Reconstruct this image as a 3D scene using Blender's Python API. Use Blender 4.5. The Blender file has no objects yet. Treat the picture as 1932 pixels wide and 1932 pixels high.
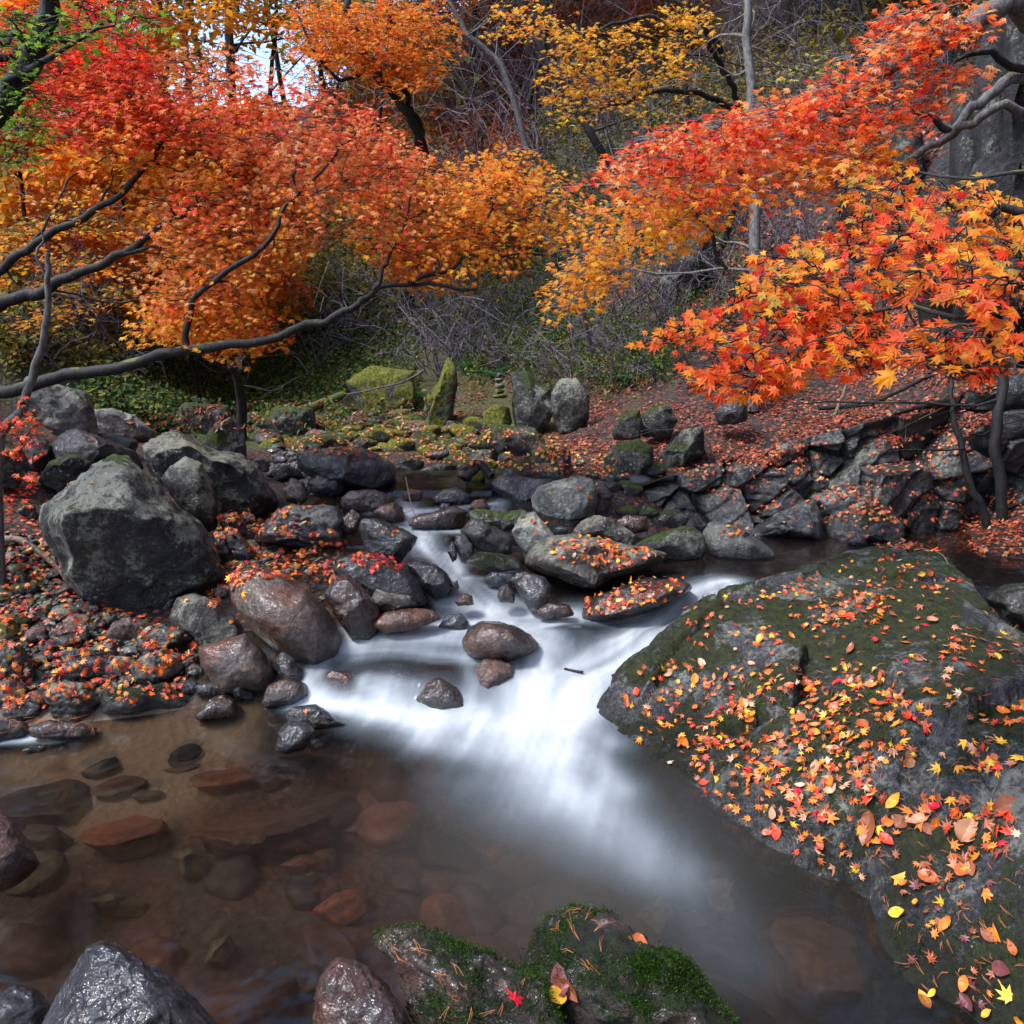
import bpy, bmesh, math, random
import numpy as np
from mathutils import Vector, Matrix, Euler

random.seed(7)
rng = np.random.default_rng(7)
sc = bpy.context.scene
C = sc.collection

# ------------------------------------------------------------------ camera, world, sun, exposure
PITCH = math.radians(12.0)
FPX = 1450.0                       # focal length in pixels of a 1932 px wide picture
CAMZ = 1.5
cam = bpy.data.cameras.new('camera')
cam.lens = 36.0 * FPX / 1932.0
cam.sensor_width = 36.0
cam.clip_start = 0.02
cam.clip_end = 500
camo = bpy.data.objects.new('camera', cam)
camo.location = (0, 0, CAMZ)
camo.rotation_euler = (math.radians(90) - PITCH, 0, 0)
C.objects.link(camo)
sc.camera = camo

SUN_EL, SUN_AZ = math.radians(56), math.radians(-112)     # azimuth from +Y towards +X
world = bpy.data.worlds.new('World')
sc.world = world
world.use_nodes = True
wn = world.node_tree.nodes
sky = wn.new('ShaderNodeTexSky')
sky.sky_type = 'NISHITA'
sky.sun_disc = False
sky.sun_elevation = SUN_EL
sky.sun_rotation = SUN_AZ
sky.air_density = 1.0
sky.dust_density = 1.5
sky.ozone_density = 1.0
world.node_tree.links.new(sky.outputs[0], wn['Background'].inputs[0])
wn['Background'].inputs[1].default_value = 0.15

sl = bpy.data.lights.new('sun', 'SUN')
sl.energy = 1.5
sl.angle = math.radians(14)
sl.color = (1.0, 0.97, 0.93)
so = bpy.data.objects.new('sun', sl)
sdir = Vector((math.sin(SUN_AZ) * math.cos(SUN_EL), math.cos(SUN_AZ) * math.cos(SUN_EL), math.sin(SUN_EL)))
so.rotation_euler = sdir.to_track_quat('Z', 'Y').to_euler()
so.location = (0, 0, 20)
C.objects.link(so)
sc.view_settings.view_transform = 'Standard'
sc.view_settings.look = 'None'
sc.view_settings.exposure = 1.6
sc.view_settings.gamma = 1.0
sc.view_settings.use_curve_mapping = False
try:
    sc.cycles.max_bounces = 6
    sc.cycles.transparent_max_bounces = 8
except Exception:
    pass

# ------------------------------------------------------------------ picture <-> place helpers
cp, sp = math.cos(PITCH), math.sin(PITCH)


def ray(u, v):
    a = (np.asarray(u, float) - 966) / FPX
    b = -(np.asarray(v, float) - 966) / FPX
    return np.stack([a + 0 * b, cp + sp * b, -sp + cp * b + 0 * a], -1)


def P(u, v, y):
    r = ray(u, v)
    k = np.asarray(y, float) / r[..., 1]
    return np.array([0, 0, CAMZ]) + r * k[..., None]


def Pz(u, v, z):
    r = ray(u, v)
    k = (np.asarray(z, float) - CAMZ) / r[..., 2]
    return np.array([0, 0, CAMZ]) + r * k[..., None]


def proj(p):
    p = np.asarray(p, float)
    x, y, z = p[..., 0], p[..., 1], p[..., 2] - CAMZ
    f = cp * y - sp * z
    f = np.where(np.abs(f) < 1e-6, 1e-6, f)
    up = sp * y + cp * z
    return 966 + FPX * x / f, 966 - FPX * up / f, f


def R4(l): return [(a / 3, 644 + b / 3) for a, b in l]
def R5(l): return [(644 + a / 3, 644 + b / 3) for a, b in l]
def R6(l): return [(1288 + a / 3, 644 + b / 3) for a, b in l]
def R7(l): return [(a / 2, 1288 + b / 2) for a, b in l]
def R8(l): return [(966 + a / 2, 1288 + b / 2) for a, b in l]


# ------------------------------------------------------------------ noise
_pr = np.random.default_rng(99)
_perm = np.tile(_pr.permutation(256), 3)
_g = _pr.normal(size=(256, 3))
_g /= np.linalg.norm(_g, axis=1)[:, None]


def perlin(p):
    p = np.asarray(p, float)
    i = np.floor(p).astype(int)
    f = p - i
    i &= 255
    w = f * f * f * (f * (f * 6 - 15) + 10)
    out = 0
    for dx in (0, 1):
        wx = w[..., 0] if dx else 1 - w[..., 0]
        a = _perm[i[..., 0] + dx]
        for dy in (0, 1):
            wy = w[..., 1] if dy else 1 - w[..., 1]
            b = _perm[a + i[..., 1] + dy]
            for dz in (0, 1):
                wz = w[..., 2] if dz else 1 - w[..., 2]
                g = _g[_perm[b + i[..., 2] + dz]]
                d = f - np.array([dx, dy, dz])
                out = out + wx * wy * wz * (g * d).sum(-1)
    return out * 1.6


def fbm(p, o=4, gain=.5):
    s, a, t = 0, 1, 0
    p = np.asarray(p, float)
    for k in range(o):
        s = s + a * perlin(p * 2 ** k + 17.3 * k)
        t += a
        a *= gain
    return s / t


def smooth(a, b, x):
    t = np.clip((x - a) / (b - a), 0, 1)
    return t * t * (3 - 2 * t)


def inpoly(poly, x, y):
    poly = np.asarray(poly, float)
    x, y = np.asarray(x, float), np.asarray(y, float)
    c = np.zeros(x.shape, bool)
    n = len(poly)
    for i in range(n):
        x1, y1 = poly[i]
        x2, y2 = poly[(i + 1) % n]
        if y1 == y2:
            continue
        m = ((y1 > y) != (y2 > y)) & (x < (x2 - x1) * (y - y1) / (y2 - y1) + x1)
        c ^= m
    return c


def polydist(poly, x, y, closed=True):
    poly = np.asarray(poly, float)
    best = np.full(np.shape(x), 1e9)
    n = len(poly)
    for i in range(n if closed else n - 1):
        a, b = poly[i], poly[(i + 1) % n]
        d = b - a
        L = (d * d).sum() + 1e-12
        t = np.clip(((x - a[0]) * d[0] + (y - a[1]) * d[1]) / L, 0, 1)
        q = np.hypot(x - a[0] - t * d[0], y - a[1] - t * d[1])
        best = np.minimum(best, q)
    return best


def sample_poly(poly, n, r=None):
    r = r or rng
    poly = np.asarray(poly, float)
    lo, hi = poly.min(0), poly.max(0)
    out = []
    while len(out) < n:
        q = r.uniform(lo, hi, (n * 3, 2))
        q = q[inpoly(poly, q[:, 0], q[:, 1])]
        out.extend(q.tolist())
    return np.array(out[:n])


# ------------------------------------------------------------------ object helpers
def link(name, me, parent=None, loc=None):
    o = bpy.data.objects.new(name, me)
    C.objects.link(o)
    if parent is not None:
        o.parent = parent
    if loc is not None:
        o.location = loc
    return o


def tag(o, label=None, cat=None, group=None, kind=None):
    if label:
        o['label'] = label
    if cat:
        o['category'] = cat
    if group:
        o['group'] = group
    if kind:
        o['kind'] = kind
    return o


def empty(name, loc):
    o = bpy.data.objects.new(name, None)
    o.location = loc
    o.empty_display_size = .1
    C.objects.link(o)
    return o


def mesh(name, verts, faces, mats, smooth_=True, pcol=None, pfl=None, fcol=None):
    """faces: (M,k) array; pcol: dict name->(N,3|4) colours; pfl: dict name->(N,)"""
    verts = np.asarray(verts, np.float32)
    faces = np.asarray(faces, np.int32)
    me = bpy.data.meshes.new(name)
    n, (m, k) = len(verts), faces.shape
    me.vertices.add(n)
    me.vertices.foreach_set('co', verts.ravel())
    me.loops.add(m * k)
    me.loops.foreach_set('vertex_index', faces.ravel())
    me.polygons.add(m)
    me.polygons.foreach_set('loop_start', np.arange(0, m * k, k, dtype=np.int32))
    me.polygons.foreach_set('loop_total', np.full(m, k, np.int32))
    me.polygons.foreach_set('use_smooth', np.full(m, smooth_, bool))
    me.update(calc_edges=True)
    for key, a in (pcol or {}).items():
        a = np.asarray(a, np.float32)
        if a.shape[1] == 3:
            a = np.concatenate([a, np.ones((len(a), 1), np.float32)], 1)
        at = me.attributes.new(key, 'FLOAT_COLOR', 'POINT')
        at.data.foreach_set('color', a.ravel())
    for key, a in (pfl or {}).items():
        at = me.attributes.new(key, 'FLOAT', 'POINT')
        at.data.foreach_set('value', np.asarray(a, np.float32))
    if not isinstance(mats, (list, tuple)):
        mats = [mats]
    for q in mats:
        me.materials.append(q)
    return me


def grid_faces(nx, ny):
    i = np.arange(nx - 1)[None, :] + nx * np.arange(ny - 1)[:, None]
    i = i.ravel()
    return np.stack([i, i + 1, i + nx + 1, i + nx], 1)


def tubes(lines, sides=5):
    """lines: list of (pts (n,3), radii (n,)) -> verts, quad faces"""
    V, F, off = [], [], 0
    ang = np.linspace(0, 2 * np.pi, sides, endpoint=False)
    ca, sa = np.cos(ang), np.sin(ang)
    for pts, rad in lines:
        pts = np.asarray(pts, float)
        n = len(pts)
        rad = np.broadcast_to(np.asarray(rad, float), (n,))
        t = np.gradient(pts, axis=0)
        t /= np.linalg.norm(t, axis=1)[:, None] + 1e-9
        ref = np.array([0.31, 0.17, 0.93]) if abs(t[:, 2]).mean() < .8 else np.array([0.9, .4, .1])
        a = np.cross(t, ref)
        a /= np.linalg.norm(a, axis=1)[:, None] + 1e-9
        b = np.cross(t, a)
        ring = pts[:, None, :] + rad[:, None, None] * (a[:, None, :] * ca[None, :, None] + b[:, None, :] * sa[None, :, None])
        V.append(ring.reshape(-1, 3))
        i = (np.arange(n - 1)[:, None] * sides + np.arange(sides)[None, :])
        j = (np.arange(n - 1)[:, None] * sides + (np.arange(sides)[None, :] + 1) % sides)
        F.append(np.stack([i, j, j + sides, i + sides], -1).reshape(-1, 4) + off)
        off += n * sides
    return np.concatenate(V), np.concatenate(F)


def resample(pts, n, jit=0., r=None):
    """Catmull-Rom through pts"""
    pts = np.asarray(pts, float)
    if len(pts) == 2:
        t = np.linspace(0, 1, n)[:, None]
        out = pts[0] * (1 - t) + pts[1] * t
    else:
        q = np.vstack([2 * pts[0] - pts[1], pts, 2 * pts[-1] - pts[-2]])
        s = np.linspace(0, len(pts) - 1 - 1e-6, n)
        i = s.astype(int)
        f = (s - i)[:, None]
        p0, p1, p2, p3 = q[i], q[i + 1], q[i + 2], q[i + 3]
        out = .5 * ((2 * p1) + (-p0 + p2) * f + (2 * p0 - 5 * p1 + 4 * p2 - p3) * f ** 2 + (-p0 + 3 * p1 - 3 * p2 + p3) * f ** 3)
    if jit:
        o = perlin(np.stack([np.arange(n) * .45, np.full(n, rng.uniform(0, 90)), np.zeros(n)], -1))
        o2 = perlin(np.stack([np.arange(n) * .45, np.full(n, rng.uniform(0, 90)), np.zeros(n) + .5], -1))
        o3 = perlin(np.stack([np.arange(n) * .45, np.full(n, rng.uniform(0, 90)), np.zeros(n) + .2], -1))
        out = out + jit * np.stack([o, o2, o3], -1)
    return out


# ------------------------------------------------------------------ materials
def newmat(name):
    m = bpy.data.materials.new(name)
    m.use_nodes = True
    nt = m.node_tree
    nt.nodes.clear()
    out = nt.nodes.new('ShaderNodeOutputMaterial')
    return m, nt, out


class N:
    def __init__(s, nt): s.nt = nt

    def __call__(s, t, ins=None, **kw):
        n = s.nt.nodes.new('ShaderNode' + t)
        for k, v in kw.items():
            setattr(n, k, v)
        for k, v in (ins or {}).items():
            if isinstance(v, bpy.types.NodeSocket):
                s.nt.links.new(v, n.inputs[k])
            else:
                n.inputs[k].default_value = v
        return n

    def noise(s, vec, scale, detail=4, rough=.55, dist=0):
        return s('TexNoise', {'Vector': vec, 'Scale': scale, 'Detail': detail, 'Roughness': rough, 'Distortion': dist}).outputs['Fac']

    def ramp(s, fac, a, b, lo=0., hi=1.):
        return s('MapRange', {'Value': fac, 'From Min': a, 'From Max': b, 'To Min': lo, 'To Max': hi}, interpolation_type='SMOOTHSTEP').outputs[0]

    def math(s, op, a, b=0.5):
        return s('Math', {0: a, 1: b}, operation=op).outputs[0]

    def mix(s, f, a, b, mode='MIX'):
        n = s('Mix', {0: f, 6: a, 7: b}, data_type='RGBA', blend_type=mode)
        return n.outputs[2]


def c4(c): return (c[0], c[1], c[2], 1.0)


def stone(name, c1, c2, lichen=0., moss=0., rough=.62, coat=0., dark=(.02, .02, .024), stain=.5, bump=1.0, scale=1., mosscol=None, red=0., wetband=.6, mossn=.22):
    m, nt, out = newmat(name)
    n = N(nt)
    geo = n('NewGeometry')
    oi = n('ObjectInfo')
    off = n('VectorMath', {0: geo.outputs['Position']}, operation='ADD')
    sclv = n('VectorMath', {0: (17.1, 9.3, 5.7)}, operation='SCALE')
    nt.links.new(oi.outputs['Random'], sclv.inputs['Scale'])
    nt.links.new(sclv.outputs[0], off.inputs[1])
    pos = off.outputs[0]
    a = n.noise(pos, 5 * scale, 9, .6, .4)
    col = n.mix(n.ramp(a, .35, .65), c4(c1), c4(c2))
    # per rock tint
    tint = n.ramp(oi.outputs['Random'], 0, 1, .75, 1.25)
    col = n('VectorMath', {0: col, 'Scale': tint}, operation='SCALE').outputs[0]
    b = n.noise(pos, 2.3 * scale, 7, .65, .8)
    col = n.mix(n.math('MULTIPLY', n.ramp(b, .42, .62), stain), col, c4(dark))
    if red:
        rr = n.noise(pos, 4.1 * scale, 6, .6, .3)
        col = n.mix(n.math('MULTIPLY', n.ramp(rr, .45, .7), red), col, (.16, .055, .025, 1))
    f = n.noise(pos, 55 * scale, 8, .7)
    col = n.mix(n.ramp(f, .32, .7, 0, 1), n.mix(.6, col, (0, 0, 0, 1)), n('VectorMath', {0: col, 'Scale': 1.45}, operation='SCALE').outputs[0])
    sp_ = n.noise(pos, 260 * scale, 2, .5)
    col = n.mix(n.ramp(sp_, .62, .74, 0, .22 if lichen > .1 else .03), col, (.34, .34, .33, 1))
    nz = n('SeparateXYZ', {0: geo.outputs['Normal']}).outputs[2]
    if lichen:
        l = n.noise(pos, 5 * scale, 10, .72, .5)
        l2 = n.noise(pos, 50 * scale, 8, .75)
        lf = n.ramp(n.math('ADD', n.math('ADD', l, n.math('MULTIPLY', n.math('SUBTRACT', l2, .5), .8)), n.math('MULTIPLY', nz, .12)), .58 - .12 * lichen, .70 - .12 * lichen)
        lc = n.mix(n.noise(pos, 18, 5), (.12, .14, .10, 1), (.30, .32, .26, 1))
        col = n.mix(n.math('MULTIPLY', lf, min(1, .55 + .4 * lichen)), col, lc)
    if lichen > .1:
        vs = n('TexVoronoi', {'Vector': pos, 'Scale': 34. * scale}, feature='F1')
        sz = n('SeparateColor', {0: vs.outputs['Color']}).outputs[0]
        spot = n.ramp(n.math('SUBTRACT', n.math('MULTIPLY', sz, .36), vs.outputs['Distance']), .0, .05, 0, .75)
        col = n.mix(n.math('MULTIPLY', spot, n.ramp(n.noise(pos, 3.3, 4), .5, .6)), col, (.30, .33, .31, 1))
    mf = None
    if moss:
        k = n.noise(pos, 3.6 * scale, 7, .65, .5)
        k2 = n.noise(pos, 60, 5, .7)
        s_ = n.math('ADD', n.math('ADD', k, n.math('MULTIPLY', nz, mossn)), n.math('MULTIPLY', n.math('SUBTRACT', k2, .5), .25))
        mf = n.ramp(s_, .80 - .35 * moss, .86 - .33 * moss)
        mc = mosscol or ((.012, .03, .006), (.085, .12, .012))
        mcol = n.mix(n.ramp(n.noise(pos, 34, 7, .75), .35, .68), c4(mc[0]), c4(mc[1]))
        col = n.mix(mf, col, mcol)
    wz_ = n('SeparateXYZ', {0: geo.outputs['Position']}).outputs[2]
    wband = n.ramp(n.math('ADD', wz_, n.math('MULTIPLY', n.noise(pos, 6, 4), .08)), .09, .19, wetband, 0)
    col = n.mix(wband, col, n('VectorMath', {0: col, 'Scale': .3}, operation='SCALE').outputs[0])
    h = n.math('ADD', n.math('MULTIPLY', n.noise(pos, 14 * scale, 10, .68, .3), 1.0), n.math('MULTIPLY', n.noise(pos, 90 * scale, 8, .7), .3))
    if moss:
        h = n.math('ADD', h, n.math('MULTIPLY', n.math('MULTIPLY', mf, n.noise(pos, 170, 4, .8)), .6))
    bp = n('Bump', {'Height': h, 'Strength': .95 * bump, 'Distance': .035})
    r = n.ramp(n.noise(pos, 30 * scale, 5, .6), .3, .7, rough * .75, min(1, rough * 1.25))
    if moss:
        r = n.mix(mf, r, (.95, .95, .95, 1))
    pr = n('BsdfPrincipled', {'Base Color': col, 'Roughness': r, 'Normal': bp.outputs[0], 'Specular IOR Level': .5})
    if coat:
        cw = n.math('MULTIPLY', n.math('SUBTRACT', 1.0, mf), coat) if moss else coat
        if moss:
            nt.links.new(cw, pr.inputs['Coat Weight'])
        else:
            pr.inputs['Coat Weight'].default_value = coat
        pr.inputs['Coat Roughness'].default_value = .16
        pr.inputs['Coat IOR'].default_value = 1.6
        cb_ = n('Bump', {'Height': n.noise(pos, 22 * scale, 4, .62, .4), 'Strength': .75, 'Distance': .03})
        nt.links.new(cb_.outputs[0], pr.inputs['Coat Normal'])
    nt.links.new(pr.outputs[0], out.inputs[0])
    return m


M = {}
M['grey'] = stone('grey_lichen_stone', (0.0144, 0.0160, 0.0192), (0.0600, 0.0624, 0.0560), lichen=.66, moss=.12, rough=.6, stain=.85)
M['greymoss'] = stone('grey_mossy_stone', (0.0187, 0.0213, 0.0238), (0.0680, 0.0714, 0.0663), lichen=.35, moss=.60, rough=.7)
M['dark'] = stone('dark_stone', (0.0048, 0.0056, 0.0080), (0.0208, 0.0232, 0.0304), lichen=0, moss=.1, rough=.45, coat=.5)
M['wet'] = stone('dark_wet_stone', (.003, .003, .005), (.013, .014, .019), rough=.3, coat=.9, stain=.4, bump=.8)
M['wetblue'] = stone('blue_grey_wet_stone', (.008, .010, .016), (.036, .042, .060), rough=.3, coat=.85, bump=.9, stain=.6)
M['brown'] = stone('brown_wet_stone', (.016, .006, .0035), (.065, .024, .011), rough=.3, coat=.85, stain=.5, bump=.8)
M['rust'] = stone('rust_wet_stone', (.04, .011, .004), (.14, .038, .011), rough=.32, coat=.8, stain=.55, bump=.9)
M['tan'] = stone('tan_stone', (0.0304, 0.0256, 0.0232), (0.0880, 0.0720, 0.0624), lichen=.2, rough=.5, stain=.65, coat=.35)
M['tanwet'] = stone('tan_wet_stone', (.035, .027, .022), (.12, .09, .07), rough=.35, stain=.65, coat=.85, red=.85, bump=.8)
M['pink'] = stone('pinkish_stone', (.07, .034, .027), (.18, .092, .07), rough=.5, stain=.5, coat=.4)
M['sunkbrown'] = stone('sunken_brown_stone', (.05, .022, .014), (.11, .05, .03), rough=.7, stain=.3, bump=.2, scale=.6)
M['sunkrust'] = stone('sunken_red_stone', (.12, .035, .018), (.24, .075, .035), rough=.7, stain=.3, bump=.2, scale=.6)
M['sunkdark'] = stone('sunken_dark_stone', (.012, .011, .012), (.03, .027, .027), rough=.7, stain=.3, bump=.2, scale=.6)
M['sunktan'] = stone('sunken_olive_stone', (.10, .085, .05), (.20, .17, .10), rough=.7, stain=.3, bump=.2, scale=.6)
M['pale'] = stone('pale_stone', (.13, .14, .135), (.33, .34, .31), lichen=.2, moss=.15, rough=.5, stain=.5)
M['slate'] = stone('slate_stone', (0.0097, 0.0120, 0.0165), (0.0390, 0.0428, 0.0555), lichen=.08, moss=.12, rough=.38, coat=.7)
M['moss'] = stone('moss_covered_stone', (.05, .055, .05), (.11, .115, .10), lichen=.4, moss=1.05, rough=.7, mosscol=((.04, .055, .006), (.26, .27, .03)))
M['mossdark'] = stone('dark_moss_stone', (.02, .022, .02), (.05, .05, .045), moss=.6, rough=.5, coat=.5, mosscol=((.004, .006, .003), (.03, .06, .006)))
M['mossnear'] = stone('black_wet_mossy_stone', (.010, .010, .010), (.035, .028, .022), moss=.45, rough=.4, coat=.5, red=.5, mosscol=((.003, .005, .002), (.018, .035, .004)))
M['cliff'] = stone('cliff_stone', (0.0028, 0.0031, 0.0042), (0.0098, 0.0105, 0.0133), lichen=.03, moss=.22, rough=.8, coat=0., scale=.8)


def mat_bark(name, c1, c2, scale=1., moss=0.):
    m, nt, out = newmat(name)
    n = N(nt)
    pos = n('NewGeometry').outputs['Position']
    mp = n('Mapping', {'Vector': pos, 'Scale': (60 * scale, 60 * scale, 18 * scale)}).outputs[0]
    a = n.noise(mp, 1., 8, .65)
    col = n.mix(n.ramp(a, .35, .65), c4(c1), c4(c2))
    l = n.noise(pos, 22, 6, .6)
    col = n.mix(n.ramp(l, .6, .66, 0, .5), col, n.mix(.6, c4(c2), (.2, .2, .19, 1)) if c2[0] > .02 else (.05, .05, .05, 1))
    if moss:
        nz = n('SeparateXYZ', {0: n('NewGeometry').outputs['Normal']}).outputs[2]
        k = n.math('ADD', n.noise(pos, 5, 6, .6), n.math('MULTIPLY', nz, .2))
        col = n.mix(n.ramp(k, .72 - .3 * moss, .8 - .3 * moss), col, n.mix(n.noise(pos, 60, 4), (.02, .035, .006, 1), (.14, .15, .02, 1)))
    bp = n('Bump', {'Height': a, 'Strength': .8, 'Distance': .008})
    pr = n('BsdfPrincipled', {'Base Color': col, 'Roughness': .75, 'Normal': bp.outputs[0]})
    nt.links.new(pr.outputs[0], out.inputs[0])
    return m


M['bark'] = mat_bark('dark_bark', (.003, .003, .004), (.014, .013, .014), moss=.05)
M['barkgrey'] = mat_bark('grey_bark', (.05, .048, .048), (.16, .155, .15), moss=.1)
M['twig'] = mat_bark('bare_twig_bark', (.035, .028, .035), (.17, .14, .165))
M['barkmoss'] = mat_bark('mossy_bark', (.03, .03, .02), (.09, .08, .06), moss=1.)
M['wood'] = mat_bark('dead_wood', (.08, .055, .04), (.2, .15, .11))


def mat_leaf(name, source, trans=.42, rough=.5, spec=.3, wear=True):
    m, nt, out = newmat(name)
    n = N(nt)
    if source == 'attr':
        col = n('Attribute', attribute_name='col').outputs['Color']
    else:
        col = n('ObjectInfo').outputs['Color']
    pos = n('NewGeometry').outputs['Position']
    if wear:
        a = n.noise(pos, 70, 4, .6)
        col = n.mix(n.ramp(a, .35, .75, 0, .45), col, n.mix(1, col, (.62, .42, .3, 1), 'MULTIPLY'))
        rd = n('Attribute', attribute_name='rad').outputs['Fac']
        tipf = n.math('MULTIPLY', n.ramp(rd, .45, 1.), n.ramp(n.noise(pos, 25, 4, .6), .4, .65, .1, .9))
        col = n.mix(tipf, col, n.mix(1, col, (.92, .50, .45, 1), 'MULTIPLY'))
        col = n.mix(n.ramp(rd, .35, .05, 0, .55), col, n.mix(1, col, (1.05, 1.5, 1.3, 1), 'MULTIPLY'))
        spots = n.ramp(n.noise(pos, 130, 3, .7), .66, .72, 0, .6)
        col = n.mix(spots, col, (.09, .035, .02, 1))
    pr = n('BsdfPrincipled', {'Base Color': col, 'Roughness': rough, 'Specular IOR Level': spec})
    tr = n('BsdfTranslucent', {'Color': col})
    mx = n('MixShader', {0: trans, 1: pr.outputs[0], 2: tr.outputs[0]})
    nt.links.new(mx.outputs[0], out.inputs[0])
    return m


M['leafA'] = mat_leaf('tree_leaf', 'attr', trans=.58)
M['leafO'] = mat_leaf('tree_leaf_single', 'obj', trans=.58)
M['litterA'] = mat_leaf('fallen_leaf', 'attr', trans=.1, rough=.42, spec=.5)
M['litterO'] = mat_leaf('fallen_leaf_single', 'obj', trans=.1, rough=.42, spec=.5)


def mat_ground():
    m, nt, out = newmat('forest_floor')
    n = N(nt)
    pos = n('NewGeometry').outputs['Position']
    zsand = n('Attribute', attribute_name='sand').outputs['Fac']
    zlit = n('Attribute', attribute_name='litter').outputs['Fac']
    zmoss = n('Attribute', attribute_name='moss').outputs['Fac']
    zwet = n('Attribute', attribute_name='bed').outputs['Fac']
    soil = n.mix(n.noise(pos, 9, 8, .65), (.012, .010, .009, 1), (.055, .042, .034, 1))
    vo = n('TexVoronoi', {'Vector': pos, 'Scale': 26., 'Randomness': 1.}, feature='F1')
    leafc = n('ValToRGB', {0: n('SeparateColor', {0: vo.outputs['Color']}).outputs[0]})
    el = leafc.color_ramp.elements
    el[0].position, el[0].color = 0, (.03, .012, .01, 1)
    el[1].position, el[1].color = 1, (.30, .09, .035, 1)
    for p_, c_ in ((.3, (.08, .022, .014, 1)), (.55, (.16, .04, .02, 1)), (.8, (.22, .055, .02, 1))):
        e = el.new(p_)
        e.color = c_
    edge = n.ramp(vo.outputs['Distance'], .25, .6)
    lc = n.mix(edge, leafc.outputs[0], (.012, .008, .008, 1))
    col = n.mix(n.math('MULTIPLY', zlit, n.ramp(n.noise(pos, 3, 5), .3, .5)), soil, lc)
    mk = n.ramp(n.math('ADD', n.noise(pos, 4, 7, .65), n.math('MULTIPLY', zmoss, .5)), .62, .8)
    col = n.mix(n.math('MULTIPLY', mk, zmoss), col, n.mix(n.noise(pos, 25, 6, .7), (.01, .018, .005, 1), (.075, .095, .018, 1)))
    gv = n('TexVoronoi', {'Vector': pos, 'Scale': 38., 'Randomness': 1.}, feature='F1')
    gc = n.mix(n('SeparateColor', {0: gv.outputs['Color']}).outputs[1], (.03, .03, .032, 1), (.13, .10, .085, 1))
    bedc = n.mix(n.ramp(gv.outputs['Distance'], .3, .7), gc, (.008, .006, .006, 1))
    bl = n.noise(pos, 3.2, 3, .5)
    bl2 = n.noise(pos, 1.7, 2, .5)
    bedc = n.mix(.75, bedc, n.mix(n.ramp(bl, .42, .62), n.mix(n.ramp(bl2, .4, .6), (.012, .010, .009, 1), (.035, .03, .018, 1)), (.05, .02, .013, 1)))
    col = n.mix(zwet, col, bedc)
    sandc = n.mix(n.noise(pos, 5, 6, .6), (.13, .095, .07, 1), (.24, .185, .14, 1))
    col = n.mix(zsand, col, sandc)
    h = n.math('ADD', n.math('MULTIPLY', vo.outputs['Distance'], zlit), n.noise(pos, 45, 8, .7))
    bp = n('Bump', {'Height': h, 'Strength': .8, 'Distance': .02})
    pr = n('BsdfPrincipled', {'Base Color': col, 'Roughness': .7, 'Normal': bp.outputs[0]})
    nt.links.new(pr.outputs[0], out.inputs[0])
    return m


M['ground'] = mat_ground()


def mat_water():
    m, nt, out = newmat('silky_stream_water')
    n = N(nt)
    pos = n('NewGeometry').outputs['Position']
    foam = n('Attribute', attribute_name='foam').outputs['Fac']
    milk = n('Attribute', attribute_name='milk').outputs['Fac']
    w = n('Bump', {'Height': n.noise(pos, 3.0, 3, .5, .4), 'Strength': .35, 'Distance': .05})
    tr0 = n('BsdfTransparent', {'Color': (.66, .605, .53, 1)})
    rf = n('BsdfRefraction', {'Color': (.66, .605, .53, 1), 'Roughness': .22, 'IOR': 1.2})
    tr = n('MixShader', {0: .28, 1: tr0.outputs[0], 2: rf.outputs[0]})
    gl = n('BsdfGlossy', {'Color': (.9, .92, 1, 1), 'Roughness': .12, 'Normal': w.outputs[0]})
    fr = n('Fresnel', {'IOR': 1.33, 'Normal': w.outputs[0]})
    a = n('MixShader', {0: fr.outputs[0], 1: tr.outputs[0], 2: gl.outputs[0]})
    mk = n('BsdfDiffuse', {'Color': (.16, .165, .16, 1)})
    b = n('MixShader', {0: milk, 1: a.outputs[0], 2: mk.outputs[0]})
    fcol = n.mix(foam, (.17, .24, .30, 1), (.60, .65, .69, 1))
    fd = n('BsdfPrincipled', {'Base Color': fcol, 'Roughness': .5, 'Specular IOR Level': .2})
    c = n('MixShader', {0: foam, 1: b.outputs[0], 2: fd.outputs[0]})
    nt.links.new(c.outputs[0], out.inputs[0])
    return m


M['water'] = mat_water()


def mat_slab():
    """mossy ledge rock: grey patches bared through moss"""
    return stone('mossy_ledge_stone', (.022, .025, .032), (.085, .092, .11), lichen=.08, moss=.84, mossn=.08, rough=.55, coat=.2, stain=.7, wetband=.9,
                 mosscol=((.008, .010, .003), (.045, .062, .008)))


M['slab'] = mat_slab()

# ------------------------------------------------------------------ terrain field
ctrl = []


def gw(*pts):
    for x, y, z in pts:
        ctrl.append((x, y, z))


def gy(*pts):
    for u, v, y in pts:
        p = P(u, v, y)
        ctrl.append(tuple(p))


def gz(*pts):
    for u, v, z in pts:
        p = Pz(u, v, z)
        ctrl.append(tuple(p))


# pool bed
gw((-1.7, 2.5, -.13), (-1.25, 2.2, -.2), (-1.6, 1.8, -.25), (-.6, 2.1, -.24), (.3, 2.0, -.35), (.9, 1.7, -.3), (0, 1.2, -.35), (-1, 1.2, -.3),
   (-.1, 2.85, -.3), (.4, 2.9, -.25), (1.0, 2.4, -.3), (1.2, 1.3, -.25), (-.7, 2.6, -.24), (-1.1, 2.65, -.14), (0, .5, -.3), (-2, .6, -.1), (2, .5, 0), (2.0, 2.0, 0.), (1.5, 3.0, 0), (2.6, 3.0, .1),
   (3.5, 1.5, .3), (-2.6, 1.5, .05))
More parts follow.
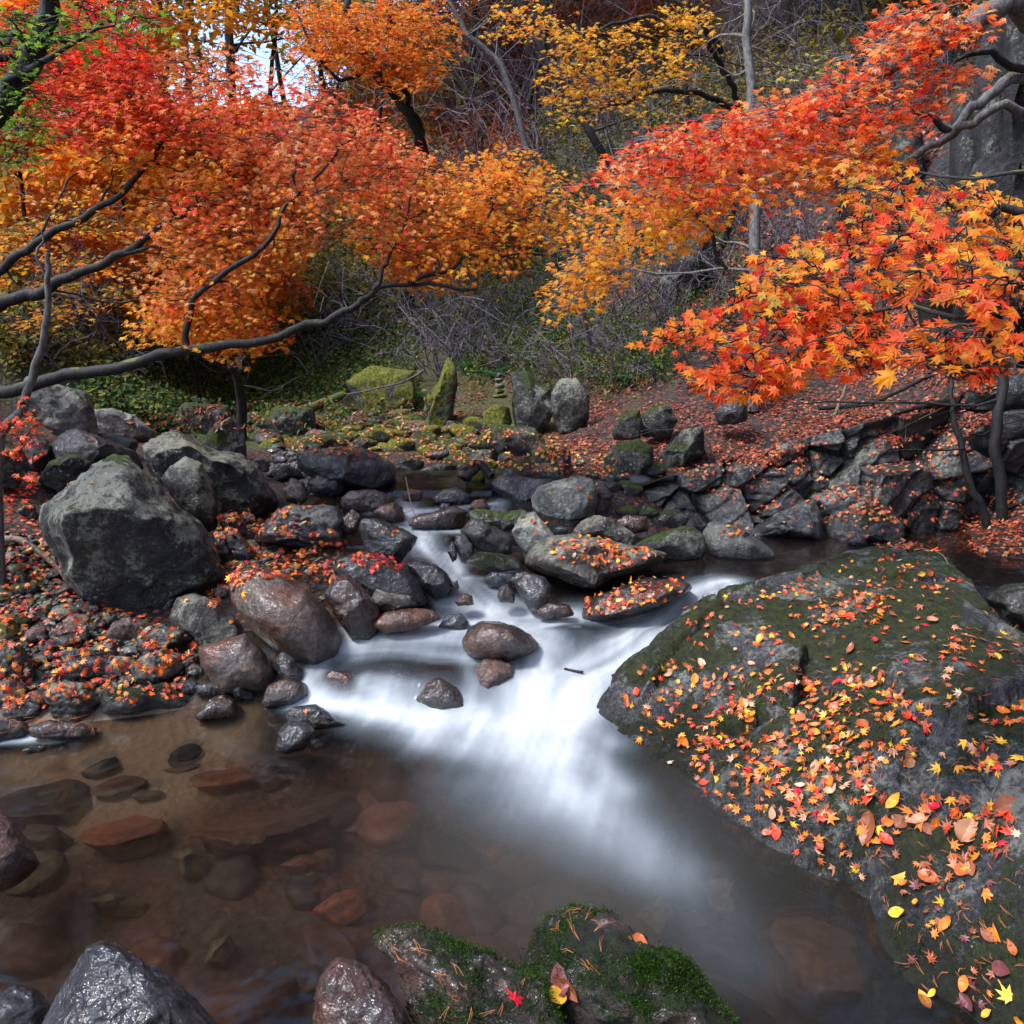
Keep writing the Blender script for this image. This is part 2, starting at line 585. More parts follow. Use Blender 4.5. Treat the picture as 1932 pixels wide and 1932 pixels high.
# cascade bed
gw((0, 3.2, -.05), (.5, 3.2, -.05), (-.4, 3.2, -.02), (0, 3.6, .06), (.5, 3.6, .06), (-.3, 3.65, .1), (-.15, 3.95, .17), (.3, 3.9, .16), (-.25, 4.3, .25), (-.35, 4.8, .33), (-.4, 5.3, .42),
   (-.35, 5.7, .46))
# right pool bed
gw((.95, 4.2, .12), (1.5, 4.3, .1), (2.2, 4.3, .1), (2.9, 4.2, .15), (.95, 4.7, .18), (1.6, 4.75, .18), (2.6, 4.5, .15), (1.3, 3.8, .1), (2.0, 3.8, .1), (3.4, 4.2, .2))
# left bank
gz((-40, 1392, -.04), (110, 1384, -.03), (0, 1360, .03), (120, 1345, .03), (250, 1330, .03), (420, 1330, .0), (520, 1290, .06), (300, 1220, .16), (0, 1230, .2), (60, 1050, .42), (300, 1150, .22),
   (440, 1190, .18), (600, 1120, .25), (600, 1010, .38), (450, 970, .44), (500, 890, .53), (0, 960, .6), (100, 870, .75), (660, 1230, .1), (700, 1130, .24))
gy((0, 820, 5.2), (300, 835, 6.6), (600, 862, 6.8), (800, 870, 6.6), (1000, 865, 6.6), (700, 800, 9), (500, 795, 10), (300, 790, 10.5), (150, 770, 8), (0, 740, 7.5))
gw((-3.2, 3, .6), (-4.5, 5, 1.6), (-3.6, 1.5, .4), (-6, 9, 3.0), (-9, 14, 5))
# hill behind
gy((300, 740, 12.5), (600, 745, 11.5), (850, 750, 10), (1000, 785, 8.8), (1100, 810, 7.8), (50, 650, 11),
   (300, 600, 15), (600, 600, 13.5), (900, 600, 12), (1150, 600, 10.3), (1300, 650, 8.5),
   (50, 450, 18), (300, 430, 20), (600, 400, 17), (900, 400, 14.5), (1200, 400, 12), (1500, 400, 9.8), (1800, 400, 7.6),
   (300, 280, 27), (600, 230, 23), (900, 200, 18), (1200, 200, 14.5), (1500, 200, 12), (1800, 150, 9),
   (900, 0, 23), (1200, 0, 18), (1500, 0, 14.5), (1900, 0, 10.5), (0, 250, 25))
gw((-6, 45, 13), (-18, 40, 12), (3, 42, 15), (16, 35, 19), (-25, 70, 14), (20, 70, 26), (0, 80, 14))
# right bank
gz((1300, 1000, .32), (1420, 1000, .32), (1600, 1010, .33), (1850, 1030, .33), (1932, 1035, .36))
gy((1200, 930, 5.2), (1250, 870, 5.8), (1180, 850, 6.3), (1150, 790, 7.2), (1400, 865, 5.9), (1600, 830, 5.95), (1800, 790, 5.85), (1932, 790, 5.7), (1500, 800, 6.3), (1700, 750, 6.3),
   (1900, 700, 6.1), (1400, 740, 7), (1700, 650, 6.9), (1600, 550, 8), (1900, 560, 6.4), (1100, 880, 6))
gw((1.3, 5.3, .2), (2.2, 5.4, .25), (3.1, 5.3, .3))
gw((5, 3.5, 1.6), (7, 6, 5), (9, 10, 9), (14, 15, 13), (4.2, 2.0, .9))
ctrl = np.array(ctrl)


def warp(x, y):
    y = np.maximum(y, .3)
    return np.stack([1.5 * x / (y + .8), 1.6 * np.log(y + .8)], -1)


_K = warp(ctrl[:, 0], ctrl[:, 1])


def _phi(r2):
    return .5 * r2 * np.log(r2 + 1e-9)


def tps_fit(K, z, lam):
    n = len(K)
    D = ((K[:, None] - K[None]) ** 2).sum(-1)
    A = np.zeros((n + 3, n + 3))
    A[:n, :n] = _phi(D) + lam * np.eye(n)
    A[:n, n] = 1
    A[:n, n + 1:] = K
    A[n:, :n] = A[:n, n:].T
    b = np.concatenate([z, np.zeros(3)])
    return np.linalg.solve(A, b)


def tps_eval(K, w, q):
    q = np.asarray(q, float)
    sh = q.shape[:-1]
    q = q.reshape(-1, 2)
    out = np.empty(len(q))
    for i in range(0, len(q), 20000):
        c = q[i:i + 20000]
        D = ((c[:, None] - K[None]) ** 2).sum(-1)
        out[i:i + 20000] = _phi(D) @ w[:len(K)] + w[len(K)] + c @ w[len(K) + 1:]
    return out.reshape(sh)


_W = tps_fit(_K, ctrl[:, 2], .004)


def gz0(x, y):
    x, y = np.asarray(x, float), np.asarray(y, float)
    z = tps_eval(_K, _W, warp(x, y))
    return np.minimum(z, 30)


def prof(y):
    return np.interp(y, [3.0, 3.05, 3.13, 3.30, 3.40, 3.65, 3.86, 4.12, 4.2, 4.32, 4.4, 4.72, 4.8, 5.1, 5.2, 5.5, 5.6, 7.5],
                     [0, .02, .085, .10, .165, .20, .29, .32, .36, .37, .44, .455, .50, .51, .56, .57, .59, .60])


def wz(x, y):
    a = prof(y)
    b = np.minimum(a, .30)
    t = smooth(.42, .62, x)
    return a * (1 - t) + b * t


def hit(u, v, water=True):
    r = ray(u, v)
    ys = np.concatenate([np.linspace(.8, 8, 260), np.linspace(8.05, 60, 200)])
    p = np.array([0, 0, CAMZ]) + r[None] * (ys / r[1])[:, None]
    g = gz0(p[:, 0], p[:, 1])
    if water:
        m = (p[:, 1] < 6) & (p[:, 0] > -2.5) & (p[:, 0] < 3.3)
        g = np.where(m, np.maximum(g, wz(p[:, 0], p[:, 1])), g)
    d = p[:, 2] - g
    k = np.argmax(d < 0)
    if d[k] >= 0:
        return p[-1]
    if k == 0:
        return p[0]
    t = d[k - 1] / (d[k - 1] - d[k])
    return p[k - 1] * (1 - t) + p[k] * t


def axis(a, b, dense, step, grow, far0, far1):
    c = list(np.arange(a, b + 1e-6, step))
    s = step
    x = b
    while x < far1:
        s *= grow
        x += s
        c.append(x)
    s = step
    x = a
    while x > far0:
        s *= grow
        x -= s
        c.insert(0, x)
    return np.array(c)


def build_ground():
    xs = axis(-2.8, 3.4, 0, .04, 1.06, -60, 60)
    ys = axis(1.0, 7.5, 0, .04, 1.035, -26, 90)
    X, Y = np.meshgrid(xs, ys)
    Z = gz0(X, Y)
    Z = np.where(Y < -2.5, Z + np.minimum(.5 * (-2.5 - Y), 6), Z)  # unseen rise behind the camera, added to block low sky light
    p = np.stack([X, Y, Z], -1)
    amp = np.clip(.010 + .012 * (Y - 3), .008, .35)
    Z = Z + amp * fbm(p * np.array([.9, .9, .9]) / np.clip(Y / 6, .35, 3)[..., None], 4)
    Z = Z + np.clip(.004 + .003 * Y, 0, .03) * fbm(p * 7, 2)
    u, v, f = proj(np.stack([X, Y, Z], -1))
    vis = f > .3
    sand = np.zeros_like(X)
    sa = Pz(np.array([-40, 330, 520, 470, 300, 130, -40.]), np.array([1390, 1325, 1370, 1470, 1560, 1600, 1540.]), -.1)[:, :2]
    nn = .12 * fbm(p * 2.5, 3)
    dd = polydist(sa, X, Y)
    ins = inpoly(sa, X, Y)
    sand = np.where(ins, smooth(-.02, .18, dd + nn), 0)
    bed = smooth(.02, -.02, Z - wz(X, Y)) * (Y < 6.2)
    litter = np.ones_like(X)
    moss = smooth(1150, 950, u) * smooth(6.5, 8, Y) * smooth(540, 640, v) * .45 + .3 * smooth(3.5, 8, Y)
    me = mesh('ground', np.stack([X, Y, Z], -1).reshape(-1, 3), grid_faces(len(xs), len(ys)), M['ground'],
              pfl={'sand': sand.ravel(), 'bed': bed.ravel(), 'litter': litter.ravel(), 'moss': np.clip(moss, 0, 1).ravel()})
    o = link('ground', me)
    tag(o, 'leaf-strewn ravine floor, hillside and brown stream bed', kind='structure')
    return o


ground = build_ground()

# ------------------------------------------------------------------ water
# foam strokes in picture pixels on the water surface: (points, half width m, strength)
STROKES = [
    ([(770, 945), (765, 965), (780, 990), (790, 1010)], .10, .55),
    ([(700, 965), (770, 968), (850, 962), (930, 950)], .05, .6),
    ([(725, 995), (790, 1000), (880, 1002)], .045, .6),
    ([(945, 945), (935, 965)], .07, .5),
    ([(800, 1030), (820, 1060), (845, 1080), (870, 1110), (900, 1140), (930, 1160)], .10, .95),
    ([(850, 1045), (862, 1070), (880, 1090)], .05, .7),
    ([(880, 1060), (960, 1075)], .05, .35),
    ([(905, 1095), (950, 1130), (990, 1150)], .05, .55),
    ([(830, 1130), (900, 1150), (1000, 1165), (1080, 1165)], .08, .7),
    ([(620, 1205), (720, 1190), (850, 1185), (950, 1180)], .12, .85),
    ([(570, 1235), (640, 1225), (760, 1230), (880, 1240)], .14, .62),
    ([(1080, 1170), (1000, 1190), (1060, 1210)], .12, .75),
    ([(1130, 1165), (1200, 1160)], .10, .75),
    ([(1370, 1100), (1310, 1130), (1250, 1180), (1190, 1215), (1110, 1260), (1040, 1320)], .14, .88),
    ([(1260, 1200), (1180, 1260), (1110, 1310)], .10, .9),
    ([(1000, 1230), (1020, 1300), (1020, 1340)], .16, .95),
    ([(600, 1250), (585, 1290), (600, 1320)], .06, .8),
    ([(690, 1290), (760, 1320), (880, 1335)], .06, .7),
    ([(880, 1260), (890, 1300)], .05, .6),
    ([(560, 1325), (640, 1335), (760, 1350), (900, 1350)], .075, .9),
    ([(720, 1350), (820, 1365), (930, 1370), (1040, 1360), (1100, 1345)], .17, .97),
    ([(820, 1395), (930, 1415), (1060, 1425)], .17, .66),
    ([(990, 1330), (1005, 1400), (1030, 1460), (1070, 1500)], .19, .78),
    ([(1060, 1360), (1120, 1430), (1170, 1490)], .10, .45),
    ([(1090, 1360), (1150, 1400)], .10, .45),
    ([(900, 1480), (1020, 1530), (1140, 1580)], .20, .24),
    ([(1080, 1480), (1170, 1560), (1260, 1640)], .15, .28),
    ([(1150, 1560), (1300, 1680), (1380, 1800)], .16, .10),
    ([(0, 1398), (60, 1396), (105, 1390)], .05, .85),
]


def along(poly, X, Y):
    """distance to, and arclength along, an open polyline in world xy"""
    best = np.full(X.shape, 1e9)
    s = np.zeros(X.shape)
    sg = np.zeros(X.shape)
    acc = 0
    for i in range(len(poly) - 1):
        a, b = poly[i], poly[i + 1]
        d = b - a
        L = math.hypot(*d) + 1e-9
        tt = ((X - a[0]) * d[0] + (Y - a[1]) * d[1]) / L
        t = np.clip(tt, 0, L)
        qx, qy = X - a[0] - t * d[0] / L, Y - a[1] - t * d[1] / L
        q = np.hypot(qx, qy)
        m = q < best
        best = np.where(m, q, best)
        s = np.where(m, acc + t, s)
        side = np.sign(d[0] * qy - d[1] * qx)
        sg = np.where(m, side * q, sg)
        acc += L
    return best, s, sg


def wpoint(u, v):
    r = ray(u, v)
    ys = np.linspace(1.0, 6.4, 400)
    p = np.array([0, 0, CAMZ]) + r[None] * (ys / r[1])[:, None]
    d = p[:, 2] - wz(p[:, 0], p[:, 1])
    k = int(np.argmax(d < 0))
    return p[k]


def v0_(pp):
    return sum(q[1] for q in pp) / len(pp)


def build_water():
    xs = np.arange(-2.6, 3.7, .02)
    ys = np.arange(.2, 6.3, .02)
    X, Y = np.meshgrid(xs, ys)
    Z = wz(X, Y)
    # soften the steps into rounded slides
    k = np.ones(5) / 5
    Z = np.apply_along_axis(lambda c: np.convolve(np.pad(c, 2, mode='edge'), k, 'valid'), 0, Z)
    G = gz0(X, Y)
    keep_none = np.ones_like(X)
    F = np.zeros_like(X)
    for i, (pp, w, st) in enumerate(STROKES):
        poly = np.array([wpoint(u, v)[:2] for u, v in pp])
        d, s, sg = along(poly, X, Y)
        nz = fbm(np.stack([sg * 16 + i * 7.1, s * 1.1 + i, np.full_like(s, i * 3.3)], -1), 3)
        nz2 = fbm(np.stack([sg * 5 + i * 3.1, s * 2.2 + i, np.full_like(s, i * 1.7)], -1), 2)
        wf = w * (1 + .35 * nz2)
        f = st * np.exp(-(d / (wf * .85)) ** 2 * 1.1)
        if v0_(pp) > 1345:
            nz = .5 * fbm(np.stack([(X - .35 * Y) * 5, Y * 1.6, np.full_like(X, 40.)], -1), 4)
            nz2 = nz2 * .3
        f = f * np.clip(1 - .8 * (nz + .12) - .45 * nz2, 0, 1.25)
        F = 1 - (1 - F) * (1 - np.clip(f, 0, .99))
    # rocks just under the falling sheet show as grey hollows
    for (u, v, w, st) in [(740, 1260, .11, .55), (850, 1270, .10, .5), (810, 1300, .10, .45), (1075, 1200, .11, .5), (1090, 1215, .07, .4), (1240, 1200, .06, .35), (870, 1130, .07, .5)]:
        q = wpoint(u, v)
        d = np.hypot((X - q[0]) / 1.4, Y - q[1])
        F *= 1 - st * np.exp(-(d / w) ** 2)
        Z += .025 * np.exp(-(d / w) ** 2)
    F = np.clip(F, 0, 1)
    stv = fbm(np.stack([(X - .25 * Y) * 11, Y * 1.3, 0 * X + 61], -1), 4)
    stv2 = fbm(np.stack([(X - .25 * Y) * 32, Y * 1.8, 0 * X + 21], -1), 3)
    F = 1 - (1 - F) ** 1.05
    F = F * (.90 - .26 * stv - .14 * stv2) * smooth(.0, .06, F)
    F = np.clip(F, 0, .97)
    p = np.stack([X * 3, Y * 3, 0 * X], -1)
    Z += .012 * F * fbm(np.stack([X * 9, Y * 2.2, 0 * X], -1), 3)
    milk = .01 + .03 * fbm(np.stack([X * 1.5 - Y * .8, Y * 1.1, 0 * X + 3], -1), 3)
    q = wpoint(1080, 1560)
    q2 = wpoint(1300, 1760)
    milk += .20 * np.exp(-(np.hypot(X - q[0], (Y - q[1])) / .5) ** 2) + .06 * np.exp(-(np.hypot(X - q2[0], (Y - q2[1])) / .45) ** 2)
    milk *= smooth(3.4, 3.1, Y) * .9 + .25
    milk *= smooth(-1.6, -.2, X) * .8 + .2
    milk = np.clip(milk, .01, .6)
    wet = (Z > G - .05)
    right = (X > .42) & (Y > 3.9)
    left_ok = ((X > -2.6) & (Y < 3.3) | (X > -1.3)) & (Y < 5.8)
    keep = wet & left_ok
    fa = grid_faces(len(xs), len(ys))
    kf = keep.ravel()[fa].all(1)
    fa = fa[kf]
    used, inv = np.unique(fa.ravel(), return_inverse=True)
    V = np.stack([X, Y, Z], -1).reshape(-1, 3)[used]
    me = mesh('stream_water', V, inv.reshape(-1, 4), M['water'], pfl={'foam': F.ravel()[used], 'milk': milk.ravel()[used]})
    o = link('water', me)
    tag(o, 'silky white mountain stream falling into a clear brown pool', kind='structure')
    return o


water = build_water()

# ------------------------------------------------------------------ rocks
_ico = {}


def ico(sub):
    if sub not in _ico:
        bm = bmesh.new()
        bmesh.ops.create_icosphere(bm, subdivisions=sub, radius=1)
        v = np.array([x.co[:] for x in bm.verts])
        f = np.array([[w.index for w in q.verts] for q in bm.faces])
        bm.free()
        v /= np.linalg.norm(v, axis=1)[:, None]
        _ico[sub] = (v, f)
    return _ico[sub]


def chisel(v, r, n, lo=.72, hi=.95, bias=None):
    for _ in range(n):
        d = r.normal(size=3)
        if bias is not None:
            d = d * np.array(bias)
        d /= np.linalg.norm(d)
        h = r.uniform(lo, hi)
        t = np.maximum(0, v @ d - h)
        v = v - t[:, None] * d
    return v


def ledges(v, r, amp, freq):
    d = r.normal(size=3)
    d[2] += 1.2
    d /= np.linalg.norm(d)
    s = v @ d * freq + .5 * perlin(v * 1.3 + 5)
    saw = (s - np.floor(s))
    saw = np.where(saw < .85, saw / .85, (1 - saw) / .15)
    nrm = v / (np.linalg.norm(v, axis=1)[:, None] + 1e-9)
    return v * (1 - amp * (1 - saw))[:, None] + 0 * nrm


ROCKS = {}
_rk = [0]


def rock(pts, label, mat='grey', y=None, T=None, sub=5, ch=13, rough=.065, lay=0., sink=.12, name='boulder', cat='boulder', group=None, edge=.85, lo=.66, water_=True, back=.45, kind=None, cap=None, grow=1.):
    if mat in ('wet', 'brown', 'rust', 'tanwet') and lo == .66 and ch <= 6:
        lo = .8
    _rk[0] += 1
    seed = _rk[0] * 31
    r = np.random.default_rng(seed)
    pts = np.array(pts, float)
    pts = (pts - pts.mean(0)) * grow + pts.mean(0)
    lo_, hi_ = pts.min(0), pts.max(0)
    cu, cv = (lo_ + hi_) / 2
    bot = pts[pts[:, 1] > hi_[1] - .25 * (hi_[1] - lo_[1])]
    bu = bot[:, 0].mean()
    if y is None:
        y = hit(bu, hi_[1] - .04 * (hi_[1] - lo_[1]), water_)[1]
    wpx, hpx = hi_ - lo_
    pts = pts.copy()
    pts[:, 1] += np.where(pts[:, 1] > cv, sink * hpx * (pts[:, 1] - cv) / (hpx / 2), 0)
    dirc = ray(cu, cv)
    s = y / dirc[1] / FPX * np.linalg.norm(dirc)
    if T is None:
        T = .46 * min(wpx, hpx * 1.35) * s
    yc = y + back * T
    c = P(cu, cv, yc)
    ax = c - np.array([0, 0, CAMZ])
    ax /= np.linalg.norm(ax)
    rt = np.cross(ax, [0, 0, 1])
    rt /= np.linalg.norm(rt)
    up = np.cross(rt, ax)
    # outline in the plane through c
    rr = ray(pts[:, 0], pts[:, 1])
    k = ((c - np.array([0, 0, CAMZ])) @ ax) / (rr @ ax)
    q = np.array([0, 0, CAMZ]) + rr * k[:, None] - c
    X, Z = q @ rt, q @ up
    th = np.linspace(-np.pi, np.pi, 361)
    # radial function by ray/segment intersection
    R = np.zeros(361)
    n = len(X)
    for j, t in enumerate(th):
        dx, dz = math.cos(t), math.sin(t)
        best = 0
        for i in range(n):
            x1, z1, x2, z2 = X[i], Z[i], X[(i + 1) % n], Z[(i + 1) % n]
            ex, ez = x2 - x1, z2 - z1
            den = dx * ez - dz * ex
            if abs(den) < 1e-12:
                continue
            a = (x1 * ez - z1 * ex) / den
            b = (x1 * dz - z1 * dx) / den
            if a > 0 and -1e-9 <= b <= 1 + 1e-9:
                best = max(best, a)
        R[j] = best
    kk = np.array([1, 2, 3, 2, 1]) / 9.
    Rp = np.concatenate([R[-3:-1], R, R[1:3]])
    R = np.convolve(Rp, kk, 'valid')
    R = np.maximum(R, .2 * R.max())
    big_ = max(wpx, hpx)
    sub = 6 if big_ > 250 else 5 if big_ > 80 else 4
    if name == 'cliff':
        sub = 5
    v0, f = ico(sub)
    rot = Matrix.Rotation(r.uniform(0, 6.28), 3, Vector(r.normal(size=3)).normalized())
    v = v0.copy()
    v = chisel(v, r, ch, lo, .93, bias=(.55, 1.2, .7))
    if lay:
        v = ledges(v, r, lay, r.uniform(3, 5))
    theta = np.arctan2(v[:, 2], v[:, 0])
    rad = np.hypot(v[:, 0], v[:, 2])
    nb_ = 72
    bi = ((theta + np.pi) / (2 * np.pi) * nb_).astype(int) % nb_
    mxr = np.zeros(nb_)
    np.maximum.at(mxr, bi, rad)
    mxr = np.maximum(mxr, .3)
    tb = (np.arange(-1, nb_ + 1) + .5) / nb_ * 2 * np.pi - np.pi
    rad = rad / np.interp(theta, tb, np.concatenate([mxr[-1:], mxr, mxr[:1]]))
    rad0 = np.clip(rad, 0, 1.05)
    Rt = np.interp(theta, th, R) * (rad0 ** edge)
    dep = np.sign(v[:, 1]) * np.abs(v[:, 1]) ** .9 * T
    Rt = Rt * (1 + np.minimum(dep, 0) / np.linalg.norm(c - np.array([0, 0, CAMZ])))
    loc = Rt[:, None] * (np.cos(theta)[:, None] * rt + np.sin(theta)[:, None] * up) + dep[:, None] * ax
    size = (R.mean() + T) / 2
    nrm = loc / (np.linalg.norm(loc, axis=1)[:, None] + 1e-9)
    w = loc + c
    rdg = 1 - 2 * np.abs(fbm(w / size * 2.6 + 9, 4))
    dsp = rough * size * (1.2 * fbm(w / size * 1.4, 3) + .8 * (rdg ** 3 if True else 0) - .3)
    dsp += .018 * size * fbm(w / size * 9, 4)
    loc = loc + nrm * dsp[:, None]
    if cap is not None:
        h = loc[:, 2] + c[2] - cap
        loc[:, 2] -= np.where(h > -.08, .85 * np.maximum(h + .08, 0), 0)
        loc[:, 2] -= max(0, (loc[:, 2] + c[2]).max() - cap)
    me = mesh(name, loc, f, M[mat])
    o = link(name, me, loc=tuple(c))
    if kind:
        o['kind'] = kind
    tag(o, label, cat, group)
    ROCKS.setdefault(name, []).append(o)
    return o


# --- left boulders
rock(R4([(200, 1010), (215, 920), (420, 775), (540, 700), (640, 645), (720, 650), (820, 745), (960, 890), (1130, 1020), (1230, 1180), (1280, 1330), (1180, 1400), (1000, 1430), (900, 1520), (750, 1550), (600, 1500), (450, 1420), (380, 1350), (270, 1170), (220, 1080)]),
     'largest peaked grey boulder streaked with lichen, standing over the gravel', 'grey', sub=6, ch=11, rough=.035, sink=.04, T=.55)
rock(R4([(800, 600), (850, 550), (990, 490), (1080, 540), (1200, 600), (1350, 640), (1450, 700), (1590, 880), (1500, 950), (1400, 970), (1250, 940), (1150, 880), (920, 800), (840, 700)]),
     'broad dark boulder with pale lichen patches behind the egg-shaped stone', 'grey', sub=6, ch=10, T=.5)
rock(R4([(1140, 570), (1200, 490), (1310, 420), (1380, 500), (1400, 680), (1300, 700), (1180, 650)]), 'pointed boulder rising behind the broad lichen-patched boulder', 'greymoss')
rock(R4([(920, 780), (960, 710), (1050, 655), (1140, 690), (1200, 800), (1230, 900), (1230, 1020), (1170, 1040), (1100, 990), (1020, 920), (960, 860)]),
     'egg-shaped lichen-covered boulder leaning beside the largest boulder', 'grey', sub=5, ch=3, y=4.35)
rock(R4([(270, 600), (330, 530), (430, 490), (560, 540), (760, 620), (820, 700), (780, 760), (600, 760), (400, 720), (290, 700)]), 'flat-topped dark boulder with one leaf, behind the largest boulder', 'dark', y=5.0)
rock(R4([(210, 780), (280, 680), (380, 640), (450, 640), (520, 690), (440, 790), (330, 830)]), 'rounded olive-dark boulder tucked behind the shoulder of the largest boulder', 'greymoss', y=4.7, ch=4)
rock(R4([(150, 190), (260, 230), (480, 290), (535, 380), (560, 520), (430, 540), (300, 500), (170, 400), (100, 300)]), 'pale grey slanting boulder under the low maple limb', 'pale', lay=.05, y=5.6)
rock(R4([(510, 380), (640, 378), (780, 430), (870, 500), (900, 560), (620, 560), (530, 500)]), 'whitish flat boulder with mossy spots on the far bank', 'pale', lay=.06, y=6.6)
rock(R4([(560, 520), (700, 520), (790, 570), (760, 630), (650, 620), (560, 580)]), 'low dark stone under the whitish flat boulder', 'dark', y=5.8)
rock(R4([(130, 620), (200, 540), (270, 560), (300, 660), (200, 760), (120, 720)]), 'dark boulder in shade behind red hanging leaves', 'dark', y=4.9)
rock(R4([(-80, 640), (20, 560), (120, 600), (170, 700), (100, 800), (-60, 800)]), 'shaded mossy boulder at the foot of the grey sapling', 'greymoss', y=4.5)
rock(R4([(100, 960), (140, 920), (200, 930), (210, 1000), (150, 1010), (110, 990)]), 'small mossy boulder against the flank of the largest boulder', 'greymoss')
rock(R4([(1290, 1370), (1330, 1290), (1450, 1270), (1600, 1290), (1750, 1400), (1860, 1530), (1940, 1640), (1940, 1740), (1800, 1810), (1600, 1740), (1420, 1610), (1310, 1480)]),
     'big smooth tan-brown boulder with wet sheen and an orange maple leaf on top', 'tanwet', sub=6, ch=7, rough=.03, lo=.7, T=.30)
rock(R4([(960, 1560), (1000, 1450), (1100, 1425), (1230, 1470), (1350, 1580), (1400, 1680), (1300, 1740), (1160, 1760), (1080, 1680), (1000, 1640)]),
     'rounded grey-brown boulder with a dark band, below the largest boulder', 'tan', ch=6, rough=.04, y=3.42)
rock(R4([(1120, 1730), (1230, 1700), (1390, 1650), (1500, 1760), (1560, 1880), (1540, 1950), (1250, 1960), (1140, 1830)]), 'wet brown boulder at the water edge with two yellow leaves', 'tanwet', ch=5, rough=.035, y=3.1)
rock(R4([(1560, 1800), (1600, 1750), (1660, 1790), (1710, 1880), (1700, 1940), (1620, 1940), (1570, 1880)]), 'small glossy dark stone wedged where the foam begins', 'wet', y=3.15)
rock(R4([(1420, 1110), (1560, 960), (1650, 920), (1900, 930), (1960, 1000), (1930, 1130), (1720, 1170), (1560, 1140)]), 'angular dark slate boulder split by a groove, mid bank', 'slate', ch=14, lay=.07, T=.3)
rock(R4([(1600, 840), (1650, 770), (1720, 800), (1745, 880), (1700, 910), (1620, 895)]), 'small tan-topped boulder above the split slate boulder', 'tan')
rock(R4([(1740, 800), (1800, 750), (1900, 745), (1960, 790), (1950, 860), (1860, 880), (1760, 850)]), 'grey cobble-like boulder beside the tan-topped boulder', 'slate')
rock(R4([(1210, 1090), (1260, 1070), (1310, 1170), (1310, 1250), (1230, 1210)]), 'narrow upright slate blade beside the largest boulder', 'slate', ch=12)
rock(R4([(1270, 1070), (1330, 1060), (1440, 1170), (1430, 1230), (1320, 1230)]), 'slanting blue-grey slate with white veins', 'wetblue', ch=12, lay=.06)
rock(R4([(1240, 980), (1330, 965), (1390, 1020), (1395, 1085), (1300, 1100), (1240, 1030)]), 'squarish mossy grey boulder above the slate blades', 'greymoss')
rock(R4([(1390, 965), (1440, 980), (1435, 1030), (1390, 1030), (1360, 990)]), 'small reddish stone atop the squarish mossy boulder', 'pink', y=4.5)
rock(R4([(1540, 730), (1620, 700), (1700, 730), (1720, 770), (1640, 790), (1560, 780)]), 'mossy low boulder in the cobbles of the far bank', 'greymoss')
rock(R4([(1420, 680), (1480, 650), (1530, 680), (1520, 730), (1450, 735)]), 'rounded brownish cobble beside the pointed boulder', 'tan')
# --- left foreground shelf
rock(R4([(590, 1660), (640, 1590), (730, 1560), (830, 1580), (880, 1620), (790, 1690), (650, 1700)]), 'flat pinkish slab on the gravel shelf', 'pink', ch=14, name='flat_stone', cat='stone')
rock(R4([(780, 1660), (830, 1620), (950, 1615), (1050, 1640), (1030, 1700), (940, 1760), (820, 1775), (770, 1710)]), 'angular grey block beside the pinkish slab', 'tan', ch=14, lay=.05, name='stone', cat='stone', y=3.25)
rock(R4([(990, 1620), (1080, 1590), (1140, 1610), (1120, 1670), (1040, 1710)]), 'small pinkish stone heaped with leaves at the end of the grey block', 'pink', name='stone', cat='stone')
rock(R4([(740, 1850), (800, 1780), (920, 1740), (1050, 1770), (1040, 1850), (960, 1910), (860, 1930), (760, 1910)]), 'rounded tan-grey stone with a mossy edge near the pool', 'tan', ch=6, name='stone', cat='stone')
rock(R4([(500, 1740), (600, 1690), (690, 1690), (745, 1760), (700, 1815), (560, 1810)]), 'flat layered grey stone behind the long blue stone', 'tan', ch=12, lay=.08, name='flat_stone', cat='stone')
rock(R4([(320, 1870), (380, 1810), (520, 1785), (680, 1800), (700, 1850), (560, 1900), (380, 1910)]), 'long blue-grey wet stone on the shelf', 'wetblue', ch=8, name='stone', cat='stone')
rock(R4([(-60, 1740), (60, 1690), (130, 1730), (200, 1830), (220, 1910), (100, 1950), (-60, 1950)]), 'mossy rugged grey boulder at the bank edge', 'greymoss', ch=12, lay=.06)
rock(R4([(575, 1570), (610, 1530), (660, 1550), (668, 1590), (600, 1615)]), 'small round greenish-grey stone', 'tan', ch=3, name='stone', cat='stone')
rock(R4([(0, 1600), (30, 1570), (85, 1580), (105, 1640), (70, 1690), (0, 1690)]), 'small bright mossy stone on the gravel', 'moss', ch=5, name='stone', cat='stone')
rock(R4([(60, 1570), (120, 1550), (180, 1570), (170, 1610), (100, 1620)]), 'dark moss-tufted stone beside the bright mossy one', 'mossdark', ch=5, name='stone', cat='stone')
rock(R4([(65, 1345), (110, 1300), (180, 1335), (195, 1385), (120, 1410)]), 'dark rounded stone near the root', 'dark', ch=5, name='stone', cat='stone')
rock(R4([(380, 1510), (450, 1480), (560, 1500), (570, 1540), (440, 1550)]), 'long flat grey stone below the largest boulder', 'slate', ch=8, name='flat_stone', cat='stone')
rock(R4([(350, 1580), (430, 1540), (520, 1545), (500, 1610), (400, 1640), (360, 1620)]), 'brownish squared stone below the largest boulder', 'pink', ch=12, name='stone', cat='stone')
rock(R4([(440, 1640), (490, 1600), (510, 1660), (490, 1700), (450, 1690)]), 'upright ochre wedge stone', 'tan', ch=12, name='stone', cat='stone')
rock(R4([(165, 1540), (220, 1500), (280, 1530), (270, 1570), (190, 1570)]), 'pinkish wedge stone on the gravel', 'pink', ch=12, name='stone', cat='stone')
rock(R4([(460, 1600), (560, 1570), (610, 1600), (560, 1640), (480, 1640)]), 'greenish flat stone beside the ochre wedge', 'greymoss', ch=8, name='flat_stone', cat='stone')
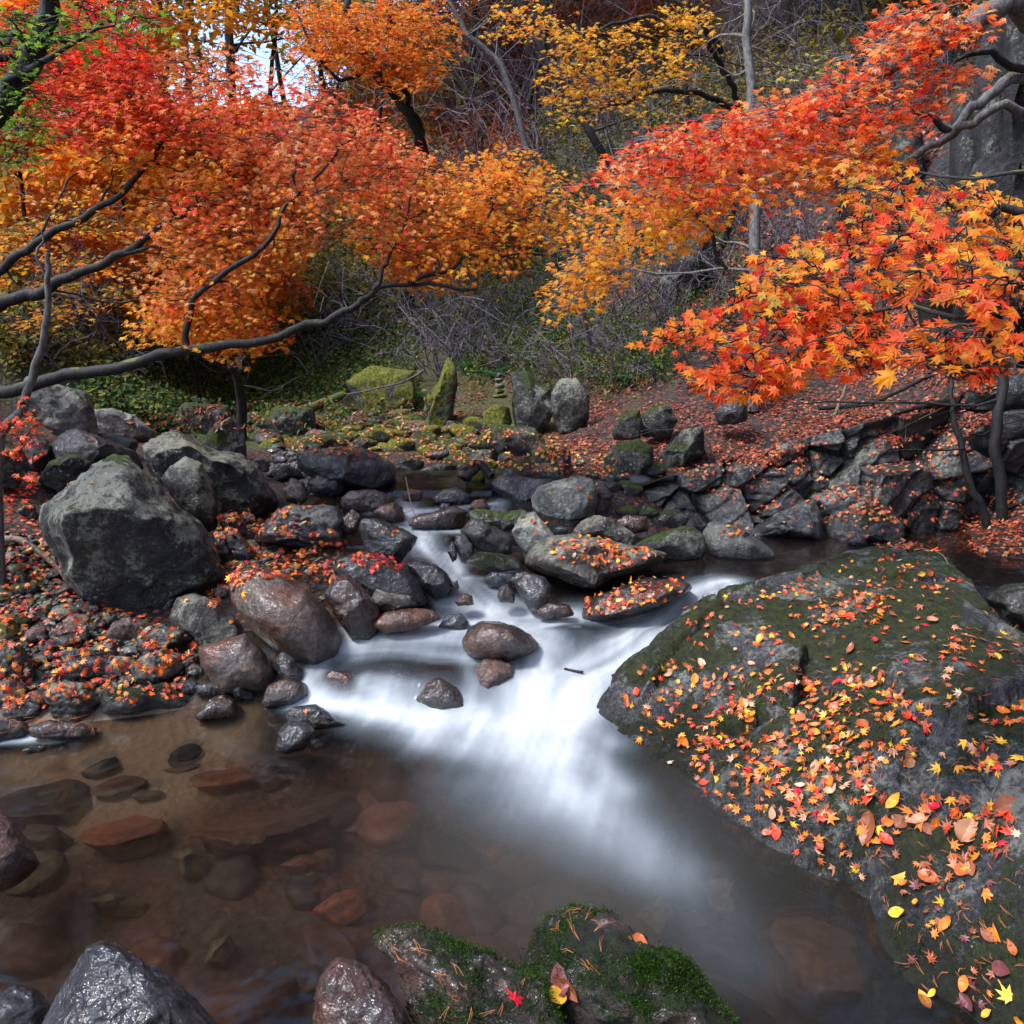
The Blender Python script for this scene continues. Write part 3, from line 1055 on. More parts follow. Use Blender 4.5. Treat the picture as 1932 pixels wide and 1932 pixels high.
rock(R4([(250, 1470), (290, 1475), (295, 1520), (250, 1530), (235, 1500)]), 'small whitish stone on the gravel', 'pale', ch=5, name='stone', cat='stone')
rock(R4([(1210, 1400), (1250, 1380), (1290, 1410), (1280, 1440), (1220, 1440)]), 'small pale stone between the two big tan boulders', 'pale', ch=5, name='stone', cat='stone')
rock(R4([(880, 1550), (960, 1450), (1010, 1430), (990, 1500), (930, 1560)]), 'blue-grey slate splinter under the largest boulder', 'wetblue', ch=12, name='stone', cat='stone', y=3.7)
rock(R7([(370, 40), (400, 15), (520, 20), (620, 0), (680, 30), (745, 60), (745, 105), (600, 95), (480, 110), (390, 105)]), 'low stone with vivid green moss at the pool edge', 'mossdark', ch=6, name='stone', cat='stone')
rock(R7([(160, 50), (200, 0), (330, 0), (378, 60), (370, 125), (300, 145), (200, 120)]), 'swirl-layered grey boulder at the pool edge', 'tan', ch=8, lay=.08)
rock(R7([(105, 168), (180, 140), (300, 150), (368, 172), (360, 210), (230, 212), (120, 200)]), 'low brown stone draped with pine needles', 'brown', ch=6, name='stone', cat='stone')
rock(R7([(-60, 160), (30, 135), (105, 150), (110, 200), (30, 215), (-60, 215)]), 'low dark stone draped with needles at the bank', 'dark', ch=6, name='stone', cat='stone')
rock(R7([(-40, 0), (60, -20), (120, 20), (115, 70), (50, 80), (-40, 70)]), 'rounded tan boulder above the needle-draped stones', 'tan', ch=6)
rock(R7([(10, 80), (90, 60), (160, 80), (160, 120), (80, 140), (10, 120)]), 'slanted layered stone between tan boulder and pool', 'slate', ch=8, lay=.08, name='stone', cat='stone')
rock(R7([(735, 115), (790, 62), (850, 40), (890, 70), (900, 128), (740, 130)]), 'wet brown peaked stone emerging at the pool edge', 'brown', ch=9, name='stone', cat='stone')
rock(R7([(640, 0), (700, -10), (750, 0), (740, 40), (680, 45)]), 'dark blue wet stone beside the gravel', 'wetblue', ch=6, name='stone', cat='stone')
rock(R7([(740, 10), (800, -5), (860, 10), (850, 40), (790, 50), (740, 40)]), 'dark stone behind the wet brown peaked stone', 'wet', ch=6, name='stone', cat='stone')
rock(R7([(860, 0), (900, -5), (960, 40), (960, 62), (890, 55)]), 'shiny blue wedge stone at the pool edge', 'wetblue', ch=9, name='stone', cat='stone')
rock(R7([(1070, 115), (1110, 90), (1190, 80), (1240, 110), (1290, 150), (1330, 156), (1180, 168), (1090, 155)]), 'glossy dark stone in the foam carrying one orange leaf', 'wet', ch=4, rough=.03)
rock(R7([(1040, 245), (1055, 180), (1090, 145), (1160, 150), (1190, 180), (1150, 240), (1080, 260)]), 'glossy dark stone in the pool in front of the leaf-topped one', 'wet', ch=4, rough=.03)
rock(R7([(985, 65), (1010, 10), (1080, -20), (1150, 0), (1165, 45), (1100, 78), (1000, 80)]), 'glossy purple-brown stone at the left end of the foam', 'brown', ch=4, rough=.03)
rock(R7([(1020, -60), (1070, -80), (1140, -30), (1150, 10), (1080, -5)]), 'knobbly wet stone above the purple-brown stone', 'wet', ch=4, y=3.2)
rock(R7([(1190, 60), (1200, 0), (1250, -45), (1320, -40), (1380, 0), (1400, 60), (1300, 72)]), 'rust-coloured rock face washed by foam', 'rust', ch=8, y=3.15)
rock(R7([(1560, 60), (1600, 0), (1660, -20), (1730, 20), (1770, 90), (1700, 110), (1620, 105)]), 'dark brown rock veiled by the falling water', 'brown', ch=5, y=3.05, lo=.75)
rock(R7([(1400, 20), (1470, -60), (1560, -50), (1600, 0), (1560, 40), (1470, 50)]), 'dark rock hump under thin foam', 'wet', ch=3, y=3.2)
rock(R7([(80, 255), (120, 235), (180, 232), (170, 258), (100, 268)]), 'flat dark chip of stone by the small white rapid', 'dark', ch=6, name='stone', cat='stone')
# --- foreground boulders
rock(R7([(150, 1300), (210, 1180), (270, 1080), (330, 1000), (385, 975), (450, 1000), (520, 1050), (600, 1090), (680, 1150), (760, 1230), (840, 1310), (860, 1420), (120, 1420)]),
     'large wet black-and-grey boulder rising from the near pool', 'wetblue', sub=6, ch=10, rough=.07, sink=.0, lo=.7, y=1.28)
rock(R7([(-80, 1288), (-60, 1200), (60, 1140), (130, 1150), (190, 1220), (170, 1320), (60, 1400), (-80, 1400)]), 'wet greenish boulder beside the large black-and-grey one', 'wetblue', sub=6, ch=8, rough=.06, y=1.42)
rock(R7([(1185, 1180), (1210, 1100), (1270, 1040), (1330, 1050), (1400, 1090), (1460, 1150), (1520, 1230), (1560, 1300), (1560, 1400), (1200, 1400), (1180, 1260)]),
     'wet rust-red boulder with knobbly surface in the near pool', 'rust', sub=6, ch=8, rough=.09, sink=0, y=1.25)
mossA = rock(R7([(1410, 965), (1450, 930), (1540, 915), (1640, 935), (1750, 1000), (1860, 1030), (1932, 1080), (2060, 1130), (2150, 1300), (2170, 1440), (1620, 1440), (1560, 1280), (1530, 1150), (1500, 1060), (1430, 1010)]),
             'long mossy boulder carrying one crimson maple leaf', 'mossnear', sub=6, ch=8, rough=.10, sink=0, y=1.30, T=.17)
mossB = rock(R8([(30, 1090), (70, 1000), (120, 900), (190, 850), (260, 840), (340, 855), (440, 930), (540, 1000), (640, 1050), (720, 1130), (770, 1200), (860, 1300), (920, 1440), (130, 1440), (90, 1250), (40, 1130)]),
             'tall rounded boulder capped with bright green moss', 'mossnear', sub=6, ch=7, rough=.10, sink=0, T=.20, y=1.33)
rock(R7([(0, 480), (50, 520), (110, 600), (150, 670), (110, 710), (50, 745), (0, 760), (-80, 760), (-140, 600), (-60, 480)]), 'rounded rusty-brown boulder at the side of the pool', 'rust', sub=5, ch=3, rough=.04)
# --- sunken stones
SUNK = [([(-60, 390), (0, 330), (150, 300), (280, 310), (330, 380), (385, 465), (300, 490), (150, 455), (0, 425)], 'large dark flat rock lying under shallow water over sand', 'dark'),
        ([(330, 370), (400, 320), (480, 315), (555, 365), (480, 405), (390, 412)], 'brown oval stone lying on the sand under water', 'brown'),
        ([(80, 560), (110, 530), (200, 540), (280, 590), (230, 630), (120, 610)], 'dark stone under water beside the sand patch', 'brown'),
        ([(290, 575), (380, 510), (500, 490), (620, 520), (650, 570), (520, 600), (430, 635), (330, 605)], 'reddish faceted stone under the shallow water', 'rust'),
        ([(490, 425), (540, 400), (620, 410), (600, 440), (520, 442)], 'small flat stone sunk in the sand', 'brown'),
        ([(710, 330), (780, 295), (930, 310), (970, 360), (860, 390), (730, 385)], 'red-brown slab under the water in the mid pool', 'rust'),
        ([(610, 290), (680, 270), (760, 280), (740, 315), (640, 322)], 'oval brown stone just under water', 'brown'),
        ([(550, 160), (640, 130), (800, 150), (820, 190), (700, 210), (580, 195)], 'wide dark stone barely under the surface by the shore', 'dark'),
        ([(750, 570), (900, 500), (1100, 470), (1260, 500), (1200, 580), (950, 640), (790, 630)], 'long slanting slab sunk in the deep part of the pool', 'brown'),
        ([(1050, 690), (1130, 650), (1240, 660), (1260, 710), (1150, 740)], 'red stone deep in the pool', 'rust'),
        ([(650, 650), (720, 620), (790, 660), (780, 720), (690, 730)], 'pale olive stone deep in the pool', 'tan'),
        ([(330, 820), (420, 790), (560, 830), (540, 880), (400, 870)], 'pale sunken stone in the near pool', 'tan'),
        ([(770, 1050), (800, 980), (860, 950), (890, 990), (850, 1060)], 'slanting pale brown sunken stone', 'pink'),
        ([(240, 250), (330, 240), (380, 265), (300, 285)], 'thin orange-brown stone just under water', 'rust'),
        ([(980, 290), (1100, 260), (1250, 270), (1260, 310), (1100, 330)], 'dark ledge stone under water behind the glossy stones', 'wet')]
SM = {'brown': 'sunkbrown', 'rust': 'sunkrust', 'dark': 'sunkdark', 'wet': 'sunkdark', 'tan': 'sunktan', 'pink': 'sunktan'}
for pl, lb, mt in SUNK:
    u = sum(p[0] for p in pl) / len(pl) / 2
    v = 1288 + max(p[1] for p in pl) / 2
    h_ = hit(u, v, False)
    rock(R7(pl), lb, SM[mt], y=float(h_[1]), sub=4, ch=5, sink=.1, back=.2, name='sunken_stone', cat='stone', water_=False, cap=-.025)
for pl, lb, mt in [([(930, 950), (1000, 890), (1120, 880), (1300, 930), (1400, 1060), (1400, 1200), (1150, 1260), (990, 1160)], 'broad red-brown rock under water beside the mossy ledge', 'brown'),
                   ([(700, 760), (800, 720), (900, 740), (930, 820), (880, 930), (770, 880)], 'pinkish tan rock under water in the outflow', 'pink'),
                   ([(800, 620), (880, 590), (960, 640), (930, 680), (840, 670)], 'pale tan stone under water near the ledge', 'tan'),
                   ([(460, 880), (560, 800), (640, 880), (560, 960)], 'olive stone under the milky water', 'tan')]:
    u = 966 + sum(p[0] for p in pl) / len(pl) / 2
    v = 1288 + max(p[1] for p in pl) / 2
    h_ = hit(u, v, False)
    rock(R8(pl), lb, SM[mt], y=float(h_[1]), sub=4, ch=4, sink=.1, back=.2, name='sunken_stone', cat='stone', water_=False, cap=-.025)
# --- centre stream
rock(R5([(680, 1700), (720, 1620), (790, 1580), (870, 1580), (980, 1610), (1070, 1660), (1125, 1720), (1060, 1770), (960, 1810), (850, 1815), (760, 1795), (700, 1755)]),
     'smooth wet brown rounded boulder standing alone in the white rapid', 'brown', sub=6, ch=3, rough=.035, sink=.02, y=3.28, T=.17)
rock(R5([(740, 1960), (760, 1850), (810, 1800), (880, 1790), (960, 1830), (985, 1932), (940, 2020), (780, 2010)]), 'pinkish rock propping up the lone brown boulder', 'pink', ch=7, y=3.15)
leafslab = rock(R5([(1000, 1260), (1010, 1200), (1080, 1150), (1180, 1105), (1300, 1090), (1480, 1115), (1680, 1160), (1850, 1200), (1800, 1260), (1700, 1300), (1560, 1350), (1430, 1430), (1300, 1400), (1080, 1310)]),
                'table-like slab thickly strewn with red and yellow leaves', 'tan', ch=10, sub=6, y=3.8, T=.42, back=.75, sink=.0)
rock(R5([(1075, 880), (1120, 820), (1200, 790), (1340, 760), (1420, 780), (1450, 850), (1450, 920), (1400, 980), (1300, 1010), (1200, 1030), (1120, 1000), (1080, 940)]),
     'pale whitish-grey boulder, brightest one in the stream', 'pale', ch=9, sub=6, y=4.75, rough=.04)
rock(R5([(1430, 800), (1490, 790), (1540, 870), (1510, 950), (1440, 990), (1430, 900)]), 'grey rock leaning on the pale whitish boulder', 'tan', ch=9, y=4.9)
rock(R5([(840, 800), (900, 760), (1050, 770), (1200, 785), (1150, 860), (1070, 920), (1000, 940), (930, 890), (850, 830)]), 'shiny blue-grey flat rock above the small waterfall', 'wetblue', ch=8, y=5.1)
rock(R5([(-255, 660), (-200, 620), (0, 595), (110, 600), (220, 650), (300, 700), (310, 775), (220, 825), (100, 835), (-100, 790), (-250, 720)]), 'long flat-topped dark rock across the far stream', 'slate', ch=8, sub=6, rough=.05, T=.4)
rock(R5([(0, 885), (50, 845), (200, 840), (290, 880), (320, 935), (200, 958), (60, 955), (0, 925)]), 'low brown boulder with moss left of the channel', 'brown', ch=6)
rock(R5([(175, 970), (220, 930), (300, 910), (345, 940), (358, 985), (320, 1028), (230, 1015)]), 'round wet red-brown boulder beside the upper channel', 'rust', ch=5)
rock(R5([(95, 1060), (120, 1000), (200, 1000), (280, 1040), (370, 1070), (435, 1110), (400, 1165), (320, 1240), (200, 1210), (130, 1150)]), 'glossy black boulder sprinkled with orange leaves beside the channel', 'wet', ch=8, sub=6, y=3.95)
rock(R5([(380, 1010), (430, 980), (500, 970), (640, 930), (712, 960), (695, 1055), (600, 1068), (450, 1048), (380, 1038)]), 'brown angular boulder in mid channel with a red leaf', 'brown', ch=10)
rock(R5([(345, 862), (390, 835), (460, 845), (458, 885), (380, 908), (345, 893)]), 'small pinkish-tan boulder sitting in calm upper water', 'pink', ch=5)
rock(R5([(510, 885), (570, 840), (650, 825), (735, 870), (722, 915), (600, 922), (530, 915)]), 'low dark boulder in the upper stream', 'wet', ch=6)
rock(R5([(550, 940), (570, 915), (610, 920), (620, 950), (560, 958)]), 'little dark wet stone below the low dark boulder', 'wet', ch=4, name='stone', cat='stone')
rock(R5([(720, 940), (750, 900), (810, 890), (840, 940), (760, 950)]), 'reddish wet stone before the small waterfall', 'rust', ch=8, name='stone', cat='stone')
rock(R5([(672, 1070), (740, 1000), (800, 1010), (900, 1070), (965, 1110), (965, 1185), (850, 1210), (760, 1160), (690, 1105)]), 'black wet boulder with green moss above the slab', 'mossdark', ch=9, sub=6, y=4.05)
rock(R5([(720, 965), (760, 945), (900, 960), (1000, 1000), (920, 1040), (740, 1020)]), 'low mossy boulder behind the black wet boulder', 'greymoss', ch=8, y=4.5)
rock(R5([(900, 1015), (960, 960), (1030, 950), (1065, 985), (990, 1050), (910, 1060)]), 'small mossy slanting boulder below the pale boulder', 'greymoss', ch=8, y=4.3)
rock(R5([(965, 1070), (1010, 990), (1090, 960), (1150, 1030), (1225, 1115), (1180, 1140), (1050, 1170), (990, 1130)]), 'wedge of pale grey rock pointing up beside the leafy slab', 'pale', ch=10, y=4.1)
rock(R5([(1290, 1100), (1350, 1020), (1440, 980), (1540, 1010), (1670, 1090), (1660, 1150), (1540, 1150), (1440, 1110)]), 'grey ridged boulder right behind the leafy slab', 'tan', ch=10, lay=.05, y=4.4)
rock(R5([(1540, 1015), (1620, 985), (1730, 990), (1735, 1065), (1650, 1078), (1560, 1060)]), 'flat brown stone with leaves beyond the ridged boulder', 'brown', ch=8, y=4.7)
rock(R5([(1200, 1060), (1240, 1045), (1290, 1060), (1280, 1085), (1220, 1090)]), 'small dark stone in the gap under the pale boulder', 'dark', ch=4, name='stone', cat='stone', y=4.4)
rock(R5([(-60, 1275), (0, 1230), (100, 1190), (250, 1220), (370, 1290), (450, 1350), (495, 1440), (470, 1480), (330, 1460), (150, 1430), (0, 1370)]),
     'long glossy black boulder carrying a cluster of red leaves', 'wet', ch=5, sub=6, rough=.03, y=3.65)
rock(R5([(360, 1255), (430, 1235), (530, 1260), (600, 1310), (640, 1370), (610, 1415), (530, 1440), (460, 1390), (420, 1330)]), 'glossy black oval boulder next to the cascade', 'wet', ch=4, rough=.03, y=3.72)
rock(R5([(625, 1370), (655, 1350), (668, 1390), (640, 1410)]), 'tiny wet stone clinging to the black oval boulder', 'wet', ch=3, name='stone', cat='stone', y=3.72)
rock(R5([(700, 1245), (780, 1190), (900, 1200), (1000, 1230), (1020, 1280), (900, 1290), (780, 1280)]), 'mossy flat rock with leaves between cascade and slab', 'mossdark', ch=8, y=3.85)
rock(R5([(980, 1360), (1050, 1310), (1150, 1330), (1195, 1390), (1185, 1465), (1130, 1520), (1060, 1500), (1010, 1430)]), 'glossy black round boulder under the leafy slab', 'wet', ch=6, sub=6, rough=.04, y=3.62)
rock(R5([(955, 1350), (990, 1310), (1050, 1300), (1060, 1340), (1000, 1380)]), 'dark wet stone in shadow of the leafy slab', 'wet', ch=6, name='stone', cat='stone', y=3.75)
rock(R5([(880, 1440), (900, 1390), (940, 1370), (980, 1420), (980, 1468), (900, 1468)]), 'small pointed dark stone in the white water', 'brown', ch=6, name='stone', cat='stone', y=3.62)
rock(R5([(800, 1350), (850, 1305), (960, 1305), (990, 1340), (940, 1385), (840, 1385)]), 'flat blue-grey wet stone beside the cascade', 'wetblue', ch=6, name='flat_stone', cat='stone', y=3.82)
rock(R5([(-100, 1430), (-40, 1340), (30, 1310), (110, 1380), (200, 1480), (235, 1560), (160, 1650), (50, 1640), (-30, 1540)]), 'wet brown boulder behind the big smooth tan boulder', 'brown', ch=8, sub=6, y=3.4)
rock(R5([(170, 1600), (250, 1530), (400, 1510), (520, 1520), (570, 1570), (400, 1625), (250, 1640)]), 'low flat rust-brown rock half under the foam', 'rust', ch=5, y=3.42)
rock(R5([(545, 1610), (600, 1550), (680, 1540), (725, 1590), (700, 1620)]), 'small grey-blue stone behind the lone brown boulder', 'wetblue', ch=5, name='stone', cat='stone', y=3.5)
rock(R5([(640, 1470), (690, 1425), (740, 1440), (750, 1485), (660, 1490)]), 'small brown stone veiled by the cascade', 'brown', ch=5, name='stone', cat='stone', y=3.6)
rock(R5([(600, 1190), (625, 1130), (650, 1150), (655, 1220), (630, 1240)]), 'thin dark stone splitting the middle cascade', 'wet', ch=4, name='stone', cat='stone', y=3.95)
rock(R5([(640, 1170), (650, 1100), (700, 1090), (750, 1150), (750, 1240), (680, 1240)]), 'dark brown boulder shading the middle cascade', 'wet', ch=6, y=4.0)
rock(R5([(1105, 1520), (1180, 1480), (1290, 1490), (1320, 1545), (1180, 1565), (1110, 1550)]), 'low brown rock edged with leaves under the slab', 'brown', ch=6, y=3.55)
rock(R5([(1310, 1560), (1400, 1450), (1560, 1380), (1720, 1335), (1932, 1350), (1990, 1400), (1860, 1480), (1640, 1550), (1400, 1590)]), 'dark sloping rock covered in wet leaves by the chute', 'brown', ch=8, sub=6, y=3.62, T=.3)
rock(R5([(150, 1480), (200, 1400), (280, 1430), (400, 1440), (430, 1490), (300, 1510), (180, 1510)]), 'leaf-covered tan stones ledge under the long black boulder', 'tan', ch=10, y=3.5)
rock(R5([(0, 1000), (60, 950), (110, 980), (90, 1060), (30, 1080), (-10, 1050)]), 'upright dark brown stone by the black boulder', 'brown', ch=8, name='stone', cat='stone')
# --- far stream bed and bank
rock(R5([(1485, 660), (1560, 580), (1680, 550), (1760, 590), (1770, 700), (1700, 810), (1600, 850), (1500, 780)]), 'squared grey-green outcrop block above the stream', 'greymoss', ch=12, sub=6, y=5.6, name='rock_outcrop', cat='rock')
rock(R5([(1750, 760), (1800, 640), (1932, 500), (2050, 480), (2060, 640), (1932, 720), (1800, 790)]), 'slanting mossy outcrop block near the leafy slope', 'greymoss', ch=12, sub=6, y=5.8, name='rock_outcrop', cat='rock')
rock(R5([(1080, 610), (1250, 585), (1295, 620), (1305, 720), (1290, 800), (1150, 780), (1080, 690)]), 'square dark block with a flat top in the far stream', 'greymoss', ch=12, y=5.75)
rock(R5([(800, 850), (815, 760), (900, 700), (1030, 640), (1110, 680), (1250, 720), (1290, 800), (1100, 810), (900, 800), (815, 870)]), 'wide hollow dark boulder draped with moss above the small waterfall', 'greymoss', ch=9, sub=6, y=5.4)
rock(R5([(478, 530), (470, 440), (520, 330), (560, 200), (600, 80), (650, 150), (660, 250), (640, 340), (620, 440), (560, 500)]), 'tall leaning rock pillar covered in yellow-green moss', 'moss', ch=8, y=8.6, T=.35, name='mossy_pillar', cat='rock')
rock(R5([(465, 380), (490, 300), (530, 290), (520, 370), (480, 400)]), 'mossy shoulder stone behind the leaning pillar', 'moss', ch=6, y=8.8)
rock(R5([(800, 520), (810, 400), (870, 360), (950, 370), (965, 450), (920, 535)]), 'squat moss-covered block below the stone cairn', 'moss', ch=9, y=8.1)
rock(R5([(960, 170), (1060, 170), (1120, 250), (1190, 260), (1195, 400), (1120, 530), (1000, 540), (970, 400)]), 'tall fractured mossy rock face beside the cairn', 'greymoss', ch=13, sub=6, y=8.0, name='rock_outcrop', cat='rock')
rock(R5([(1185, 290), (1240, 210), (1330, 210), (1400, 300), (1405, 430), (1320, 510), (1240, 520), (1190, 400)]), 'tall dark boulder with white lichen dots above the leafy slope', 'grey', ch=9, sub=6, y=7.6, name='rock_outcrop', cat='rock')
for q_, l_, m_, y_ in [
                       ([(880, 840), (930, 800), (1010, 805), (1040, 850), (960, 870)], 'broken flat rock at the edge of the leaf carpet', 'greymoss', 6.7),
                       ([(650, 720), (700, 690), (780, 700), (790, 760), (700, 790)], 'mossy bank rock left of the leaning pillar', 'moss', 9.6),
                       ([(480, 800), (520, 765), (590, 770), (600, 815), (530, 830)], 'dark mossy bank rock under the fallen log', 'greymoss', 8.6),
                       ([(300, 800), (350, 760), (430, 765), (450, 815), (360, 830)], 'shaded bank rock behind the pointed boulder', 'greymoss', 8.4)]:
    rock(q_, l_, m_, y=y_, ch=12)
rock(R5([(35, 500), (80, 410), (160, 375), (218, 400), (205, 455), (120, 520), (50, 520)]), 'leaning grey-and-green mossy boulder at the foot of the far hill', 'moss', ch=6, y=9.2)
rock(R5([(280, 715), (340, 660), (430, 655), (475, 690), (420, 750), (300, 750)]), 'mossy pale rock behind the flat-topped far rock', 'greymoss', ch=8, y=6.3)
rock(R5([(505, 705), (600, 660), (665, 690), (655, 770), (560, 795)]), 'squarish mossy rock above the upper stream', 'greymoss', ch=10, y=6.1)
rock(R5([(340, 780), (400, 730), (490, 740), (565, 790), (530, 830), (360, 815)]), 'wide mossy-backed rock at the upper pool edge', 'greymoss', ch=6, y=5.7)
rock(R5([(700, 800), (740, 720), (790, 690), (830, 730), (800, 860), (730, 860)]), 'upright mossy stone beneath two dark driftwood pieces', 'moss', ch=8, y=5.5)
rock(R5([(1525, 500), (1590, 410), (1690, 385), (1705, 480), (1690, 540), (1540, 540)]), 'overhanging mossy block on the outcrop', 'greymoss', ch=12, y=6.1, name='rock_outcrop', cat='rock')
rock(R5([(1690, 430), (1760, 370), (1850, 350), (1900, 440), (1860, 520), (1700, 520)]), 'mossy block beside the overhanging one', 'greymoss', ch=12, y=6.2, name='rock_outcrop', cat='rock')
rock(R6([(180, 400), (240, 320), (310, 300), (370, 350), (360, 440), (200, 460)]), 'dark angular block under the orange maple spray', 'dark', ch=12, y=6.1, name='rock_outcrop', cat='rock')
rock(R5([(1360, 740), (1400, 725), (1440, 750), (1440, 800), (1370, 790)]), 'small grey stone at the cave mouth', 'tan', ch=8, name='stone', cat='stone', y=5.6)
rock(R5([(1490, 880), (1540, 860), (1610, 920), (1600, 980), (1500, 970)]), 'dark mossy stone beside the grey leaning rock', 'mossdark', ch=8, y=5.05)
rock(R5([(780, 590), (860, 540), (950, 530), (980, 570), (930, 610), (800, 620)]), 'flat grey stone in the leafy far bed', 'greymoss', ch=8, y=6.9)
rock(R5([(1010, 560), (1060, 540), (1120, 560), (1110, 600), (1020, 600)]), 'low mossy stone on the leaf carpet', 'moss', ch=8, y=6.8)
rock(R5([(60, 570), (110, 535), (160, 560), (150, 600), (80, 600)]), 'whitish-grey far stone with moss', 'greymoss', ch=8, y=7.2)
rock(R5([(560, 510), (590, 480), (620, 500), (600, 520)]), 'small moss ball stone beside the pillar foot', 'moss', ch=3, y=8.2, name='stone', cat='stone')
rock(R5([(600, 600), (650, 570), (690, 590), (680, 620), (610, 620)]), 'bright mossy cushion stone in the far bed', 'moss', ch=3, y=6.9, name='stone', cat='stone')
rock(R5([(1350, 580), (1385, 560), (1420, 575), (1400, 595)]), 'mossy stone alone on the leaf carpet', 'moss', ch=3, y=6.9, name='stone', cat='stone')
# --- rock wall beyond the right pool
rock(R6([(355, 1060), (600, 940), (740, 890), (800, 1000), (820, 1120), (600, 1095), (400, 1095)]), 'low leaf-strewn ledge at the pool rim', 'slate', ch=12, lay=.08, y=4.9, name='rock_ledge', cat='rock', T=.25)
rock(R6([(740, 890), (950, 820), (1050, 840), (1140, 930), (1050, 1020), (820, 1090), (780, 960)]), 'layered ledge sloping above the pool rim', 'slate', ch=12, lay=.1, y=4.95, name='rock_ledge', grow=1.16, cat='rock', T=.25)
rock(R6([(815, 1010), (1120, 930), (1230, 1040), (1210, 1130), (1000, 1145), (830, 1125)]), 'mossy ledge block at the waterline', 'mossdark', ch=12, lay=.06, y=4.8, name='rock_ledge', grow=1.16, cat='rock', T=.2)
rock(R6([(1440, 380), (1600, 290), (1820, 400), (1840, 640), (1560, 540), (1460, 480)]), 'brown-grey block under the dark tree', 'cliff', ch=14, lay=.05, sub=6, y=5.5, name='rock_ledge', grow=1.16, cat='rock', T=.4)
rock(R6([(1700, 1450), (1800, 1390), (1960, 1360), (2060, 1440), (2060, 1640), (1800, 1560)]), 'dark wet mossy rock rimming the corner of the right pool', 'mossdark', ch=8, y=3.5, T=.2)
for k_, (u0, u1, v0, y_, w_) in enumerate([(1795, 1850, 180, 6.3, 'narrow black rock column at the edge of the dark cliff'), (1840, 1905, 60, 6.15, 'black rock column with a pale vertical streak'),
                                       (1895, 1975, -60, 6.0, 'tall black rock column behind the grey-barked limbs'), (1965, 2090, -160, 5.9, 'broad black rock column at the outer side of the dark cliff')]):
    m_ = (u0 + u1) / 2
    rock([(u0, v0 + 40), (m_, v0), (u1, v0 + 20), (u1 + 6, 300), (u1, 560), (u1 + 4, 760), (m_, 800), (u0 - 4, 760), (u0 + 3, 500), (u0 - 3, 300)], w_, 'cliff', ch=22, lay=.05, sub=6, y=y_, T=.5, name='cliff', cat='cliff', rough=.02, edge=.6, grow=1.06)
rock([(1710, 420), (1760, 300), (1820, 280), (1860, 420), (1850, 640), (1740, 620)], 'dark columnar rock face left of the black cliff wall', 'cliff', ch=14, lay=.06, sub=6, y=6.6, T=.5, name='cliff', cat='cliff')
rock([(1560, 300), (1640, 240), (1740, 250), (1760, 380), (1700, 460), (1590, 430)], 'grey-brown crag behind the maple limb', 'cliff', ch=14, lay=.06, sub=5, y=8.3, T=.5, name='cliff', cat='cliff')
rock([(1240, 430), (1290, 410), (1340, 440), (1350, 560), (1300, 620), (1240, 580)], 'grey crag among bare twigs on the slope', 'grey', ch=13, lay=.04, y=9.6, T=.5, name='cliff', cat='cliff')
rock(R6([(110, 1085), (150, 1020), (230, 1020), (330, 1060), (430, 1120), (522, 1180), (525, 1225), (400, 1225), (200, 1215), (130, 1180)]), 'moss-capped pale boulder with leaves standing in the right pool', 'pale', ch=6, sub=6, rough=.03)
rock(R6([(-280, 1150), (-150, 1090), (0, 1045), (60, 1050), (120, 1100), (140, 1180), (100, 1215), (-80, 1235), (-280, 1195)]), 'long mossy-topped grey boulder in the right pool', 'greymoss', ch=6, sub=6, rough=.035)
rock(R6([(-200, 1010), (-120, 960), (-20, 950), (40, 1000), (0, 1050), (-150, 1060)]), 'mossy boulder behind the long one in the right pool', 'greymoss', ch=8, y=5.0)
rock(R6([(-20, 1215), (40, 1200), (95, 1215), (60, 1235), (0, 1235)]), 'flat wet stone awash in the right pool with a leaf', 'wet', ch=4, name='flat_stone', cat='stone')
rock(R6([(930, 1130), (980, 1095), (1040, 1110), (1035, 1150), (960, 1155)]), 'small dark wedge stone at the far rim of the pool', 'dark', ch=8, name='stone', cat='stone')

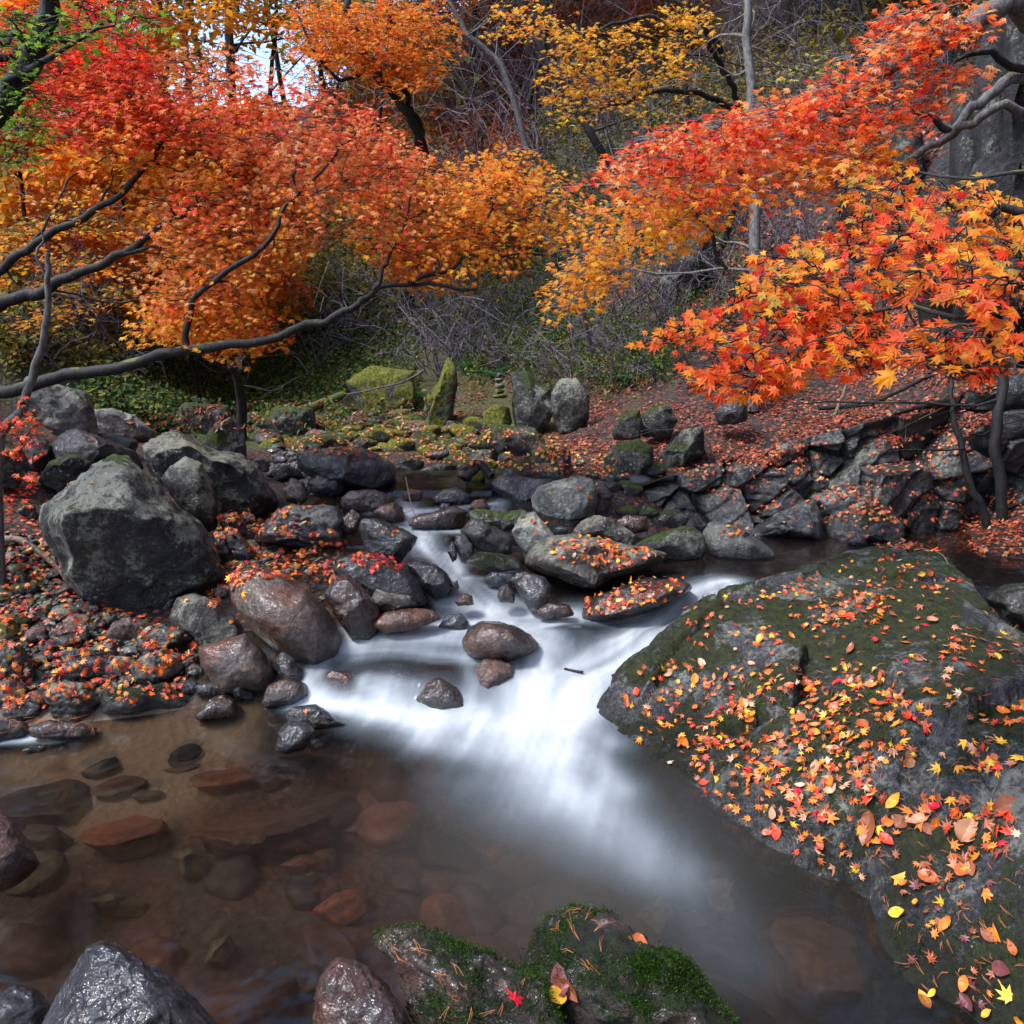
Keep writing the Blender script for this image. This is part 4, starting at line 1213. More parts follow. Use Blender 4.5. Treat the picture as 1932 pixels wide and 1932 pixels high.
def build_wall():
    """continuous fractured bedrock rising from the right pool to the leafy slope"""
    top = np.array([(1170, 930), (1250, 900), (1330, 878), (1430, 850), (1490, 832), (1580, 812), (1700, 775), (1780, 750), (1850, 720), (1932, 700), (2100, 670)], float)
    T_ = np.array([P(u, v, 5.42) for u, v in top])
    xs = np.arange(.75, 4.4, .0115)
    zt = np.interp(xs, T_[:, 0], T_[:, 2])
    s_ = np.linspace(0, 1, 120)
    X = np.repeat(xs[None], 120, 0)
    S = np.repeat(s_[:, None], len(xs), 1)
    ZT = np.repeat(zt[None], 120, 0)
    Z = .12 + (ZT + .02 - .12) * S
    Y = 4.96 + .36 * S ** 1.2 + .10 * np.sin(X * 2.3) * (1 - S)
    r = np.random.default_rng(5)
    k = 95
    # fracture cells: narrow, leaning slabs
    a = math.radians(62)
    wx = X + .05 * fbm(np.stack([X * 3, Z * 3, 0 * X], -1), 3)
    wz2 = Z + .05 * fbm(np.stack([X * 3, Z * 3, 0 * X + 7], -1), 3)
    A = np.stack([(wx * math.sin(a) + wz2 * math.cos(a)) * 1.5, (-wx * math.cos(a) + wz2 * math.sin(a)) * 1.0 * 1.9], -1)
    sx, sz = r.uniform(.6, 4.5, k), r.uniform(0, 1.3, k)
    B = np.stack([(sx * math.sin(a) + sz * math.cos(a)) * 1.5, (-sx * math.cos(a) + sz * math.sin(a)) * 1.9], -1)
    D = np.sqrt(((A[:, :, None, :] - B[None, None]) ** 2).sum(-1))
    o = np.argpartition(D, 2, axis=-1)[..., :2]
    d = np.take_along_axis(D, o, -1)
    sw = d[..., 0] > d[..., 1]
    id_ = np.where(sw, o[..., 1], o[..., 0])
    g = np.abs(d[..., 0] - d[..., 1])
    off = r.uniform(-.13, .11, k)
    tx, tz = r.uniform(-.5, .5, k), r.uniform(-.6, .2, k)
    dy = off[id_] + tx[id_] * (X - sx[id_]) + tz[id_] * (Z - sz[id_])
    dy = np.clip(dy, -.22, .2)
    dy += .09 * smooth(.05, 0, g)
    # layering
    q = (Z - .45 * X) * 7 + 1.2 * fbm(np.stack([X * 2, Z * 2, 0 * X + 3], -1), 3)
    saw = q - np.floor(q)
    dy += .018 * np.where(saw < .85, saw / .85, (1 - saw) / .15)
    dy += .05 * fbm(np.stack([X * 4, Z * 4, 0 * X + 1], -1), 4) + .012 * fbm(np.stack([X * 18, Z * 18, 0 * X + 1], -1), 3)
    Y2 = Y + dy * smooth(1.0, .9, S)
    # a sheltered shelf catching leaves
    me = mesh('bedrock', np.stack([X, Y2, Z], -1).reshape(-1, 3), grid_faces(len(xs), 120), M['bedrock'])
    o_ = link('bedrock_wall', me)
    tag(o_, 'continuous black fractured bedrock face rising from the right pool to the leafy slope', 'rock')


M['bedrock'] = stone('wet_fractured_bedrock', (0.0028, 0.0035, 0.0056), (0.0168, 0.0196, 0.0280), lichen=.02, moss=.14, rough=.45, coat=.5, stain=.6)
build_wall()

# ------------------------------------------------------------------ mossy ledge on the right (a real heightfield rock with cracks)
SL = [(1115, 1310, .02), (1130, 1345, 0), (1200, 1400, 0), (1330, 1500, 0), (1450, 1600, 0), (1560, 1660, 0), (1640, 1700, 0), (1650, 1760, 0), (1700, 1860, 0), (1850, 1940, 0),
      (1400, 1525, .02), (1530, 1612, .02), (1260, 1400, .025), (1280, 1172, .27), (1400, 1105, .38), (1500, 1070, .42), (1600, 1040, .46), (1700, 1018, .5), (1790, 1050, .48), (1850, 1110, .45), (1900, 1170, .42), (1200, 1260, .14),
      (1300, 1240, .22), (1400, 1200, .33), (1500, 1180, .38), (1700, 1130, .46), (1300, 1330, .08), (1450, 1350, .19), (1700, 1300, .38), (1850, 1250, .43), (1932, 1300, .46),
      (1450, 1500, .06), (1600, 1450, .21), (1800, 1450, .35), (1932, 1450, .41), (1600, 1600, .06), (1750, 1650, .13), (1932, 1650, .28), (1750, 1800, .05), (1932, 1850, .15), (2050, 1500, .42),
      (2050, 1250, .45), (2100, 1800, .3)]


def build_slab():
    S = np.array(SL)
    w = Pz(S[:, 0], S[:, 1], S[:, 2])
    Kx = w[:, :2]
    ws = tps_fit(Kx, S[:, 2], .002)
    edge_ = [(1118, 1312), (1130, 1345), (1200, 1400), (1330, 1500), (1450, 1600), (1560, 1660), (1640, 1700), (1650, 1760), (1700, 1860), (1850, 1945), (2050, 2100)]
    e = [Pz(u, v, 0.0)[:2] for u, v in edge_]
    e += [np.array([1.9, .9]), np.array([3.4, 1.6]), np.array([3.6, 2.6])]
    for u, v, z in [(1990, 1230, .42), (1900, 1165, .42), (1850, 1108, .45), (1790, 1048, .48), (1700, 1015, .5), (1600, 1038, .46), (1500, 1068, .42), (1400, 1103, .38), (1285, 1165, .27), (1240, 1225, .17)]:
        e.append(Pz(u, v, z)[:2])
    poly = np.array(e)
    xs = np.arange(poly[:, 0].min() - .3, poly[:, 0].max() + .3, .0105)
    ys = np.arange(poly[:, 1].min() - .3, poly[:, 1].max() + .35, .0105)
    X, Y = np.meshgrid(xs, ys)
    Z = tps_eval(Kx, ws, np.stack([X, Y], -1))
    Z = np.clip(Z, -.2, .62)
    # fracture blocks
    r = np.random.default_rng(12)
    seeds = np.stack([r.uniform(xs[0], xs[-1], 120), r.uniform(ys[0], ys[-1], 120)], 1)
    wx = X + .10 * fbm(np.stack([X * 2.2, Y * 2.2, 0 * X], -1), 3)
    wy = Y + .10 * fbm(np.stack([X * 2.2, Y * 2.2, 0 * X + 5], -1), 3)
    # cells stretched along the strata (running to the upper right)
    ca, sa = math.cos(.5), math.sin(.5)
    A = np.stack([(wx * ca + wy * sa) * .62, (-wx * sa + wy * ca) * 1.25], -1)
    B = np.stack([(seeds[:, 0] * ca + seeds[:, 1] * sa) * .62, (-seeds[:, 0] * sa + seeds[:, 1] * ca) * 1.25], -1)
    D = np.sqrt(((A[:, :, None, :] - B[None, None]) ** 2).sum(-1))
    o = np.argsort(D, axis=-1)[..., :2]
    d1 = np.take_along_axis(D, o[..., :1], -1)[..., 0]
    d2 = np.take_along_axis(D, o[..., 1:2], -1)[..., 0]
    offs = r.uniform(-.03, .03, 120)
    tx, ty = r.uniform(-.13, .13, 120), r.uniform(-.13, .13, 120)
    id_ = o[..., 0]
    ef = smooth(.0, .3, polydist(poly, X, Y))
    Z += ef * (offs[id_] + tx[id_] * (X - seeds[id_, 0]) + ty[id_] * (Y - seeds[id_, 1]))
    g = d2 - d1
    Z -= .028 * smooth(.016, 0, g)
    # thin strata steps
    s = (-.45 * X + 1.0 * Y) * 5.5 + 1.3 * fbm(np.stack([X * 1.4, Y * 1.4, 0 * X + 2], -1), 3)
    saw = s - np.floor(s)
    mk = smooth(-.1, .35, fbm(np.stack([X * 1.1, Y * 1.1, 0 * X + 8], -1), 2))
    Z += .055 * mk * np.where(saw < .9, saw / .9, (1 - saw) / .1)
    Z += .022 * fbm(np.stack([X * 3, Y * 3, 0 * X], -1), 4) + .012 * fbm(np.stack([X * 13, Y * 13, 0 * X], -1), 4)
    ins = inpoly(poly, X, Y)
    dd = polydist(poly, X, Y)
    sd = np.where(ins, -dd, dd) + .035 * fbm(np.stack([X * 5, Y * 5, 0 * X + 4], -1), 3)
    Z = Z - .35 * np.maximum(0, .06 - np.maximum(-sd, 0)) - np.where(sd > 0, 2.2 * sd + 6 * sd ** 2, 0)
    keep = (sd < .32)
    fa = grid_faces(len(xs), len(ys))
    fa = fa[keep.ravel()[fa].all(1)]
    used, inv = np.unique(fa.ravel(), return_inverse=True)
    V = np.stack([X, Y, Z], -1).reshape(-1, 3)[used]
    me = mesh('rock_ledge', V, inv.reshape(-1, 4), M['slab'])
    o = link('mossy_ledge', me)
    tag(o, 'broad mossy rock ledge strewn with bright fallen leaves beside the pool', 'rock')
    return o


slab = build_slab()
bpy.context.view_layer.update()
deps = bpy.context.evaluated_depsgraph_get()


def cast(u, v, only=None):
    o = Vector((0, 0, CAMZ))
    d = Vector(ray(u, v)).normalized()
    org = o
    for _ in range(4):
        ok, loc, nrm, idx, ob, mat = sc.ray_cast(deps, org, d, distance=60)
        if not ok:
            return None
        if ob.name == 'water':
            org = loc + d * .002
            continue
        return loc, nrm, ob
    return None


def cast_g(u, v):
    """fast: only the ground and the bedrock"""
    o_ = Vector((0, 0, CAMZ))
    d_ = Vector(ray(u, v)).normalized()
    best = None
    for ob in (ground, bpy.data.objects['bedrock_wall']):
        ok, loc, nrm, idx = ob.ray_cast(o_, d_)
        if ok and (best is None or (loc - o_).length < (best[0] - o_).length):
            best = (loc, nrm, ob)
    return best


def drop(x, y, z=8):
    org = Vector((x, y, z))
    for _ in range(3):
        ok, loc, nrm, idx, ob, mat = sc.ray_cast(deps, org, Vector((0, 0, -1)), distance=60)
        if not ok:
            return None
        if ob.name == 'water':
            return None
        return loc, nrm, ob
    return None


LAND = [(240, 1000, 'the largest peaked boulder'), (530, 1130, 'the big smooth tan boulder'), (400, 920, 'the broad lichen-patched boulder'), (700, 870, 'the long flat-topped far rock'), (570, 980, 'the split slate boulder'),
        (840, 740, 'the leaning mossy pillar'), (942, 740, 'the stone cairn'), (1070, 740, 'the tall dark boulder on the slope'), (1425, 500, 'the straight grey trunk'), (1130, 250, 'the dark leaning trunk'),
        (1290, 180, 'the dark upright trunk'), (900, 80, 'the grey slanting trunk'), (700, 130, 'the two dark stems'), (60, 560, 'the black maple limbs'), (450, 740, 'the short dark stem'), (1370, 470, 'the small dark drooping branch'),
        (1180, 800, 'the squared outcrop block'), (1600, 350, 'the grey-brown crag'), (1290, 500, 'the grey crag among twigs'), (580, 780, 'the mossy fallen log'), (700, 560, 'the fork of the long black limb'), (1060, 430, 'the tip of the orange maple bough'),
        (150, 1300, 'the swirl-layered boulder'), (250, 1310, 'the stone with vivid green moss'), (40, 1250, 'the mossy rugged boulder'), (300, 1200, 'the flat pinkish slab'), (700, 1080, 'the long black leaf-covered boulder'), (60, 1060, 'the exposed root'),
        (900, 850, 'the wide hollow mossy boulder'), (1080, 920, 'the pale whitish boulder'), (780, 1000, 'the upper rapid'), (470, 1220, 'the wet brown boulder at the water edge'), (1500, 100, 'the pale yellow-green sprig'), (230, 780, 'the whitish flat boulder'), (100, 1190, 'the bright mossy stone'), (350, 1300, 'the pool edge')]


_used = set()


def uniq(head, u, v, tail=''):
    d = sorted((math.hypot(u - a, (v - b) * 1.2), w) for a, b, w in LAND)
    base_ = head + ' ' + near(u, v)
    for k in range(0, 9):
        q = base_ + (', toward ' + d[k][1] if k else '') + tail
        if k and len(q.split()) > 16:
            continue
        if q not in _used:
            _used.add(q)
            return q
    return base_ + tail


def near(u, v):
    d = sorted((math.hypot(u - a, (v - b) * 1.2), a, b, w) for a, b, w in LAND)[0]
    _, a, b, w = d
    side = 'close by' if d[0] < 25 else ('above' if v < b and abs(v - b) > abs(u - a) else 'below' if abs(v - b) > abs(u - a) else ('left of' if u < a else 'right of'))
    if side == 'close by':
        side = 'beside'
    return side + ' ' + w


# ------------------------------------------------------------------ cobbles
cob_mesh = {}


def cobble_variants():
    out = []
    for i in range(10):
        r = np.random.default_rng(500 + i)
        v, f = ico(4 if i < 5 else 3)
        v = chisel(v.copy(), r, 12 if i % 3 else 5, .6, .92)
        v = v * (1 + .10 * fbm(v * 1.3 + i * 7, 3) + .03 * fbm(v * 6 + i, 2))[:, None]
        v = v * np.array([1.0, r.uniform(.7, .9), r.uniform(.45, .7)])
        out.append((v, f))
    return out


CV = cobble_variants()


def cobble(x, y, z, s, mat, vi, label, group, rz=None, tilt=.3, name='cobble'):
    key = (vi, mat)
    if key not in cob_mesh:
        cob_mesh[key] = mesh('cobble', CV[vi][0], CV[vi][1], M[mat])
    o = link(name, cob_mesh[key])
    o.location = (x, y, z + s * .18)
    o.rotation_euler = (random.uniform(-tilt, tilt), random.uniform(-tilt, tilt), random.uniform(0, 6.28))
    o.scale = (s, s * random.uniform(.8, 1.1), s * random.uniform(.8, 1.1))
    tag(o, label, 'stone', group)
    return o


ZONES = [
    # polygon (1932 px), count, size range m, material weights, words, group
    ([(0, 1160), (150, 1130), (330, 1190), (380, 1280), (330, 1330), (180, 1320), (0, 1340)], 85, (.03, .085), {'pink': 3, 'tan': 4, 'slate': 2, 'dark': 2, 'wetblue': 1}, 'on the gravel shelf by the pool', 'cobbles on the gravel shelf'),
    ([(0, 1000), (90, 1020), (130, 1120), (90, 1180), (0, 1160)], 22, (.03, .07), {'pink': 1, 'tan': 2, 'dark': 3, 'greymoss': 2}, 'left of the largest boulder', 'cobbles beside the largest boulder'),
    ([(420, 1010), (520, 1020), (640, 1030), (660, 1100), (600, 1140), (520, 1090), (430, 1080)], 46, (.025, .06), {'dark': 3, 'tan': 2, 'slate': 3, 'pink': 1}, 'on the leafy bank above the big smooth boulder', 'cobbles on the mid bank'),
    ([(520, 850), (640, 850), (690, 900), (660, 950), (560, 930), (500, 890)], 50, (.05, .12), {'slate': 3, 'tan': 2, 'dark': 3, 'wetblue': 2}, 'left of the upper stream', 'cobbles beside the upper stream'),
    ([(470, 800), (700, 790), (880, 800), (1040, 850), (1060, 900), (900, 880), (700, 850), (500, 850)], 130, (.07, .20), {'moss': 4, 'greymoss': 5, 'tan': 1}, 'in the far stream bed', 'mossy stones of the far stream bed'),
    ([(200, 800), (480, 790), (860, 760), (860, 800), (500, 812), (200, 815)], 50, (.08, .22), {'moss': 3, 'greymoss': 5}, 'at the foot of the far bank', 'mossy stones at the foot of the far bank'),
    ([(680, 870), (900, 850), (1120, 870), (1180, 930), (1000, 960), (900, 960), (700, 940)], 36, (.06, .13), {'wet': 4, 'slate': 2, 'greymoss': 3, 'brown': 2}, 'beside the upper stream pool', 'boulders crowding the upper stream'),
    ([(740, 880), (910, 875), (920, 900), (760, 905)], 9, (.13, .22), {'slate': 3, 'greymoss': 3, 'wet': 1}, 'damming the top of the upper pool', 'boulders damming the upper pool'),
    ([(1100, 880), (1290, 840), (1300, 960), (1180, 1000), (1120, 960)], 24, (.06, .13), {'greymoss': 4, 'dark': 3}, 'at the foot of the outcrops', 'stones at the foot of the outcrops'),
    ([(660, 1100), (760, 1130), (800, 1180), (690, 1180)], 8, (.03, .06), {'brown': 3, 'dark': 2}, 'at the foot of the long black boulder', 'stones by the long black boulder'),
    ([(700, 940), (900, 940), (1000, 1000), (880, 1050), (740, 1010)], 14, (.04, .07), {'wet': 4, 'brown': 2}, 'in the upper cascades', 'stones in the upper cascades'),
]
WORDS = {'pink': 'pinkish angular', 'tan': 'tan-grey', 'slate': 'flat slate', 'dark': 'dark', 'wetblue': 'blue-grey wet', 'greymoss': 'grey part-mossy', 'moss': 'green mossy', 'brown': 'wet brown', 'wet': 'glossy black'}
for zp, cnt, (s0, s1), mats, words, grp in ZONES:
    keys = list(mats)
    wts = [mats[k] for k in keys]
    pp = sample_poly(zp, cnt)
    for u, v in pp:
        c_ = cast(u, v)
        if c_ is None:
            continue
        loc, nrm, ob = c_
        if ob.name != 'ground':
            continue
        k = random.choices(keys, wts)[0]
        s = random.uniform(s0, s1)
        cobble(loc.x, loc.y, loc.z, s, k, random.randrange(10), uniq(f'{"tiny " if s < .04 else "small " if s < .06 else "" if s < .1 else "larger " if s < .14 else "big "}{WORDS[k]} stone', u, v), grp)

# sunk cobbles on pool bed
for i in range(120):
    x, y = random.uniform(-1.7, 1.1), random.uniform(1.2, 3.0)
    g = float(gz0(x, y))
    if g > -.07:
        continue
    s = random.uniform(.05, .17)
    if x < -.8 and y > 2.0 and random.random() < .6:
        continue
    if g + s * .7 > -.02:
        s = max(.02, (-.03 - g) / .8)
    k = random.choices(['brown', 'rust', 'dark', 'tan', 'wet'], [4, 3, 4, 1, 3])[0]
    cobble(x, y, g - s * .1, s, SM[k], random.randrange(10), f'{ {"brown": "brown", "rust": "rust-red", "dark": "dark", "tan": "pale tan", "wet": "blackish"}[k]} stone blurred under the pool water {"near the sandy shore" if x < -.9 else "in front of the white plume" if y > 2.2 else "in the near deep water"}', 'stones on the pool bed', name='sunken_stone')

# gravel: real pebbles joined
def build_gravel():
    V, F, off = [], [], 0
    v, f = ico(1)
    cols = []
    for zp, cnt, sr, mats, words, grp in ZONES[:4]:
        pp = sample_poly(zp, cnt * 16)
        for u, v_ in pp:
            h = hit(u, v_, False)
            s = random.uniform(.006, .018) * (1 + h[1] / 10)
            q = v * np.array([s, s * random.uniform(.6, 1), s * random.uniform(.4, .7)])
            q = q * (1 + .25 * perlin(v * 1.7 + random.uniform(0, 90)))[:, None]
            a = random.uniform(0, 6.28)
            q = np.stack([q[:, 0] * math.cos(a) - q[:, 1] * math.sin(a), q[:, 0] * math.sin(a) + q[:, 1] * math.cos(a), q[:, 2]], 1)
            V.append(q + np.array([h[0], h[1], h[2] + s * .25]))
            F.append(f + off)
            off += len(v)
    me = mesh('gravel', np.concatenate(V), np.concatenate(F), M['tan'])
    tag(link('gravel', me), 'fine gravel and pebbles between the stones of the left bank', kind='stuff')


build_gravel()
bpy.context.view_layer.update()
deps = bpy.context.evaluated_depsgraph_get()

# ------------------------------------------------------------------ leaf shapes
def maple_shape(lobes=7, curl=.12, seed=0):
    r = np.random.default_rng(seed)
    if lobes == 7:
        tip = [(0, 1.0), (38, .95), (76, .78), (120, .48)]
    else:
        tip = [(0, 1.0), (48, .85), (100, .55)]
    pts = []
    seq = []
    for a, l in tip:
        seq.append((a + r.uniform(-4, 4), l * r.uniform(.82, 1.08)))
    right = []
    for i, (a, l) in enumerate(seq):
        right.append((a, l))
        if i < len(seq) - 1:
            a2, l2 = seq[i + 1]
            right.append(((a + a2) / 2, .47 * (l + l2) / 2 * 1.05))
    right.append((165, .12))
    ring = [(a, l) for a, l in right] + [(-a, l) for a, l in right[::-1] if a != 0]
    ang = np.radians([a for a, _ in ring])
    L = np.array([l for _, l in ring])
    x, y = np.sin(ang) * L, np.cos(ang) * L
    z = -curl * L ** 2 + .09 * r.normal(size=len(L)) * L + .25 * curl * x * np.abs(x)
    v = np.vstack([[0, 0, 0], np.stack([x, y, z], 1)])
    n = len(L)
    f = np.array([[0, 1 + (i + 1) % n, 1 + i] for i in range(n)])
    v[:, 1] -= .2
    return v * .55, f


def oval_shape(seed=0, curl=.15, w=.3):
    r = np.random.default_rng(seed)
    t = np.linspace(0, 1, 9)
    prof_ = w * np.sin(np.pi * t ** .85) ** .8
    y = t - .5
    fold = .35
    rows = []
    for i in range(9):
        zz = curl * ((t[i] - .5) ** 2) * 2
        e = .02 * r.normal()
        rows += [(-prof_[i], y[i], zz + prof_[i] * fold + e), (0, y[i], zz), (prof_[i], y[i], zz + prof_[i] * fold * r.uniform(.5, 1.2) - e)]
    v = np.array(rows)
    f = []
    for i in range(8):
        a = i * 3
        f += [[a, a + 1, a + 4], [a, a + 4, a + 3], [a + 1, a + 2, a + 5], [a + 1, a + 5, a + 4]]
    return v, np.array(f)


def simple_leaf():
    v = np.array([[0, -.5, 0], [.3, 0, .06], [.08, .08, 0], [0, .55, -.05], [-.08, .08, 0], [-.3, 0, .06]])
    f = np.array([[0, 1, 2], [0, 2, 4], [0, 4, 5], [2, 3, 4]])
    return v, f


LEAF7 = [maple_shape(7, .12, 1), maple_shape(7, .35, 2), maple_shape(7, -.12, 3), maple_shape(7, .5, 21), maple_shape(7, .2, 22), maple_shape(5, .3, 23)]
LEAF5 = [maple_shape(5, .15, 4)]
LEAFS = [(np.array([[0, -.5, 0], [.3, .02, .07], [0, .55, -.05], [-.3, .02, .07]]), np.array([[0, 1, 2], [0, 2, 3]]))]

PAL = {
    'red': [((.80, .06, .02), 3), ((.88, .11, .025), 4), ((.90, .19, .04), 4), ((.66, .02, .02), 1)],
    'salmon': [((.94, .30, .07), 5), ((.94, .44, .17), 4), ((.93, .22, .035), 4), ((.95, .56, .22), 2)],
    'orange': [((.94, .32, .025), 5), ((.94, .42, .035), 5), ((.92, .22, .02), 3), ((.94, .56, .06), 2)],
    'amber': [((.92, .42, .03), 5), ((.93, .54, .05), 4), ((.86, .22, .02), 3), ((.85, .55, .05), 1)],
    'yellow': [((.9, .50, .04), 5), ((.88, .40, .02), 4), ((.85, .6, .08), 2), ((.8, .25, .02), 1)],
    'green': [((.10, .24, .02), 4), ((.2, .36, .03), 3), ((.05, .13, .02), 2), ((.42, .42, .04), 1)],
    'olive': [((.22, .24, .04), 4), ((.4, .36, .05), 3), ((.12, .16, .03), 3), ((.6, .42, .06), 1)],
    'palegreen': [((.5, .55, .12), 4), ((.35, .45, .08), 3), ((.6, .6, .2), 1)],
    'conifer': [((.02, .06, .035), 4), ((.04, .10, .06), 3), ((.015, .035, .03), 2)],
    'rust': [((.45, .12, .04), 4), ((.55, .2, .05), 3), ((.35, .08, .04), 3)],
    'under': [((.07, .17, .04), 4), ((.14, .27, .05), 3), ((.3, .36, .06), 2), ((.03, .08, .04), 3), ((.45, .4, .07), 1)],
}


def pick(pal, n, r=rng):
    L = PAL[pal] if isinstance(pal, str) else pal
    c = np.array([a for a, _ in L])
    w = np.array([b for _, b in L], float)
    i = r.choice(len(c), n, p=w / w.sum())
    q = c[i] * (1 + r.uniform(-.15, .15, (n, 1))) * (1 + r.uniform(-.06, .06, (n, 3)))
    return np.clip(q, 0, .95)


def frames(nrm, yaw_dir):
    """rotation matrices with z=nrm, y along yaw_dir"""
    z = nrm / (np.linalg.norm(nrm, axis=1)[:, None] + 1e-9)
    y = yaw_dir - (yaw_dir * z).sum(1)[:, None] * z
    y /= np.linalg.norm(y, axis=1)[:, None] + 1e-9
    x = np.cross(y, z)
    return np.stack([x, y, z], -1)      # columns


def leaf_rad(v):
    r_ = np.hypot(v[:, 0], v[:, 1])
    return r_ / r_.max()


def leaf_mesh(name, pos, rot, size, col, shapes, mat):
    V, F, CC, RD = [], [], [], []
    off = 0
    idx = np.arange(len(pos)) % len(shapes)
    for k, (v, f) in enumerate(shapes):
        m = idx == k
        if not m.any():
            continue
        p, R_, s, c = pos[m], rot[m], size[m], col[m]
        q = np.einsum('nij,vj->nvi', R_, v) * s[:, None, None] + p[:, None, :]
        n, nv = len(p), len(v)
        V.append(q.reshape(-1, 3))
        F.append((f[None] + (np.arange(n) * nv)[:, None, None]).reshape(-1, 3) + off)
        CC.append(np.repeat(c, nv, 0))
        RD.append(np.tile(leaf_rad(v), n))
        off += n * nv
    return mesh(name, np.concatenate(V), np.concatenate(F), mat, smooth_=False, pcol={'col': np.concatenate(CC)}, pfl={'rad': np.concatenate(RD)})


_lobj = {}


def leaf_objects(name, parent, base, pos, rot, size, col, shapes, mat, tagf=None):
    """individual leaf objects sharing meshes"""
    out = []
    for i in range(len(pos)):
        k = i % len(shapes)
        key = (id(shapes[k]), mat.name)
        if key not in _lobj:
            _lobj[key] = mesh('leaf', shapes[k][0], shapes[k][1], mat, smooth_=False, pfl={'rad': leaf_rad(shapes[k][0])})
        o = bpy.data.objects.new(name, _lobj[key])
        C.objects.link(o)
        Mx = Matrix([list(map(float, rot[i][a] * size[i])) + [float(pos[i][a] - base[a])] for a in range(3)] + [[0, 0, 0, 1]])
        o.matrix_basis = Mx
        if parent is not None:
            o.parent = parent
        o.color = (float(col[i][0]), float(col[i][1]), float(col[i][2]), 1)
        if tagf:
            tagf(o, i)
        out.append(o)
    return out


# ------------------------------------------------------------------ trees with sprays
def spray_leaves(c, az, L, n, tilt, size, r, leaf_tilt=.35, droop=.25, face=.0):
    """one flat spray: centre c, pointing az; returns pos, normals, yaw"""
    d = np.array([math.cos(az), math.sin(az), 0])
    s = np.array([-math.sin(az), math.cos(az), 0])
    t = r.uniform(-.5, .5, n)
    w = (1 - np.abs(2 * t) ** 2) * .5
    l = r.uniform(-1, 1, n) * w * .9
    pos = d * (t * L)[:, None] + s * (l * L)[:, None]
    pos[:, 2] += -droop * L * (t + .5) ** 2 - .15 * L * (l * 2) ** 2 + r.normal(0, .012 + .02 * L, n)
    # tilt plane towards the camera
    nrm0 = np.array([tilt[0], tilt[1], 1.0])
    nrm0 /= np.linalg.norm(nrm0)
    pos[:, 2] += -(pos[:, 0] * nrm0[0] + pos[:, 1] * nrm0[1]) / nrm0[2] * 1.0
    nr = nrm0 + r.normal(0, leaf_tilt, (n, 3)) * np.array([1, 1, .4])
    nr[:, 2] = np.abs(nr[:, 2])
    yaw = d * r.uniform(.3, 1, n)[:, None] + s * (l * 3 + r.normal(0, .5, n))[:, None] - np.array([0, 0, .35])
    return pos + c, nr, yaw


